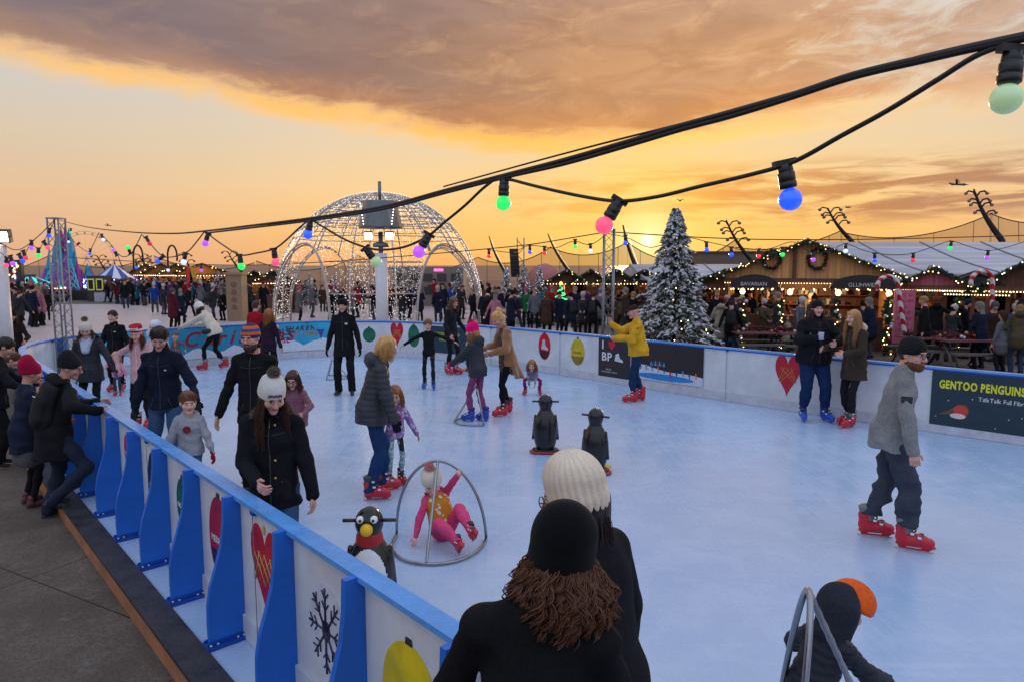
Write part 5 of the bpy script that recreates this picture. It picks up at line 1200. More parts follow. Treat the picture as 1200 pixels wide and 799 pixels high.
# ---------------------------------------------------------------- prints on the barriers
def on_path(pts, px):
    """point and directions on a barrier polyline that is seen at photo column px"""
    r = ray(px, 311)
    best = None
    for i in range(len(pts) - 1):
        p, q = pts[i], pts[i + 1]; d = q - p
        den = r.x * d.y - r.y * d.x
        if abs(den) < 1e-9: continue
        t = (p.x * d.y - p.y * d.x) / den; s = (p.x * r.y - p.y * r.x) / den
        if -1e-6 <= s <= 1 + 1e-6 and t > 0 and (best is None or t < best[0]): best = (t, p + d * s, d.normalized(), i)
    return best
INN = .0135
def path_at(pts, s):
    for i in range(len(pts) - 1):
        L = (pts[i + 1] - pts[i]).length
        if s <= L: return pts[i] + (pts[i + 1] - pts[i]) * (s / L), (pts[i + 1] - pts[i]).normalized()
        s -= L
    return pts[-1], (pts[-1] - pts[-2]).normalized()
def arc_len(pts, px):
    h = on_path(pts, px); return sum((pts[i + 1] - pts[i]).length for i in range(h[3])) + (h[1] - pts[h[3]]).length
class Face:
    """a barrier face as a sheet: s runs left to right as the viewer sees it"""
    def __init__(s, root, pts, rev, side): s.root = root; s.pts = pts; s.rev = rev; s.side = side; s.o = Vector(root.location)
    def at(s, a, z, off=INN):
        p, d = path_at(s.pts, a); n = Vector((d.y, -d.x, 0)) * s.side
        return p + n * off + Vector((0, 0, z)) - s.o, (-d if s.rev else d), n
    def poly(s, name, a0, outline, z0, mat, off=INN, th=.002):
        """outline [(x,z)] in metres round (a0,z0)"""
        sg = -1 if s.rev else 1; k = len(outline); vs = []
        for o in (off, off + th):
            for x, z in outline: vs.append(s.at(a0 + sg * x, z0 + z, o)[0])
        fs = [tuple(reversed(range(k))), tuple(range(k, 2 * k))] + [(i, (i + 1) % k, k + (i + 1) % k, k + i) for i in range(k)]
        return MB().add(vs, fs, mat).build(name, s.root)
    def strip(s, name, a0, a1, z0, z1, mat, off=INN, th=.002, top=None):
        n = max(2, int(abs(a1 - a0) / .12)); us = [a0 + (a1 - a0) * i / n for i in range(n + 1)]
        vs = []; fs = []
        for i, u in enumerate(us):
            zt = z1 if top is None else top(i / n)
            for o, z in ((off, z0), (off, zt), (off + th, zt), (off + th, z0)): vs.append(s.at(u, z, o)[0])
        for i in range(n):
            for k in range(4): fs.append((4 * i + k, 4 * i + (k + 1) % 4, 4 * i + 4 + (k + 1) % 4, 4 * i + 4 + k))
        fs += [(3, 2, 1, 0), tuple(4 * n + k for k in range(4))]
        return MB().add(vs, fs, mat).build(name, s.root)
    def text(s, txt, a0, z, size, mat, off=INN + .003, xs=1.0, **kw):
        """letters one by one along the curve, starting at a0; joined into one mesh"""
        sg = -1 if s.rev else 1; x = 0; vs = []; fs = []
        full = {}
        for ch in txt:
            if ch == ' ': x += size * .32 * xs; continue
            me = text_mesh(ch, size, mat, depth=.002, align='LEFT', **kw)
            if not len(me.vertices): x += size * .4; continue
            for v in me.vertices: v.co.x *= xs
            w0 = min(v.co.x for v in me.vertices); w1 = max(v.co.x for v in me.vertices)
            o, ax, n = s.at(a0 + sg * (x + (w1 - w0) / 2), z, off); b = len(vs)
            for v in me.vertices: vs.append(o + ax * (v.co.x - (w0 + w1) / 2) + Vector((0, 0, v.co.y)) + n * v.co.z)
            fs += [[b + i for i in p.vertices] for p in me.polygons]; x += (w1 - w0) + size * .09 * xs
            bpy.data.meshes.remove(me)
        return MB().add(vs, fs, mat).build('lettering', s.root)
ell_o = lambda w, h, n=28: [(w / 2 * math.cos(t), h / 2 * math.sin(t)) for t in np.linspace(0, 2 * PI, n + 1)[:-1]]
def heart_o(w, h, n=36):
    P = []
    for t in np.linspace(0, 2 * PI, n + 1)[:-1]:
        x = 16 * math.sin(t) ** 3; y = 13 * math.cos(t) - 5 * math.cos(2 * t) - 2 * math.cos(3 * t) - math.cos(4 * t); P.append((x / 32 * w, (y + 2.5) / 29 * h))
    return P[::-1]
gloss = lambda c: plain(c, .35, var=.25, scale=6)
GOLD = plain(lin(196, 170, 96), .5)
def bauble(F, a, z, w, h, c, txt=None, dark=None, tc=(.7, .7, .7)):
    F.poly('bauble_print', a, ell_o(w, h), z, gloss(c))
    F.poly('bauble_cap', a, [(-.028, 0), (.028, 0), (.022, .035), (-.022, .035)], z + h / 2 - .006, plain(lin(50, 44, 40), .5), INN + .0025)
    if dark: F.poly('bauble_dark_print', a, [(w / 2 * .97 * math.cos(t), h / 2 * .97 * math.sin(t)) for t in np.linspace(PI + .35, 2 * PI - .35, 14)], z, gloss(dark), INN + .0028)  # darker lower part of the printed bauble
    if txt: F.text(txt, a - (-1 if F.rev else -1) * 0 + (1 if F.rev else -1) * w * .36, z - .02, w * .17, plain(tc, .6), INN + .0055)
def heart(F, a, z, w, h):
    F.poly('heart_print', a, heart_o(w, h), z, gloss(lin(186, 18, 34)))
    sg = -1 if F.rev else 1; mb = MB()
    for k in range(-2, 3):
        for d in (-1, 1):
            x0, z0 = k * w * .2 - d * h * .16, h * .20; x1, z1 = k * w * .2 + d * h * .16, -h * .14
            if abs(x0) > w * .42: continue
            mb.tube([F.at(a + sg * max(-w * .4, min(w * .4, x0)), z + z0, INN + .004)[0], F.at(a + sg * max(-w * .36, min(w * .36, x1)), z + z1, INN + .004)[0]], .0035, GOLD, 4)
    mb.build('heart_lattice', F.root)
    F.poly('bauble_cap', a, ell_o(.04, .06, 10), z + h * .47, GOLD, INN + .0025)
FAR = Face(BAR_FAR, BP[:k1 + 1], True, 1 if (NA(5, 5) - NA(11.35, 7.5)).dot(Vector(((BP[20] - BP[10]).y, -(BP[20] - BP[10]).x, 0))) > 0 else -1)
END = Face(BAR_END, BP[k1:], True, FAR.side)
NEAR = Face(BAR_NEAR, nearP, False, 1)
NEAR.side = -1 if Vector(((nearP[1] - nearP[0]).y, -(nearP[1] - nearP[0]).x, 0)).dot(DN) > 0 else 1
fa = lambda px: arc_len(FAR.pts, px); ea = lambda px: arc_len(END.pts, px)
bauble(FAR, fa(639), .62, .37, .62, lin(190, 20, 36), dark=lin(70, 24, 26))
FAR.poly('skate_motif', fa(639), [(-.10, -.10), (.10, -.13), (.12, -.08), (.03, -.01), (.02, .12), (-.05, .12), (-.07, .02)], .66, plain(lin(190, 180, 190), .5), INN + .005)
bauble(FAR, fa(678.5), .58, .40, .60, lin(196, 176, 20), 'TOWER', dark=lin(128, 112, 30), tc=(.02, .02, .02))
heart(FAR, fa(929), .60, .44, .74)
bauble(FAR, fa(484), .60, .36, .6, lin(20, 96, 70)); heart(FAR, fa(464), .62, .38, .66)
# notice boards on the far side
DK = plain(lin(36, 34, 40), .5, var=.3, scale=14)
a0, a1 = fa(704), fa(741.5)
FAR.strip('poster', a0, a1, .13, .945, DK, .031); W = plain((.62, .62, .64), .6)
FAR.text('I', a0 - .10, .80, .25, W, .035, bold=.006); FAR.poly('heart_print', a0 - .36, heart_o(.19, .20), .80, gloss(lin(190, 20, 36)), .0335)
FAR.text('BP', a0 - .10, .55, .25, W, .035, bold=.006); FAR.poly('skate_motif', a0 - .55, [(-.11, -.07), (.11, -.09), (.12, -.05), (.03, .0), (.0, .10), (-.08, .07)], .56, W, .0335)
FAR.text('CHRISTMAS', a0 - .10, .38, .072, plain(lin(120, 24, 34), .6), .035); FAR.text('THE ICE', a0 - .2, .29, .045, W, .035); FAR.text('PLEASE SHARE YOUR ICE', a0 - .09, .235, .038, W, .035)
b0, b1 = fa(743), fa(829)
FAR.strip('poster', b0, b1, .33, .945, plain(lin(34, 30, 36), .5, var=.3, scale=10), .031)
FAR.strip('snow_print', b0, b1, .20, .5, plain(lin(196, 202, 220), .6), .0335, top=lambda t: .50 - .14 * t + .02 * math.sin(t * 9))
FAR.poly('ice_pond_print', (b0 * .52 + b1 * .48), ell_o(1.35, .13), .285, plain(lin(40, 130, 196), .5), .036)
rr_ = random.Random(5)
for k in range(11):
    s_ = b0 + (b1 - b0) * (.06 + .085 * k); z_ = .40 - .1 * k / 11 + rr_.uniform(-.06, .03); h_ = .10
    cc = [(150, 30, 60), (30, 60, 130), (60, 150, 170), (90, 60, 140), (220, 120, 40), (30, 40, 70)][k % 6]
    FAR.poly('skater_print', s_, [(-.012, 0), (-.002, .05), (-.022, .06), (-.014, .09), (-.012, .115), (.012, .115), (.014, .09), (.024, .055), (.010, .05), (.022, 0), (.012, 0), (.003, .04), (-.004, 0)], z_, plain(lin(*cc), .6), .039)
for k in range(7):
    FAR.poly('tree_print', b0 + (b1 - b0) * (.30 + .03 * k), [(-.03, 0), (.03, 0), (0, .13 - .012 * abs(k - 3))], .50, plain(lin(*[(90, 150, 170), (70, 60, 120)][k % 2]), .6), .0365)
g0 = fa(1102); FAR.strip('notice_board', g0, g0 - 2.6, .13, .945, plain(lin(22, 48, 62), .5, var=.15), .031)
FAR.text('GENTOO PENGUINS CAFE', g0 - .10, .745, .165, plain(lin(214, 216, 24), .5), .035, bold=.007, xs=.62); FAR.text('TalkTalk Full Fibre Ice', g0 - .60, .58, .088, plain((.7, .7, .72), .5), .035, xs=.85)
FAR.poly('bird_print', g0 - .32, [(-.22, -.08), (-.06, -.06), (.10, -.12), (.17, -.04), (.18, .04), (.13, .11), (.04, .11), (-.03, .04), (-.12, -.02)], .37, plain(lin(110, 70, 46), .6), .0335)
FAR.poly('bird_breast_print', g0 - .39, ell_o(.19, .15), .385, plain(lin(200, 60, 50), .6), .036); FAR.poly('bird_belly_print', g0 - .36, ell_o(.20, .08), .30, plain(lin(214, 196, 190), .6), .0385)
for k in range(16): FAR.poly('snow_dot_print', g0 - .08 - .24 * k * .62, ell_o(.016, .016, 8), .18 + rr_.random() * .72, W, .0335)
c0, c1 = fa(504), fa(552); FAR.strip('notice_board', c0, c1, .20, .90, plain(lin(24, 50, 66), .5), .031)
FAR.text('GENTOO PENGUINS', c0 - .04, .70, .105, plain(lin(214, 216, 24), .5), .035); FAR.text('CAFE AND BAR', c0 - .3, .55, .08, plain(lin(214, 216, 24), .5), .035)
# curved end: turquoise banners
TQ = plain(lin(40, 158, 196), .45, var=.18, scale=2); SN = plain(lin(206, 214, 226), .6, var=.06)
def hills(t): return .40 + .07 * math.sin(t * 9) + .05 * abs(math.sin(t * 23)) + .03 * abs(math.sin(t * 41))
e0, e1 = ea(386), ea(324)
END.strip('banner', e0, e1, .20, .955, TQ, .031); END.strip('snow_print', e0, e1, .20, .4, SN, .0335, top=hills)
END.text('SHAKEN,', e1 - .15, .80, .17, plain(lin(60, 44, 50), .5), .036, shear=.2, bold=.006); END.text('STIRRED', e1 - .38, .65, .17, plain(lin(150, 120, 70), .5), .036, shear=.2, bold=.006)
END.poly('festive_drink_print', e0 + .28, [(-.10, .14), (.10, .14), (.03, -.02), (.0, -.16), (-.03, -.02)], .62, plain(lin(60, 60, 150), .5), .036)
e2, e3 = ea(321), ea(188)
END.strip('banner', e2, e3, .20, .955, plain(lin(38, 140, 176), .45, var=.25, scale=2), .031); END.strip('snow_print', e2, e3, .20, .4, SN, .0335, top=lambda t: hills(t * 2.2) - .06)
END.text('Christmas', e3 - .45, .66, .50, plain(lin(150, 20, 44), .5), .036, shear=.35, bold=.010); END.text('- BLE', e3 - 2.55, .72, .24, plain(lin(36, 44, 80), .5), .036, bold=.006); END.text('PLEASE', e3 - 2.35, .50, .20, plain(lin(150, 20, 44), .5), .036, bold=.006)
e4, e5 = ea(180), ea(100)
END.strip('banner', e4, e5, .20, .955, plain(lin(50, 150, 186), .45, var=.3, scale=3), .031); END.strip('snow_print', e4, e5, .20, .4, SN, .0335, top=hills)
END.strip('banner', ea(72), ea(58), .2, .955, plain(lin(24, 96, 170), .45, var=.3, scale=3), .031)
bauble(END, ea(431), .60, .36, .40, lin(20, 96, 70))
# near side: prints seen between the braces
na = lambda px: arc_len(NEAR.pts, px)
def nbay(k): return (13.8 - (a0_ + .80 * k + .40))
a0_ = DA.dot(G(247, 759))
def near_print(fn, k, *a): fn(NEAR, nbay(k), *a)
near_print(bauble, -3 + 0, .52, .46, .56, lin(210, 186, 10))
def snow(F, a, z, w):
    F.poly('sticker', a, ell_o(w, w * 1.25), z, plain(lin(196, 200, 212), .4)); sg = -1 if F.rev else 1; mb = MB(); c = plain(lin(36, 36, 70), .5)
    P = lambda x, y: F.at(a + sg * x, z + y, INN + .005)[0]
    for k in range(8):
        t = k * PI / 4; dx, dz = math.cos(t) * w * .46, math.sin(t) * w * .58; mb.tube([P(0, 0), P(dx, dz)], .007, c, 4)
        for u in (.5, .75):
            for s2 in (-1, 1): mb.tube([P(dx * u, dz * u), P(dx * u + math.cos(t + s2 * .8) * w * .12, dz * u + math.sin(t + s2 * .8) * w * .14)], .005, c, 4)
    mb.build('snowflake_print', F.root); F.poly('snowflake_heart', a, ell_o(w * .22, w * .3, 12), z, c, INN + .003)
near_print(snow, -2, .53, .42)
near_print(heart, -1, .58, .44, .60)
near_print(bauble, 0, .56, .42, .62, lin(170, 14, 30), 'MERRY XMAS', lin(60, 10, 50))
near_print(bauble, 1, .60, .34, .44, lin(14, 90, 56), 'NOEL')
near_print(bauble, 2, .56, .40, .62, lin(24, 26, 40), 'WINTER')
near_print(heart, 3, .58, .42, .56)
near_print(bauble, 4, .58, .38, .52, lin(196, 176, 20))
near_print(heart, 5, .58, .42, .56); near_print(bauble, 6, .58, .38, .5, lin(14, 90, 56)); near_print(bauble, 7, .58, .38, .5, lin(170, 14, 30)); near_print(snow, 8, .55, .4); near_print(snow, -4, .55, .4)

# ---------------------------------------------------------------- penguins and steel frames
def penguin(loc, yaw, label, sc_=1.0):
    root = empty('penguin_skating_aid', loc, -R(yaw), label, 'skating aid', 'penguin shaped skating aids')
    B = SDF()
    B.ell((0, 0, .32), (.165, .150, .275), k=.04); B.ell((0, -.01, .16), (.135, .13, .13), k=.05); B.ell((0, .01, .69), (.095, .10, .105), k=.01); B.cap((0, 0, .5), (0, 0, .64), .095, .06, .04)
    for s in (-1, 1): B.cap((s * .135, .0, .50), (s * .172, .0, .20), .030, .022, .015, 0, ((1, 0, 0), 1.8))
    B.ell((0, .105, .31), (.125, .085, .23), k=0, mat=1, op='p'); B.ell((0, .10, .60), (.06, .05, .03), k=0, mat=1, op='p'); B.cut((0, 0, .05), (0, 0, -1))
    blk = plain(lin(16, 17, 19), .18, var=.2, scale=9, spec=.5)
    link('body', B.mesh('body', .010, [blk, plain(lin(222, 222, 226), .35, var=.06)]), root)
    S_ = SDF(); S_.cap((-.08, .0, .045), (.08, .0, .045), .10, None, .02, 0, ((0, 0, 1), 3)); S_.cap((-.07, .09, .045), (-.09, .18, .04), .05, None, .02, 1, ((0, 0, 1), 2)); S_.cap((.07, .09, .045), (.09, .18, .04), .05, None, .02, 1, ((0, 0, 1), 2))
    S_.cap((-.1, .0, .02), (.1, .0, .02), .12, None, .01, 2, ((0, 0, 1), 8)); link('base', S_.mesh('base', .010, [blk, plain(lin(214, 170, 20), .35), plain(lin(170, 20, 30), .4)]), root)
    S_ = SDF(); S_.ell((0, .115, .675), (.042, .05, .042)); link('beak', S_.mesh('beak', .007, [plain(lin(226, 176, 10), .35)]), root)
    for s in (-1, 1):
        e = small(root, 'eye', lambda m: m.sphere((s * .045, .085, .735), .026, plain((.8, .8, .8), .3), 12, 8)); small(root, 'pupil', lambda m: m.sphere((s * .043, .104, .735), .012, plain((.02, .02, .02), .2), 8, 6), e)
    for s in (-1, 1): small(root, 'handle', lambda m: m.tube([(s * .07, 0, .70), (s * .178, 0, .70)], .013, plain((.02, .02, .022), .45), 8))
    if True:
        if 'camera' in label: S_ = SDF(); S_.cap((0, .008, .572), (0, .012, .584), .093, .090, .01, 0); link('scarf', S_.mesh('scarf', .009, [plain(lin(170, 26, 30), .5)]), root)
    root.scale = (sc_,) * 3
    return root
penguin(G(639, 530), 4, 'black penguin skating aid seen from behind, nearer to the barrier')
penguin(G(697, 553), 30, 'black penguin skating aid turned to show its yellow foot and red base', 1.0)
penguin(Vector((-1.0, 4.62, 0)), 178, 'penguin skating aid facing the camera with yellow beak and white belly', 1.04)
penguin(G(552, 434), 300, 'small penguin skating aid with red base behind the girl in the magenta hat', .9)
steel = plain(lin(150, 152, 158), .28, .92, var=.1)
def frame(loc, yaw, label, W=.80, Dp=.62, Hh=.78, r=.017, lean=.10):
    root = empty('skating_frame', loc, -R(yaw), label, 'skating frame', 'steel skating frames')
    w = W / 2
    base = [(-w, 0, .02)] + [(w * math.cos(t), Dp * math.sin(t) ** .8 if math.sin(t) > 0 else 0, .02) for t in np.linspace(PI, 0, 17)[1:-1]] + [(w, 0, .02)]
    small(root, 'base_runner', lambda m: m.tube(base, r, steel, 10))
    arch = [(w * math.cos(t) * (1 - .16 * math.sin(t)), lean * math.sin(t) ** .8, .02 + (Hh - .02) * math.sin(t) ** .75) for t in np.linspace(PI - 1e-6, 1e-6, 41)]
    arch0 = [(-w, 0, .02), (-w * .96, lean * .3, Hh * .35), (-w * .84, lean * .6, Hh * .62)] + [(w * .74 * math.cos(t), lean, Hh * .70 + Hh * .30 * math.sin(t)) for t in np.linspace(PI * .94, PI * .06, 13)] + [(w * .84, lean * .6, Hh * .62), (w * .96, lean * .3, Hh * .35), (w, 0, .02)]
    small(root, 'arch', lambda m: m.tube(arch, r, steel, 10))
    def strut(m):
        P = [Vector((0, lean, Hh)) * (1 - t) + Vector((0, Dp, .02)) * t for t in np.linspace(0, 1, 40)]
        m.tube(P, [r * (.85 + .22 * (i % 2)) for i in range(40)], steel, 8)
    small(root, 'strut', strut)
    return root
q0, q1 = G(463, 633), G(570, 627); mid = (q0 + q1) / 2
frame(mid, 186, 'arched steel skating frame standing over the laughing toddler', (q1 - q0).length, .60, .76, .0135)
frame(G(566, 494), 265, 'arched steel skating frame pushed by the girl in the magenta hat', .62, .46, .60, .014)
frame(Vector((1.16, 2.78, 0)), 106, 'tall steel skating frame round the boy in the orange cap', .60, .62, 1.13, .0145, .10)
frame(G(384, 443), 80, 'steel skating frame parked beside the steward in black', .60, .45, .42, .013)

# ---------------------------------------------------------------- trusses, cables, lamps
alu = plain(lin(140, 140, 144), .4, .8, var=.15)
def truss(loc, h, w, label, tri=False):
    root = empty('truss_mast', loc, 0, label, 'truss mast'); n = int(h / (w * 1.0))
    c = [(-w / 2, -w / 2), (w / 2, -w / 2), (w / 2, w / 2), (-w / 2, w / 2)]
    for x, y in c: small(root, 'chord', lambda m: m.tube([(x, y, .03), (x, y, h)], .0165, alu, 8))
    def lace(m):
        for k in range(n):
            z0, z1 = .05 + k * (h - .1) / n, .05 + (k + 1) * (h - .1) / n
            for i in range(4):
                a, b = c[i], c[(i + 1) % 4]
                if k % 2: a, b = b, a
                m.tube([(a[0], a[1], z0), (b[0], b[1], z1)], .007, alu, 5)
    small(root, 'lacing', lace); small(root, 'base_plate', lambda m: m.box((0, 0, .012), (w * 1.8, w * 1.8, .024), alu)); small(root, 'top_plate', lambda m: m.box((0, 0, h + .012), (w * 1.15, w * 1.15, .024), alu))
    return root
TL = NA(1.35, 15.4, PZ); tl = D(65, 257, TL.y)
tlp = D(76, 400, 14.1); truss(Vector((tlp.x, 14.1, PZ)), D(65, 257, 14.1).z - PZ, .225, 'square aluminium truss mast at the left end of the rink holding the festoon cable')
trp = D(712, 390, 15.6); truss(Vector((trp.x, 15.6, PZ)), D(712, 270, 15.6).z - PZ, .22, 'slim aluminium truss mast behind the far barrier beside the snowy Christmas tree')

bk_ = plain(lin(30, 29, 30), .55); sock = plain(lin(26, 26, 26), .4)
BC = dict(green=lin(20, 190, 60), pink=lin(240, 60, 110), blue=lin(24, 70, 235), purple=lin(150, 50, 230), white=lin(200, 210, 250), pale=lin(176, 204, 160), red=lin(220, 30, 50))
EM = dict(green=((.02, .75, .12), 1.0), pink=((1, .10, .20), .75), blue=((.02, .10, 1), .9), purple=((.40, .08, 1), 1.0), white=((.55, .62, 1), 1.0), pale=((.34, .5, .26), .4), red=((.9, .03, .06), .7))
bulbm = {}
for k_, c_ in BC.items():
    m, nt, b_ = nmat('coloured_bulb'); b_.inputs['Base Color'].default_value = (*c_, 1); b_.inputs['Roughness'].default_value = .22
    b_.inputs['Emission Color'].default_value = (*EM[k_][0], 1); b_.inputs['Emission Strength'].default_value = EM[k_][1]; b_.inputs['Coat Weight'].default_value = .5; bulbm[k_] = m
def lamp_meshes(r):
    mb = MB(); mb.lathe([(r * .62, r * .95), (r * .74, r * 1.05), (r * .74, r * 1.5), (r * .66, r * 1.55), (r * .72, r * 1.62), (r * .72, r * 2.3), (r * .62, r * 2.36), (r * .66, r * 2.45), (r * .60, r * 3.0), (r * .3, r * 3.15)], sock, 12)
    mb.box((0, 0, r * 3.2), (r * 1.9, r * .75, r * .5), sock)
    a = mb.mesh('bulb_socket'); g = MB(); g.sphere((0, 0, 0), r, None, 18, 12)
    return a, g
def festoon(name_label, cables, drop, bulbs, Yf, r, cr=.006, group=None, gl=None):
    """cables/drop: photo traces; Yf(px) gives the distance of the string at that column"""
    cables = [c if isinstance(c[0], list) else [c, cr] for c in cables]; f0 = cables[0][0][0]
    o = D(f0[0], f0[1], Yf(f0[0])); root = empty('festoon_light_string', o, 0, name_label, 'light string')
    P = lambda px, py: D(px, py, Yf(px)) - o
    for cc in cables:
        tr, rad = cc
        pts = catmull([P(*p[:2]) for p in tr], 5); small(root, 'cable', lambda m: m.tube(pts, rad, bk_, 8))
    if drop:
        for d_ in drop:
            pts = catmull([P(*p) for p in d_], 6); small(root, 'drop_cable', lambda m: m.tube(pts, cr * .75, bk_, 7))
    sm_, g = lamp_meshes(r); gm = {}
    for px, py, sx, sy, c in bulbs:
        Y = Yf(sx); b = D(px, py, Y) - o; t = D(sx, sy, Y) - o; up = (t - b).normalized(); b = t - up * r * 3.2
        q = Vector((0, 0, 1)).rotation_difference(up); s = link('bulb_socket', sm_, root); s.rotation_mode = 'QUATERNION'; s.rotation_quaternion = q; s.location = b
        if c not in gm:
            me = g.mesh('bulb', bulbm[c]); me.materials.clear(); me.materials.append(bulbm[c]); gm[c] = me
        link('bulb', gm[c], s)
    return root
# the string passing close over the camera: a straight run on plan from the left truss
Ymain = lambda px: 1.606 / ((px - 600) / FPX + .777)
main = [(65, 257), (100, 266), (150, 272), (200, 274), (241, 271), (300, 264), (365, 256), (447, 243), (520, 224), (590, 206), (660, 188), (740, 165), (800, 147), (860, 131), (930, 111), (1000, 88), (1080, 69), (1150, 53), (1215, 40)]
second = [(p[0], p[1] + (4.6 if 640 < p[0] < 900 else 2.6)) for p in main[4:]]; third = [(520, 219), (560, 208), (640, 186), (720, 165), (800, 145), (880, 123), (960, 100), (1080, 66), (1215, 36)]
drop = [[(1215, 42), (1150, 63), (1100, 93), (1040, 130), (985, 160), (930, 190), (880, 205), (820, 219), (770, 231), (725, 236), (680, 230), (630, 219), (592, 209)],
        [(583, 208), (565, 222), (545, 241), (522, 260), (500, 278), (473, 290), (447, 293), (428, 290), (404, 281), (385, 270), (365, 258)],
        [(363, 257), (350, 268), (335, 282), (321, 292), (300, 297), (281, 299), (262, 288), (247, 277), (241, 271)],
        [(240, 271), (231, 283), (220, 295), (205, 301), (190, 300), (176, 286), (167, 276)], [(166, 275), (160, 287), (152, 299), (141, 300), (130, 287), (118, 274)], [(116, 273), (110, 285), (104, 295), (94, 290), (82, 278), (70, 262)]]
bulbs = [(1181, 104, 1188, 58, 'pale'), (925, 227, 919, 191, 'blue'), (712, 258, 726, 235, 'pink'), (590, 236, 591, 210, 'green'), (493, 292, 503, 275, 'purple'), (440, 306, 428, 291, 'pale'), (361, 275, 364, 258, 'blue'), (323, 307, 321, 292, 'pink'), (283, 314, 281, 299, 'green'), (240, 288, 244, 274, 'purple'), (215, 308, 218, 297, 'white'), (184, 307, 192, 300, 'blue'), (175, 285, 171, 278, 'red'), (150, 290, 153, 298, 'green'), (132, 291, 137, 300, 'purple'), (122, 284, 119, 275, 'white'), (105, 301, 106, 292, 'blue'), (88, 289, 93, 285, 'pink'), (81, 290, 80, 279, 'white'), (83, 276, 83, 268, 'green')]
festoon('thick black festoon cable with large coloured bulbs swooping close over the rink', [[main, .0062], [second, .0058], [third, .0026]], drop, bulbs, Ymain, .0225, .0062)
YL = lambda px: 14.1 - (65 - px) * .03
festoon('festoon string with small coloured bulbs running left from the truss mast', [[(65, 257), (45, 277), (22, 293), (0, 285), (-40, 262)]], [[(64, 259), (52, 282), (45, 292), (36, 284)], [(36, 284), (28, 300), (16, 306), (0, 296)]],
        [(57, 277, 58, 268, 'blue'), (55, 289, 51, 283, 'pink'), (45, 299, 45, 291, 'green'), (37, 290, 37, 282, 'purple'), (30, 302, 27, 294, 'red'), (26, 305, 22, 298, 'blue'), (15, 309, 12, 300, 'purple'), (7, 312, 8, 302, 'pink')], YL, .045, .008)
YR = lambda px: 15.6 + abs(px - 712) * .004
def wavy(x0, y0, x1, y1, n, amp):
    P = []
    for i in range(n * 4 + 1):
        t = i / (n * 4); P.append((x0 + (x1 - x0) * t, y0 + (y1 - y0) * t + amp * math.sin(PI * ((i % 4) / 4)) * 1.0))
    return P
festoon('thin festoon string running from the slim truss to the right above the chalets', [[(712, 272), (760, 275), (830, 279), (900, 281), (1000, 281), (1100, 279), (1210, 276)]], [[(712, 274), (735, 279), (760, 290), (780, 286), (805, 279), (830, 284), (857, 290), (880, 296), (905, 291), (930, 284), (953, 297), (975, 293), (991, 286), (1010, 293), (1026, 297), (1048, 299), (1070, 297), (1092, 290), (1114, 283), (1135, 289), (1157, 294), (1180, 290), (1205, 282)]],
        [(733, 281, 733, 276, 'blue'), (828, 291, 828, 284, 'blue'), (857, 297, 857, 290, 'blue'), (889, 298, 889, 292, 'red'), (917, 298, 917, 290, 'green'), (953, 302, 953, 296, 'purple'), (991, 292, 991, 286, 'white'), (1025, 301, 1025, 297, 'blue'), (1070, 301, 1070, 297, 'red'), (1114, 288, 1115, 283, 'green'), (1157, 300, 1158, 294, 'purple')], YR, .055, .012)
festoon('thin festoon string running from the slim truss to the left past the dome', [[(712, 272), (670, 279), (620, 287), (560, 293), (480, 300), (400, 306), (300, 311), (200, 309), (80, 302)]], [[(712, 274), (692, 287), (672, 283), (650, 291), (621, 288), (600, 296), (573, 293)]],
        [(674, 284, 674, 281, 'green'), (692, 291, 692, 286, 'white'), (638, 294, 638, 289, 'red'), (621, 293, 621, 288, 'blue'), (573, 297, 573, 293, 'red'), (236, 316, 236, 311, 'purple'), (197, 318, 197, 311, 'white'), (160, 313, 160, 308, 'blue')], lambda px: 15.6 + abs(px - 712) * .012, .05, .012)
def floodlamp(root, c, yaw, w=.34, h=.26, dep=.14, s=9):
    M = (Matrix.Rotation(-R(yaw), 3, 'Z') @ Matrix.Rotation(R(-14), 3, 'X')); c = Vector(c)
    l = small(root, 'floodlight', lambda m: m.box(c, (w, dep, h), plain(lin(50, 50, 54), .5), M)); small(root, 'lit_lens', lambda m: m.box(c + M @ Vector((0, dep / 2 + .006, 0)), (w * .80, .01, h * .78), emis((1, .86, .62), s), M), l)
# white column with hood behind the corner of the rink
cp = D(448, 372, 20.6); cz = lambda y: D(448, y, 20.6).z - PZ
root = empty('floodlight_column', Vector((cp.x, 20.6, PZ)), 0, 'white floodlight column with grey hood and two lit lamps at the rink corner', 'lamp column')
wp = plain(lin(206, 202, 206), .4, var=.06); gh = plain(lin(112, 114, 116), .45, .3, var=.15)
small(root, 'column', lambda m: m.lathe([(.19, 0), (.185, 1.2), (.18, cz(297))], wp, 20)); small(root, 'upper_shaft', lambda m: m.lathe([(.07, cz(297)), (.07, cz(272))], gh, 12))
small(root, 'hood', lambda m: m.lathe([(.66, cz(268)), (.66, cz(266)), (.50, cz(238)), (.50, cz(236))], gh, 6)); small(root, 'mast', lambda m: m.tube([(0, 0, cz(238)), (0, 0, cz(213))], .05, gh, 8))
small(root, 'collar', lambda m: m.lathe([(.24, cz(290)), (.24, cz(286)), (.1, cz(284))], gh, 14))
for s in (-1, 1): floodlamp(root, (s * .31, -.22, cz(277)), 180, .27, .24, s=14)
small(root, 'light_strip', lambda m: [m.sphere((sx * (.40 + .012 * k), -.42, cz(267 - 3.3 * k) + .0), .016, emis((1, .9, .75), 5), 5, 3) for sx in (-1, 1) for k in range(9)])['kind'] = 'stuff'
cp = D(0, 330, 13.2); root = empty('floodlight_column', Vector((cp.x - .03, 13.2, PZ)), 0, 'white column at the left edge of the photo with a lit floodlight on top', 'lamp column')
cz2 = lambda y: D(2, y, 13.2).z - PZ
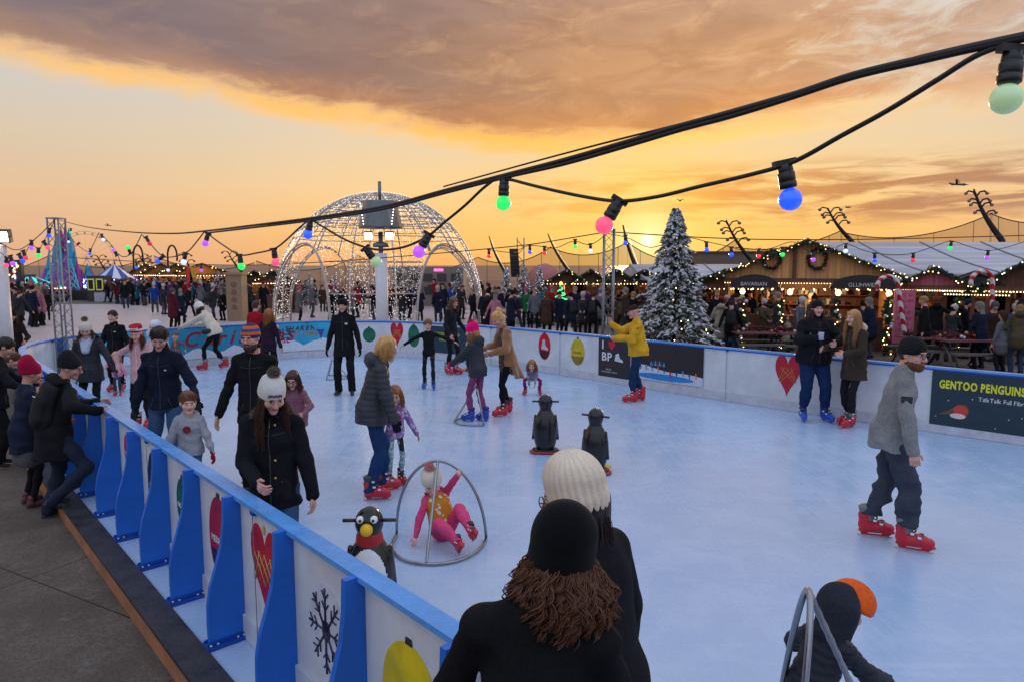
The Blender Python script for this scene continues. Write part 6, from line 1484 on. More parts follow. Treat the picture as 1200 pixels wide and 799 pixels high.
small(root, 'column', lambda m: m.lathe([(.17, 0), (.17, cz2(287))], wp, 18)); floodlamp(root, (.17, 0, cz2(277)), 168, .24, .24, s=12)
small(root, 'bracket', lambda m: m.tube([(0, 0, cz2(288)), (.1, 0, cz2(286)), (.17, .02, cz2(280))], .02, plain((.05, .05, .05), .5), 6))
# ---------------------------------------------------------------- trees
def fir(loc, H, W, label, snow=.55, n=5200, lights=70, name='snowy_fir_tree', seed=3, group=None, lc=(1, .82, .45)):
    rs = np.random.RandomState(seed); root = empty(name, loc, rs.uniform(0, 6), label, 'Christmas tree', group)
    small(root, 'trunk', lambda m: m.tube([(0, 0, 0), (0, 0, H * .5), (0, 0, H * .97)], [.022 * H, .014 * H, .002 * H], plain(lin(60, 46, 36), .8), 8))
    # whorls of branches, each carrying short twigs
    twP = []; snP = []; k = 5
    nb = int(n / 26)
    for i in range(nb):
        u = (i + rs.uniform(0, 1)) / nb; z = H * (.05 + .93 * u ** 1.08)
        L = W / 2 * (1 - ((z / H - .05) / .95)) ** .92 * rs.uniform(.78, 1.14) * (1 + .10 * math.sin(z * 21 / H * 3)) + .02 * W
        a = i * 2.39996 + rs.uniform(-.3, .3); d = A3(math.cos(a), math.sin(a), 0); rise = rs.uniform(-.22, .18)
        tip = A3(d[0] * L, d[1] * L, z + L * rise - .04 * H); base = A3(0, 0, z)
        for j in range(26):
            t = rs.uniform(.18, 1.0) ** .7; p = base * (1 - t) + tip * t + A3(0, 0, .10 * L * math.sin(t * 3))
            side = np.cross(d, A3(0, 0, 1)) * rs.choice([-1, 1]); dr = unit(d * rs.uniform(.4, 1.0) + side * rs.uniform(.1, .9) + A3(0, 0, rs.uniform(-.45, .25)))
            tl = H * rs.uniform(.020, .040) * (1.15 - .5 * u)
            (snP if rs.rand() < snow * (.35 + .75 * t) else twP).append([p, p + dr * tl * .5 + A3(0, 0, .004), p + dr * tl - A3(0, 0, .12 * tl)])
    P = np.array(twP + snP); r0 = H * .0030
    rad = np.concatenate([np.full(len(twP), r0), np.full(len(snP), r0 * 1.45)])[:, None] * np.array([1.35, 1.7, .35])[None, :]
    mi = np.concatenate([np.zeros(len(twP), int), np.ones(len(snP), int)])
    link('foliage', strands('foliage', P, rad, [plain(lin(58, 74, 54), .85, var=.5, scale=3), plain(lin(200, 198, 202), .8, var=.15, scale=4)], 4, mi), root)
    if lights:
        def lf(m):
            for i in range(lights):
                z = H * rs.uniform(.08, .95); a = rs.uniform(0, 6.28); q = W / 2 * (1 - z / H) * .95; m.sphere((q * math.cos(a), q * math.sin(a), z), .0038 * H, emis(lc, 4), 5, 3)
        small(root, 'fairy_lights', lf)['kind'] = 'stuff'
    return root
fir(Vector((4.50, 19.0, PZ)), D(790, 239, 19).z - PZ, 2.42, 'tall snow covered artificial fir with warm lights behind the barrier', .47, 12500, 60, seed=3)
for px, yt, Y, w, l in ((594, 311, 31, 1.35, 'leftmost of the three slim frosted firs beside the dome'), (614, 308, 31.6, 1.45, 'bluish white frosted fir, middle one of three beside the dome'), (632, 309, 31, 1.35, 'dark frosted fir, right one of three beside the dome')):
    fir(Vector((D(px, 350, Y).x, Y, PZ)), D(px, yt, Y).z - PZ, w, l, .45, 2600, 50, seed=int(px), lc=(.7, .8, 1))
fir(Vector((D(257, 345, 50).x, 50, PZ)), D(257, 317, 50).z - PZ, 1.9, 'frosted blue fir standing among the far stalls on the left', .45, 2000, 24, seed=9, lc=(.5, .7, 1))
for px, Y in ((304, 44), (393, 40), (363, 42), (538, 38)):
    fir(Vector((D(px, 345, Y).x, Y, PZ)), D(px, 318 if px < 500 else 312, Y).z - PZ, 1.5, {304: 'frosted fir left of the light dome', 393: 'frosted fir seen through the left arch of the dome', 363: 'small frosted fir behind the left ribs of the dome', 538: 'frosted fir seen through the right arch of the dome'}[px], .45, 1600, 16, seed=px, lc=(.8, .85, 1))

# ---------------------------------------------------------------- dome of lights
R0 = 4.62; dc = D(447, 375, 31.0); root = empty('light_dome', Vector((dc.x, 31.0, PZ)), R(52), 'large open dome of pale tubes covered in tiny lights, with arched openings', 'light dome')
tubem = plain(lin(170, 160, 154), .5, .1); Hd = D(447, 227, 31).z - PZ
def dp(a, e, k=1.0): return Vector((R0 * k * math.cos(e) * math.cos(a), R0 * k * math.cos(e) * math.sin(a), Hd * k * math.sin(e) ** .82 if e > 0 else 0))
LP_ = []
NA_ = 16
arch_a = [k * PI / 2 + PI / 4 * 0 for k in range(4)]
def in_arch(a, e):
    for c in arch_a:
        d = abs((a - c + PI) % (2 * PI) - PI)
        if (d / .42) ** 2 + (e / .56) ** 2 < 1: return True
    return False
for k in range(NA_):
    a = 2 * PI * (k + .5) / NA_; es = [e for e in np.linspace(0, PI / 2 * .96, 22) if not in_arch(a, e)]
    if es: small(root, 'rib', lambda m: m.tube([dp(a, e) for e in es], .032, tubem, 6))
    for e in np.linspace(0, PI / 2 * .96, 52):
        if not in_arch(a, e): LP_.append(dp(a, e, 1.012))
for e in (.02, .20, .42, .64, .85, 1.05, 1.25, 1.42):
    seg = []
    for i in range(97):
        a = 2 * PI * i / 96
        if in_arch(a, e):
            if len(seg) > 1: small(root, 'ring', lambda m, s=list(seg): m.tube(s, .024, tubem, 5))
            seg = []
        else: seg.append(dp(a, e))
    if len(seg) > 1: small(root, 'ring', lambda m, s=list(seg): m.tube(s, .024, tubem, 5))
for c in arch_a:
    ap = [dp(c + .42 * math.cos(t), max(0, .56 * math.sin(t)), 1.0) for t in np.linspace(0, PI, 25)]
    for kk in (1.0, 1.02):
        small(root, 'arch', lambda m: m.tube([p * kk if i else p for i, p in enumerate(ap)], .035, tubem, 6))
        for t in np.linspace(0, PI, 46): LP_.append(dp(c + .42 * math.cos(t), max(0, .56 * math.sin(t)), 1.0) * kk)
small(root, 'crown_ring', lambda m: m.tube([dp(2 * PI * i / 16, PI / 2 * .96) for i in range(16)], .04, tubem, 6, closed=True))
rs = np.random.RandomState(2)
for i in range(10500):
    a = rs.uniform(0, 2 * PI); e = math.asin(rs.uniform(.02, .99)) ** 1.0
    if not in_arch(a, e): LP_.append(dp(a, e, 1.0))
# tiny lights as one counted-by-nobody part
P = np.array([list(p) for p in LP_]); r = .015
Vv = (P[:, None, :] + r * np.array([[1, 0, 0], [0, 1, 0], [0, 0, 1], [-1, 0, 0], [0, -1, 0], [0, 0, -1]])[None]).reshape(-1, 3)
Ff = (np.arange(len(P))[:, None, None] * 6 + np.array([[0, 1, 2], [1, 3, 2], [3, 4, 2], [4, 0, 2], [1, 0, 5], [3, 1, 5], [4, 3, 5], [0, 4, 5]])[None]).reshape(-1, 3)
link('fairy_lights', mesh_np('fairy_lights', Vv, Ff, [emis((1, .90, .80), 1.25)]), root)['kind'] = 'stuff'
small(root, 'wire_net', lambda m: [m.tube([dp(2 * PI * k / 40, e) for e in np.linspace(.72, 1.5, 12)], .019, tubem, 4) for k in range(40)] + [m.tube([dp(2 * PI * i / 48, e) for i in range(48)], .019, tubem, 4, closed=True) for e in np.linspace(.74, 1.48, 13)])['kind'] = 'stuff'

# ---------------------------------------------------------------- leaning promenade columns and mesh screens
dark = plain(lin(40, 34, 34), .5, .4)
def leaning(base, top, Y, w, label, lamps=0, lit=False, bend=.12, name='leaning_lamp_column'):
    b = D(base[0], base[1], Y); t = D(top[0], top[1], Y); o = Vector((b.x - (t.x - b.x) * (b.z - PZ) / max(.5, t.z - b.z) * .12, Y, PZ)); root = empty(name, o, 0, label, 'lamp column', 'leaning columns along the promenade')
    P = []
    for s in np.linspace(0, 1, 14):
        c = b.lerp(t, s); c.x += -(t.x - b.x) * bend * math.sin(PI * s) * -1; c.z += bend * .5 * math.sin(PI * s) * (t.z - b.z) * .3; P.append(c - o)
    P = [Vector((0, 0, 0))] + P; small(root, 'column', lambda m: m.tube(P, [w * .55] + [w * .55 * (1 - .72 * i / 13) for i in range(14)], dark, 8))
    if lit: small(root, 'light_strip', lambda m: [m.sphere(P[1 + i // 3] .lerp(P[2 + i // 3], (i % 3) / 3) + Vector((w * .6, -w * .9, 0)), w * .09, emis((1, .9, .7), 1.6), 5, 3) for i in range(36)])['kind'] = 'stuff'
    for k in range(lamps):
        s = .40 + .58 * (k // 2 + .5) / (lamps / 2); i = int(s * 13); c = P[1 + i]; sg = 1 if k % 2 else -1; L = Y * (.016 if Y < 50 else .011)
        def arm(m):
            e = c + Vector((sg * L * .9, 0, L * .35)); m.tube([c, c + Vector((sg * L * .3, 0, L * .42)), c + Vector((sg * L * .7, 0, L * .50)), e], w * .16, dark, 5)
        a_ = small(root, 'lamp_arm', arm); e = c + Vector((sg * L * .95, 0, L * .28)); small(root, 'lamp_head', lambda m: m.sphere(e, L * .17, plain(lin(120, 100, 84), .4, .3), 8, 6, .8), a_)
    return root
for i, (b, t, Y, w, lm, lit, l) in enumerate([((592, 320), (573, 277), 48, .20, 0, True, 'leaning column with white lights left of the loudspeakers'), ((668, 320), (642, 274), 48, .22, 0, True, 'leaning column with white lights right of the three firs'), ((748, 320), (730, 264), 40, .26, 0, True, 'leaning lit column left of the tall snowy fir'),
    ((884, 310), (851, 258), 42, .26, 8, False, 'curved column with small lamp arms left of the big chalet gable'), ((999, 284), (970, 244), 44, .28, 8, False, 'curved column with lamp arms above the middle of the white marquee'), ((1174, 282), (1141, 222), 36, .30, 8, False, 'tallest curved column with lamp arms at the right edge'),
    ((130, 325), (114, 300), 60, .2, 6, False, 'leaning lamp column left of the carousel roof'), ((180, 322), (163, 299), 60, .22, 6, False, 'leaning lamp column right of the carousel roof'), ((231, 325), (213, 296), 60, .24, 4, False, 'leaning lamp column above the far stalls'), ((286, 322), (267, 295), 60, .22, 6, False, 'leaning lamp column left of the light dome'), ((146, 318), (138, 299), 66, .14, 0, False, 'slim leaning column behind the carousel roof')]):
    leaning(b, t, Y, w, l, lm, lit)
for px, Y, l in ((156, 58, 'slim crook topped lamp post above the far stalls, left one'), (196, 58, 'slim crook topped lamp post above the far stalls, right one')):
    o = Vector((D(px, 330, Y).x, Y, PZ)); h = D(px, 290, Y).z - PZ; rt_ = empty('lamp_post', o, 0, l, 'lamp post')
    small(rt_, 'post', lambda m: m.tube([(0, 0, 0), (.15, 0, h * .7)] + [(.55 - .4 * math.cos(t) , 0, h * .82 + .9 * math.sin(t)) for t in np.linspace(0, 3.6, 12)], .075, dark, 6))
# translucent windbreak mesh behind the market
m, nt, b_ = nmat('mesh_screen'); X = NX(nt); tr = nt.nodes.new('ShaderNodeBsdfTransparent'); tl_ = nt.nodes.new('ShaderNodeBsdfTranslucent'); tl_.inputs[0].default_value = (*lin(190, 150, 120), 1)
b_.inputs['Base Color'].default_value = (*lin(120, 98, 84), 1); b_.inputs['Roughness'].default_value = .9
mx = nt.nodes.new('ShaderNodeMixShader'); mx.inputs[0].default_value = .5; nt.links.new(b_.outputs[0], mx.inputs[1]); nt.links.new(tl_.outputs[0], mx.inputs[2])
m2_ = nt.nodes.new('ShaderNodeMixShader'); m2_.inputs[0].default_value = .50; nt.links.new(tr.outputs[0], m2_.inputs[1]); nt.links.new(mx.outputs[0], m2_.inputs[2]); nt.links.new(m2_.outputs[0], nt.nodes['Material Output'].inputs[0]); MESHM = m
def screen(x0, y0, x1, y1, sag, Y, label, n=16, low=335):
    o = Vector((D((x0 + x1) / 2, 330, Y).x, Y, PZ)); root = empty('mesh_windbreak', o, 0, label, 'windbreak', 'mesh windbreaks along the promenade'); top = []; bot = []
    for i in range(n + 1):
        t = i / n; px = x0 + (x1 - x0) * t; py = y0 + (y1 - y0) * t + sag * 4 * t * (1 - t); top.append(D(px, py, Y) - o + Vector((0, .3 * math.sin(t * 5), 0))); q = D(px, low, Y); bot.append(Vector((q.x - o.x, .0, .05)))
    vs = top + bot + [p + Vector((0, .02, 0)) for p in top + bot]; N_ = n + 1
    fs = [(i, i + 1, N_ + i + 1, N_ + i) for i in range(n)] 
    MB().add(vs[:2 * N_], fs, MESHM).build('mesh_sheet', root, fix=False); small(root, 'edge_cable', lambda m: m.tube(top, .035, dark, 5))
    for i in range(2, n, 4): small(root, 'stay', lambda m: m.tube([top[i], bot[i]], .018, dark, 4))
for i, (a, b, c, d, e, Y, l) in enumerate([(-40, 318, 60, 300, 8, 64, 'far left mesh windbreak behind the fairground ride'), (60, 300, 180, 300, 14, 64, 'mesh windbreak behind the carousel'), (180, 300, 300, 308, 12, 64, 'mesh windbreak behind the far stalls'), (300, 306, 420, 300, 14, 62, 'mesh windbreak behind the left half of the light dome'), (420, 300, 560, 302, 18, 60, 'mesh windbreak behind the right half of the light dome'), (560, 302, 645, 290, 12, 52, 'mesh windbreak behind the three frosted firs'), (645, 290, 735, 284, 12, 50, 'mesh windbreak left of the setting sun'), (735, 284, 862, 280, 24, 48, 'mesh windbreak under the setting sun'), (862, 290, 985, 270, 10, 50, 'mesh windbreak above the chalet gable'), (985, 272, 1160, 250, 16, 46, 'high mesh windbreak above the white marquee'), (1160, 250, 1260, 262, 6, 44, 'high mesh windbreak at the right edge')]):
    screen(a, b, c, d, e, Y, l)
o = D(838, 300, 46); rt_ = empty('kiosk_block', Vector((o.x, 46, PZ)), 0, 'plain grey flat roofed block behind the marquee left of the chalet', 'building'); small(rt_, 'wall', lambda m: m.box((1.8, 0, D(838, 294, 46).z / 2), (6.4, 3, D(838, 294, 46).z), plain(lin(110, 92, 80), .8))); small(rt_, 'roof', lambda m: m.box((1.8, 0, D(838, 294, 46).z + .05), (6.6, 3.2, .1), plain(lin(90, 80, 74), .8)))

# ---------------------------------------------------------------- chalets
def woodm(c, s=1.0):
    m, nt, b_ = nmat('boards'); X = NX(nt); tc = nt.nodes.new('ShaderNodeTexCoord'); V = tc.outputs['Object']
    mp = nt.nodes.new('ShaderNodeMapping'); mp.inputs['Scale'].default_value = (1, 1, .06); nt.links.new(V, mp.inputs[0]); g = X.noise(mp.outputs[0], 9, 6, .6)
    sp_ = nt.nodes.new('ShaderNodeSeparateXYZ'); nt.links.new(V, sp_.inputs[0]); fr = X.m('FRACT', X.m('MULTIPLY', sp_.outputs[0], 8)); gap = X.ss(fr, .07, .02)
    cc = X.mix(X.ss(g, .3, .7), tuple(x * .75 for x in c), tuple(x * 1.2 for x in c)); cc = X.mix(gap, cc, tuple(x * .2 for x in c)); nt.links.new(cc, b_.inputs['Base Color']); b_.inputs['Roughness'].default_value = .6
    return m
WOOD = woodm(lin(206, 150, 88)); DWOOD = woodm(lin(96, 58, 36)); PINK = woodm(lin(196, 104, 128)); dk = plain(lin(34, 26, 24), .8)
def garland(root, pts, rad=.13, n=900, lights=30, red=10, seed=1, base=lin(40, 62, 40), name='fir_garland', lr=.020):
    rs = np.random.RandomState(seed); pts = np.array([list(p) for p in pts]); m_ = len(pts) - 1
    u = rs.uniform(0, m_, n); i = np.floor(u).astype(int); f = (u - i)[:, None]; b = pts[i] * (1 - f) + pts[i + 1] * f
    d = rs.normal(0, 1, (n, 3)); d /= np.linalg.norm(d, axis=1, keepdims=True)
    P = b[:, None, :] + d[:, None, :] * (np.linspace(.05, 1, 3)[None, :, None] * rad * rs.uniform(.5, 1.15, (n, 1, 1)))
    g = link(name, strands(name, P, np.array([.020, .018, .004]) * rad / .13, [plain(base, .85, var=.5, scale=5)], 4), root)
    def lf(m):
        for k in range(lights):
            q = rs.uniform(0, m_); j = int(q); c = pts[j] * (1 - q + j) + pts[j + 1] * (q - j); dd = rs.normal(0, 1, 3); dd[1] = -abs(dd[1]) - .6; m.sphere(c + unit(dd) * rad * .95, lr, emis((1, .72, .32), 3.2), 6, 4)
    if lights: small(root, 'fairy_lights', lf, g)['kind'] = 'stuff'
    for k in range(red):
        q = rs.uniform(0, m_); j = int(q); c = pts[j] * (1 - q + j) + pts[j + 1] * (q - j); dd = rs.normal(0, 1, 3); dd[1] = -abs(dd[1]) - .6; small(root, 'bauble', lambda m: m.sphere(c + unit(dd) * rad * .95, rad * .38, plain(lin(*[(150, 20, 30), (170, 130, 60), (180, 180, 186)][k % 3]), .25), 8, 6), g)
    return g
def plight(loc, e, c=(1, .62, .28), r=.15):
    l = bpy.data.lights.new('lamp', 'POINT'); l.energy = e; l.color = c; l.shadow_soft_size = r; o = bpy.data.objects.new('lamp', l); col.objects.link(o); o.location = loc; return o
def row_lights(root, p, q, n, r=.020, name='eave_lights', s=3.4, c=(1, .74, .36)):
    p = Vector(p); q = Vector(q); o = small(root, name, lambda m: [m.sphere(p.lerp(q, i / (n - 1)), r, emis(c, s), 6, 4) for i in range(n)]); o['kind'] = 'stuff'; return o
def chalet(loc, w, dep, eave, peak, wall, label, posts=(), sign=None, roofc=None, yaw=0, openz=2.05, interior=True, name='market_chalet', light=12, gar=True, ln=60, scw=.35, board=None, back=True, lw=.020, lgt=.4):
    yaw = yaw or math.degrees(math.atan2(loc[0], loc[1])); root = empty(name, loc, -R(yaw), label, 'market stall'); hw = w / 2
    small(root, 'gable', lambda m: m.prism([(-hw, openz), (hw, openz), (hw, eave), (0, peak), (-hw, eave)], (0, -.03, 0), (1, 0, 0), (0, 0, 1), (0, 1, 0), .06, wall))
    for s in (-1, 1): small(root, 'wall', lambda m: m.box((s * (hw - .04), dep / 2, eave / 2), (.07, dep, eave - .02), wall))
    small(root, 'rear_wall', lambda m: m.prism([(-hw + .08, .02), (hw - .08, .02), (hw - .08, eave), (0, peak - .02), (-hw + .08, eave)], (0, dep, 0), (1, 0, 0), (0, 0, 1), (0, 1, 0), .05, DWOOD))
    sl = (peak - eave) / hw; oh = scw; th = .07
    for s in (-1, 1):
        small(root, 'roof', lambda m: m.prism([(0, peak + .012), (s * (hw + oh), eave - sl * oh + .012), (s * (hw + oh), eave - sl * oh + th + .012), (0, peak + th + .012)], (0, -.30, 0), (1, 0, 0), (0, 0, 1), (0, 1, 0), dep + .4, roofc or plain(lin(70, 58, 54), .8, var=.3, scale=4)))
    small(root, 'beam', lambda m: m.box((0, -.06, openz), (w + .1, .12, .14), DWOOD))
    for x in (-hw + .05, hw - .05) + tuple(posts): small(root, 'post', lambda m: m.box((x, -.05, openz / 2 - .04), (.12, .10, openz - .09), DWOOD))
    if interior: small(root, 'counter', lambda m: m.box((0, .35, .52), (w - .4, .5, 1.02), DWOOD))
    row_lights(root, (-hw, -.14, openz - .09), (hw, -.14, openz - .09), ln, lw)
    if interior:
        rg = random.Random(int(w * 100) + len(label)); cc_ = [plain(lin(*q), .6) for q in ((150, 40, 40), (170, 120, 60), (60, 80, 60), (180, 170, 150), (90, 60, 110), (60, 90, 120))]
        sh = small(root, 'shelf', lambda m: [m.box((0, dep - .2, z), (w - .5, .26, .04), DWOOD) for z in (1.25, 1.6)])
        small(root, 'goods', lambda m: [m.box((-w / 2 + .35 + (w - .7) * rg.random(), dep - .22, z + .02 + h_ / 2), (.05 + .08 * rg.random(), .1, h_), cc_[rg.randrange(6)]) for z in (1.25, 1.6) for h_ in [.08 + .14 * rg.random() for _ in range(int(w * 7))]], sh)['kind'] = 'stuff'
        small(root, 'counter_goods', lambda m: [m.box((-w / 2 + .35 + (w - .7) * rg.random(), .3, 1.04 + h_ / 2), (.05 + .09 * rg.random(), .1, h_), cc_[rg.randrange(6)]) for h_ in [.06 + .16 * rg.random() for _ in range(int(w * 6))]])['kind'] = 'stuff'
    if gar:
        for s in (-1, 1): garland(root, [(0, -.34, peak + .03), (s * (hw + oh), -.34, eave - sl * oh + .03)], .11, 560, max(4, int(ln * lgt)), 3, seed=int(w * 10) + s, lr=lw)
    if light: plight(Vector(loc) + Matrix.Rotation(-R(yaw), 3, 'Z') @ Vector((0, dep * .45, openz - .25)), light)
    if board: board(root)
    return root
Y1 = 22.0
pk = D(927, 284, Y1).z - PZ; ev = D(860, 322, Y1).z - PZ; cx = D(941, 400, Y1).x
def bd(root):
    small(root, 'centre_post', lambda m: m.box((-.35, -.075, (pk + 2.15) / 2 - .08), (.12, .06, pk - 2.25), DWOOD))
    for x in (-1.05, .35 - .05):
        w_ = small(root, 'wreath', lambda m: m.tube([(x + .26 * math.cos(t), -.14, 2.85 + .30 * math.sin(t)) for t in np.linspace(0, 2 * PI, 15)[:-1]], .03, dk, 6, closed=True))
        garland(root, [(x + .26 * math.cos(t), -.14, 2.85 + .30 * math.sin(t)) for t in np.linspace(0, 2 * PI, 15)], .10, 420, 0, 5, seed=int(x * 10) + 40, base=lin(62, 40, 32), name='wreath_foliage')
    for x, ww in ((-1.55, 1.55), (1.65, 1.9)):
        a = small(root, 'black_awning', lambda m: m.prism([(ww / 2 * math.cos(t), .42 * math.sin(t)) for t in np.linspace(0, PI, 14)], (x, -.42, 1.95), (1, 0, 0), (0, 0, 1), (0, 1, 0), .34, plain(lin(34, 30, 34), .6)))
        text_on('lettering', 'BAVARIAN' if x < 0 else 'GLUHWEIN', .17, plain((.6, .6, .6), .6), (x, -.425, 2.06), (1, 0, 0), (0, 0, 1), a); 
    for x in (-1.9, -.45, .95, 2.35):
        l = small(root, 'wall_lamp', lambda m: m.lathe([(.05, -.08), (.09, .0), (.06, .09), (.01, .12)], emis((1, .66, .26), 3), 8, c=(x, -.25, 1.80)))
    rs = random.Random(4)
    for yy in (.2, .9): row_lights(root, (-2.3, yy, 1.86), (2.5, yy, 1.90), 16, .024, 'hanging_lights', 4)
ROOFM = plain(lin(60, 48, 44), .8, var=.3)
chalet(Vector((cx, Y1, PZ)), 4.95, 3.4, ev, pk, WOOD, 'largest wooden chalet with two wreaths on its gable and black awnings', (-.8, .8), roofc=ROOFM, openz=2.18, light=130, ln=60, board=bd, scw=.30, lw=.016)
# garlanded uprights and planters in front
def upright(px, py0, py1, Y, label, seed):
    o = D(px, py1, Y); rt_ = empty('garland_post', Vector((o.x, Y, PZ)), 0, label, 'garland post', 'posts wrapped in fir garland'); h = D(px, py0, Y).z - PZ
    small(rt_, 'post', lambda m: m.tube([(0, 0, 0), (0, 0, h)], .05, DWOOD, 8)); garland(rt_, [(.06 * math.sin(z * 8), -.04, z) for z in np.linspace(.1, h, 12)], .15, 900, 14, 12, seed=seed)
upright(868, 352, 420, 20.6, 'fir garland post at the left front corner of the big chalet', 5); upright(912, 352, 420, 20.6, 'second fir garland post from the left at the big chalet', 6); upright(975, 352, 420, 20.4, 'fir garland post behind the woman with the cup', 8); upright(1036, 350, 420, 20.2, 'fir garland post beside the pink price board', 7); upright(1117, 350, 420, 20, 'fir garland post with red baubles at the gin hut', 9)
def table(px, Y, label, w=1.3, clothc=lin(110, 62, 68), seed=1):
    o = D(px, 400, Y); rt_ = empty('picnic_table', Vector((o.x, Y, PZ)), 0, label, 'picnic table', 'picnic tables beside the barrier')
    small(rt_, 'table_top', lambda m: m.box((0, 0, .75), (w, .7, .05), plain(clothc, .8))); 
    for s in (-1, 1): small(rt_, 'bench', lambda m: m.box((0, s * .6, .45), (w, .25, .05), plain(lin(84, 78, 74), .7)))
    for s in (-1, 1): small(rt_, 'leg', lambda m: m.tube([(s * w * .42, -.6, 0), (s * w * .42, 0, .74), (s * w * .42, .6, 0)], .028, plain(lin(90, 88, 88), .5, .5), 6))
    garland(rt_, [(x, -.02, .86) for x in np.linspace(-w * .45, w * .45, 5)], .12, 300, 0, 6, seed=seed, base=lin(80, 34, 34), name='flower_row')
for i, (px, Y, l) in enumerate(((885, 19.6, 'picnic table with red flowers at the left of the big chalet'), (935, 19.4, 'picnic table with red flowers behind the heart on the barrier'), (1085, 18.2, 'picnic table with flowers in front of the gin hut'), (1130, 17.6, 'picnic table at the right in front of the black awning'))): table(px, Y, l, seed=i + 50)
# pink gin hut
Y2 = 21.2
def bg(root):
    text_on('lettering', 'Gin', .30, plain(lin(60, 20, 34), .6), (0, -.035, 2.55), (1, 0, 0), (0, 0, 1), root)
def price_board(px, Y, y0, y1, label):
    o = D(px, y1, Y); z0, z1 = .35, D(px, y0, Y).z - PZ; rt_ = empty('price_board', Vector((o.x, Y, PZ)), 0, label, 'price board')
    small(rt_, 'board', lambda m: m.box((0, 0, (z0 + z1) / 2), (.62, .05, z1 - z0), PINK)); small(rt_, 'leg', lambda m: m.box((0, .0, .17), (.5, .04, .34), DWOOD))
    for k, t in enumerate(('G&T  7.0', 'PINK GIN', '6.0', 'RUM 6.5', 'DOUBLE', '8.0 9.0', 'COLA 3.0', 'MIXER 2')):
        text_on('lettering', t, .115, plain(lin(80, 30, 44), .6), (0, -.027, z1 - .16 - k * (z1 - z0 - .2) / 8), (1, 0, 0), (0, 0, 1), rt_)
chalet(Vector((D(1090, 400, Y2).x, Y2, PZ)), 2.15, 2.4, D(1090, 342, Y2).z - PZ + .12, D(1090, 316, Y2).z - PZ, PINK, 'small pink gin hut under a fir garland roof edge', (), openz=1.98, light=14, ln=34, board=bg, scw=.22)
price_board(1056, 20.4, 340, 415, 'tall pink price board left of the gin hut')
# black awning bar and right hut
o = D(1140, 400, 21.0)
def aw(root):
    a = small(root, 'black_awning', lambda m: m.prism([(.85 * math.cos(t), .50 * math.sin(t)) for t in np.linspace(0, PI, 14)], (0, -.5, 1.80), (1, 0, 0), (0, 0, 1), (0, 1, 0), .42, plain(lin(30, 28, 32), .6))); text_on('lettering', 'BAR', .17, plain((.45, .5, .6), .6), (.15, -.505, 1.93), (1, 0, 0), (0, 0, 1), a)
    small(root, 'red_shelf', lambda m: m.box((0, .1, 1.12), (1.3, .1, .12), plain(lin(170, 30, 40), .6))); row_lights(root, (-.8, -.55, 1.78), (.8, -.55, 1.78), 22)
chalet(Vector((o.x, 21.0, PZ)), 1.7, 2.2, 2.1, 2.45, DWOOD, 'dark drinks hut with a black arched awning right of the gin hut', (), openz=1.95, light=10, ln=8, board=aw, scw=.15, gar=False)
chalet(Vector((D(1196, 400, 19.8).x + .35, 19.8, PZ)), 2.4, 2.6, 2.15, 2.95, DWOOD, 'dark wooden hut with fir garland eaves cut off by the right edge', (), openz=1.98, light=10, ln=30, scw=.55)
# candy canes
def cane(px, Y, ytop, label, flip=1, lean=.25):
    o = D(px, 410, Y); rt_ = empty('candy_cane', Vector((o.x, Y, PZ)), 0, label, 'candy cane', 'striped candy canes'); h = D(px, ytop, Y).z - PZ; R_ = .30
    m, nt, b_ = nmat('candy_stripe'); X_ = NX(nt); tc = nt.nodes.new('ShaderNodeTexCoord'); sp_ = nt.nodes.new('ShaderNodeSeparateXYZ'); nt.links.new(tc.outputs['Object'], sp_.inputs[0])
    f = X_.m('FRACT', X_.m('MULTIPLY', X_.m('ADD', X_.m('ADD', sp_.outputs[2], X_.m('MULTIPLY', sp_.outputs[0], .9)), sp_.outputs[1]), 3.6)); nt.links.new(X_.mix(X_.ss(f, .48, .52), lin(180, 20, 40), lin(214, 206, 208)), b_.inputs['Base Color']); b_.inputs['Roughness'].default_value = .35
    P = [Vector((lean * (1 - z / (h - R_)) * -flip * -1, 0, z)) for z in np.linspace(0, h - R_, 8)] + [Vector((-flip * R_ + flip * R_ * math.cos(t), 0, h - R_ + R_ * math.sin(t))) for t in np.linspace(.25, PI * 1.12, 12)]
    small(rt_, 'cane', lambda mm: mm.tube(P, .062, m, 10)); small(rt_, 'foot', lambda mm: mm.lathe([(.16, 0), (.16, .04), (.05, .05)], dk, 12, c=(P[0].x, 0, 0)))
cane(1048, 19.4, 324, 'red and white candy cane left of the gin hut', 1, .42); cane(1157, 19.0, 318, 'red and white candy cane in front of the black awning', 1, .15)
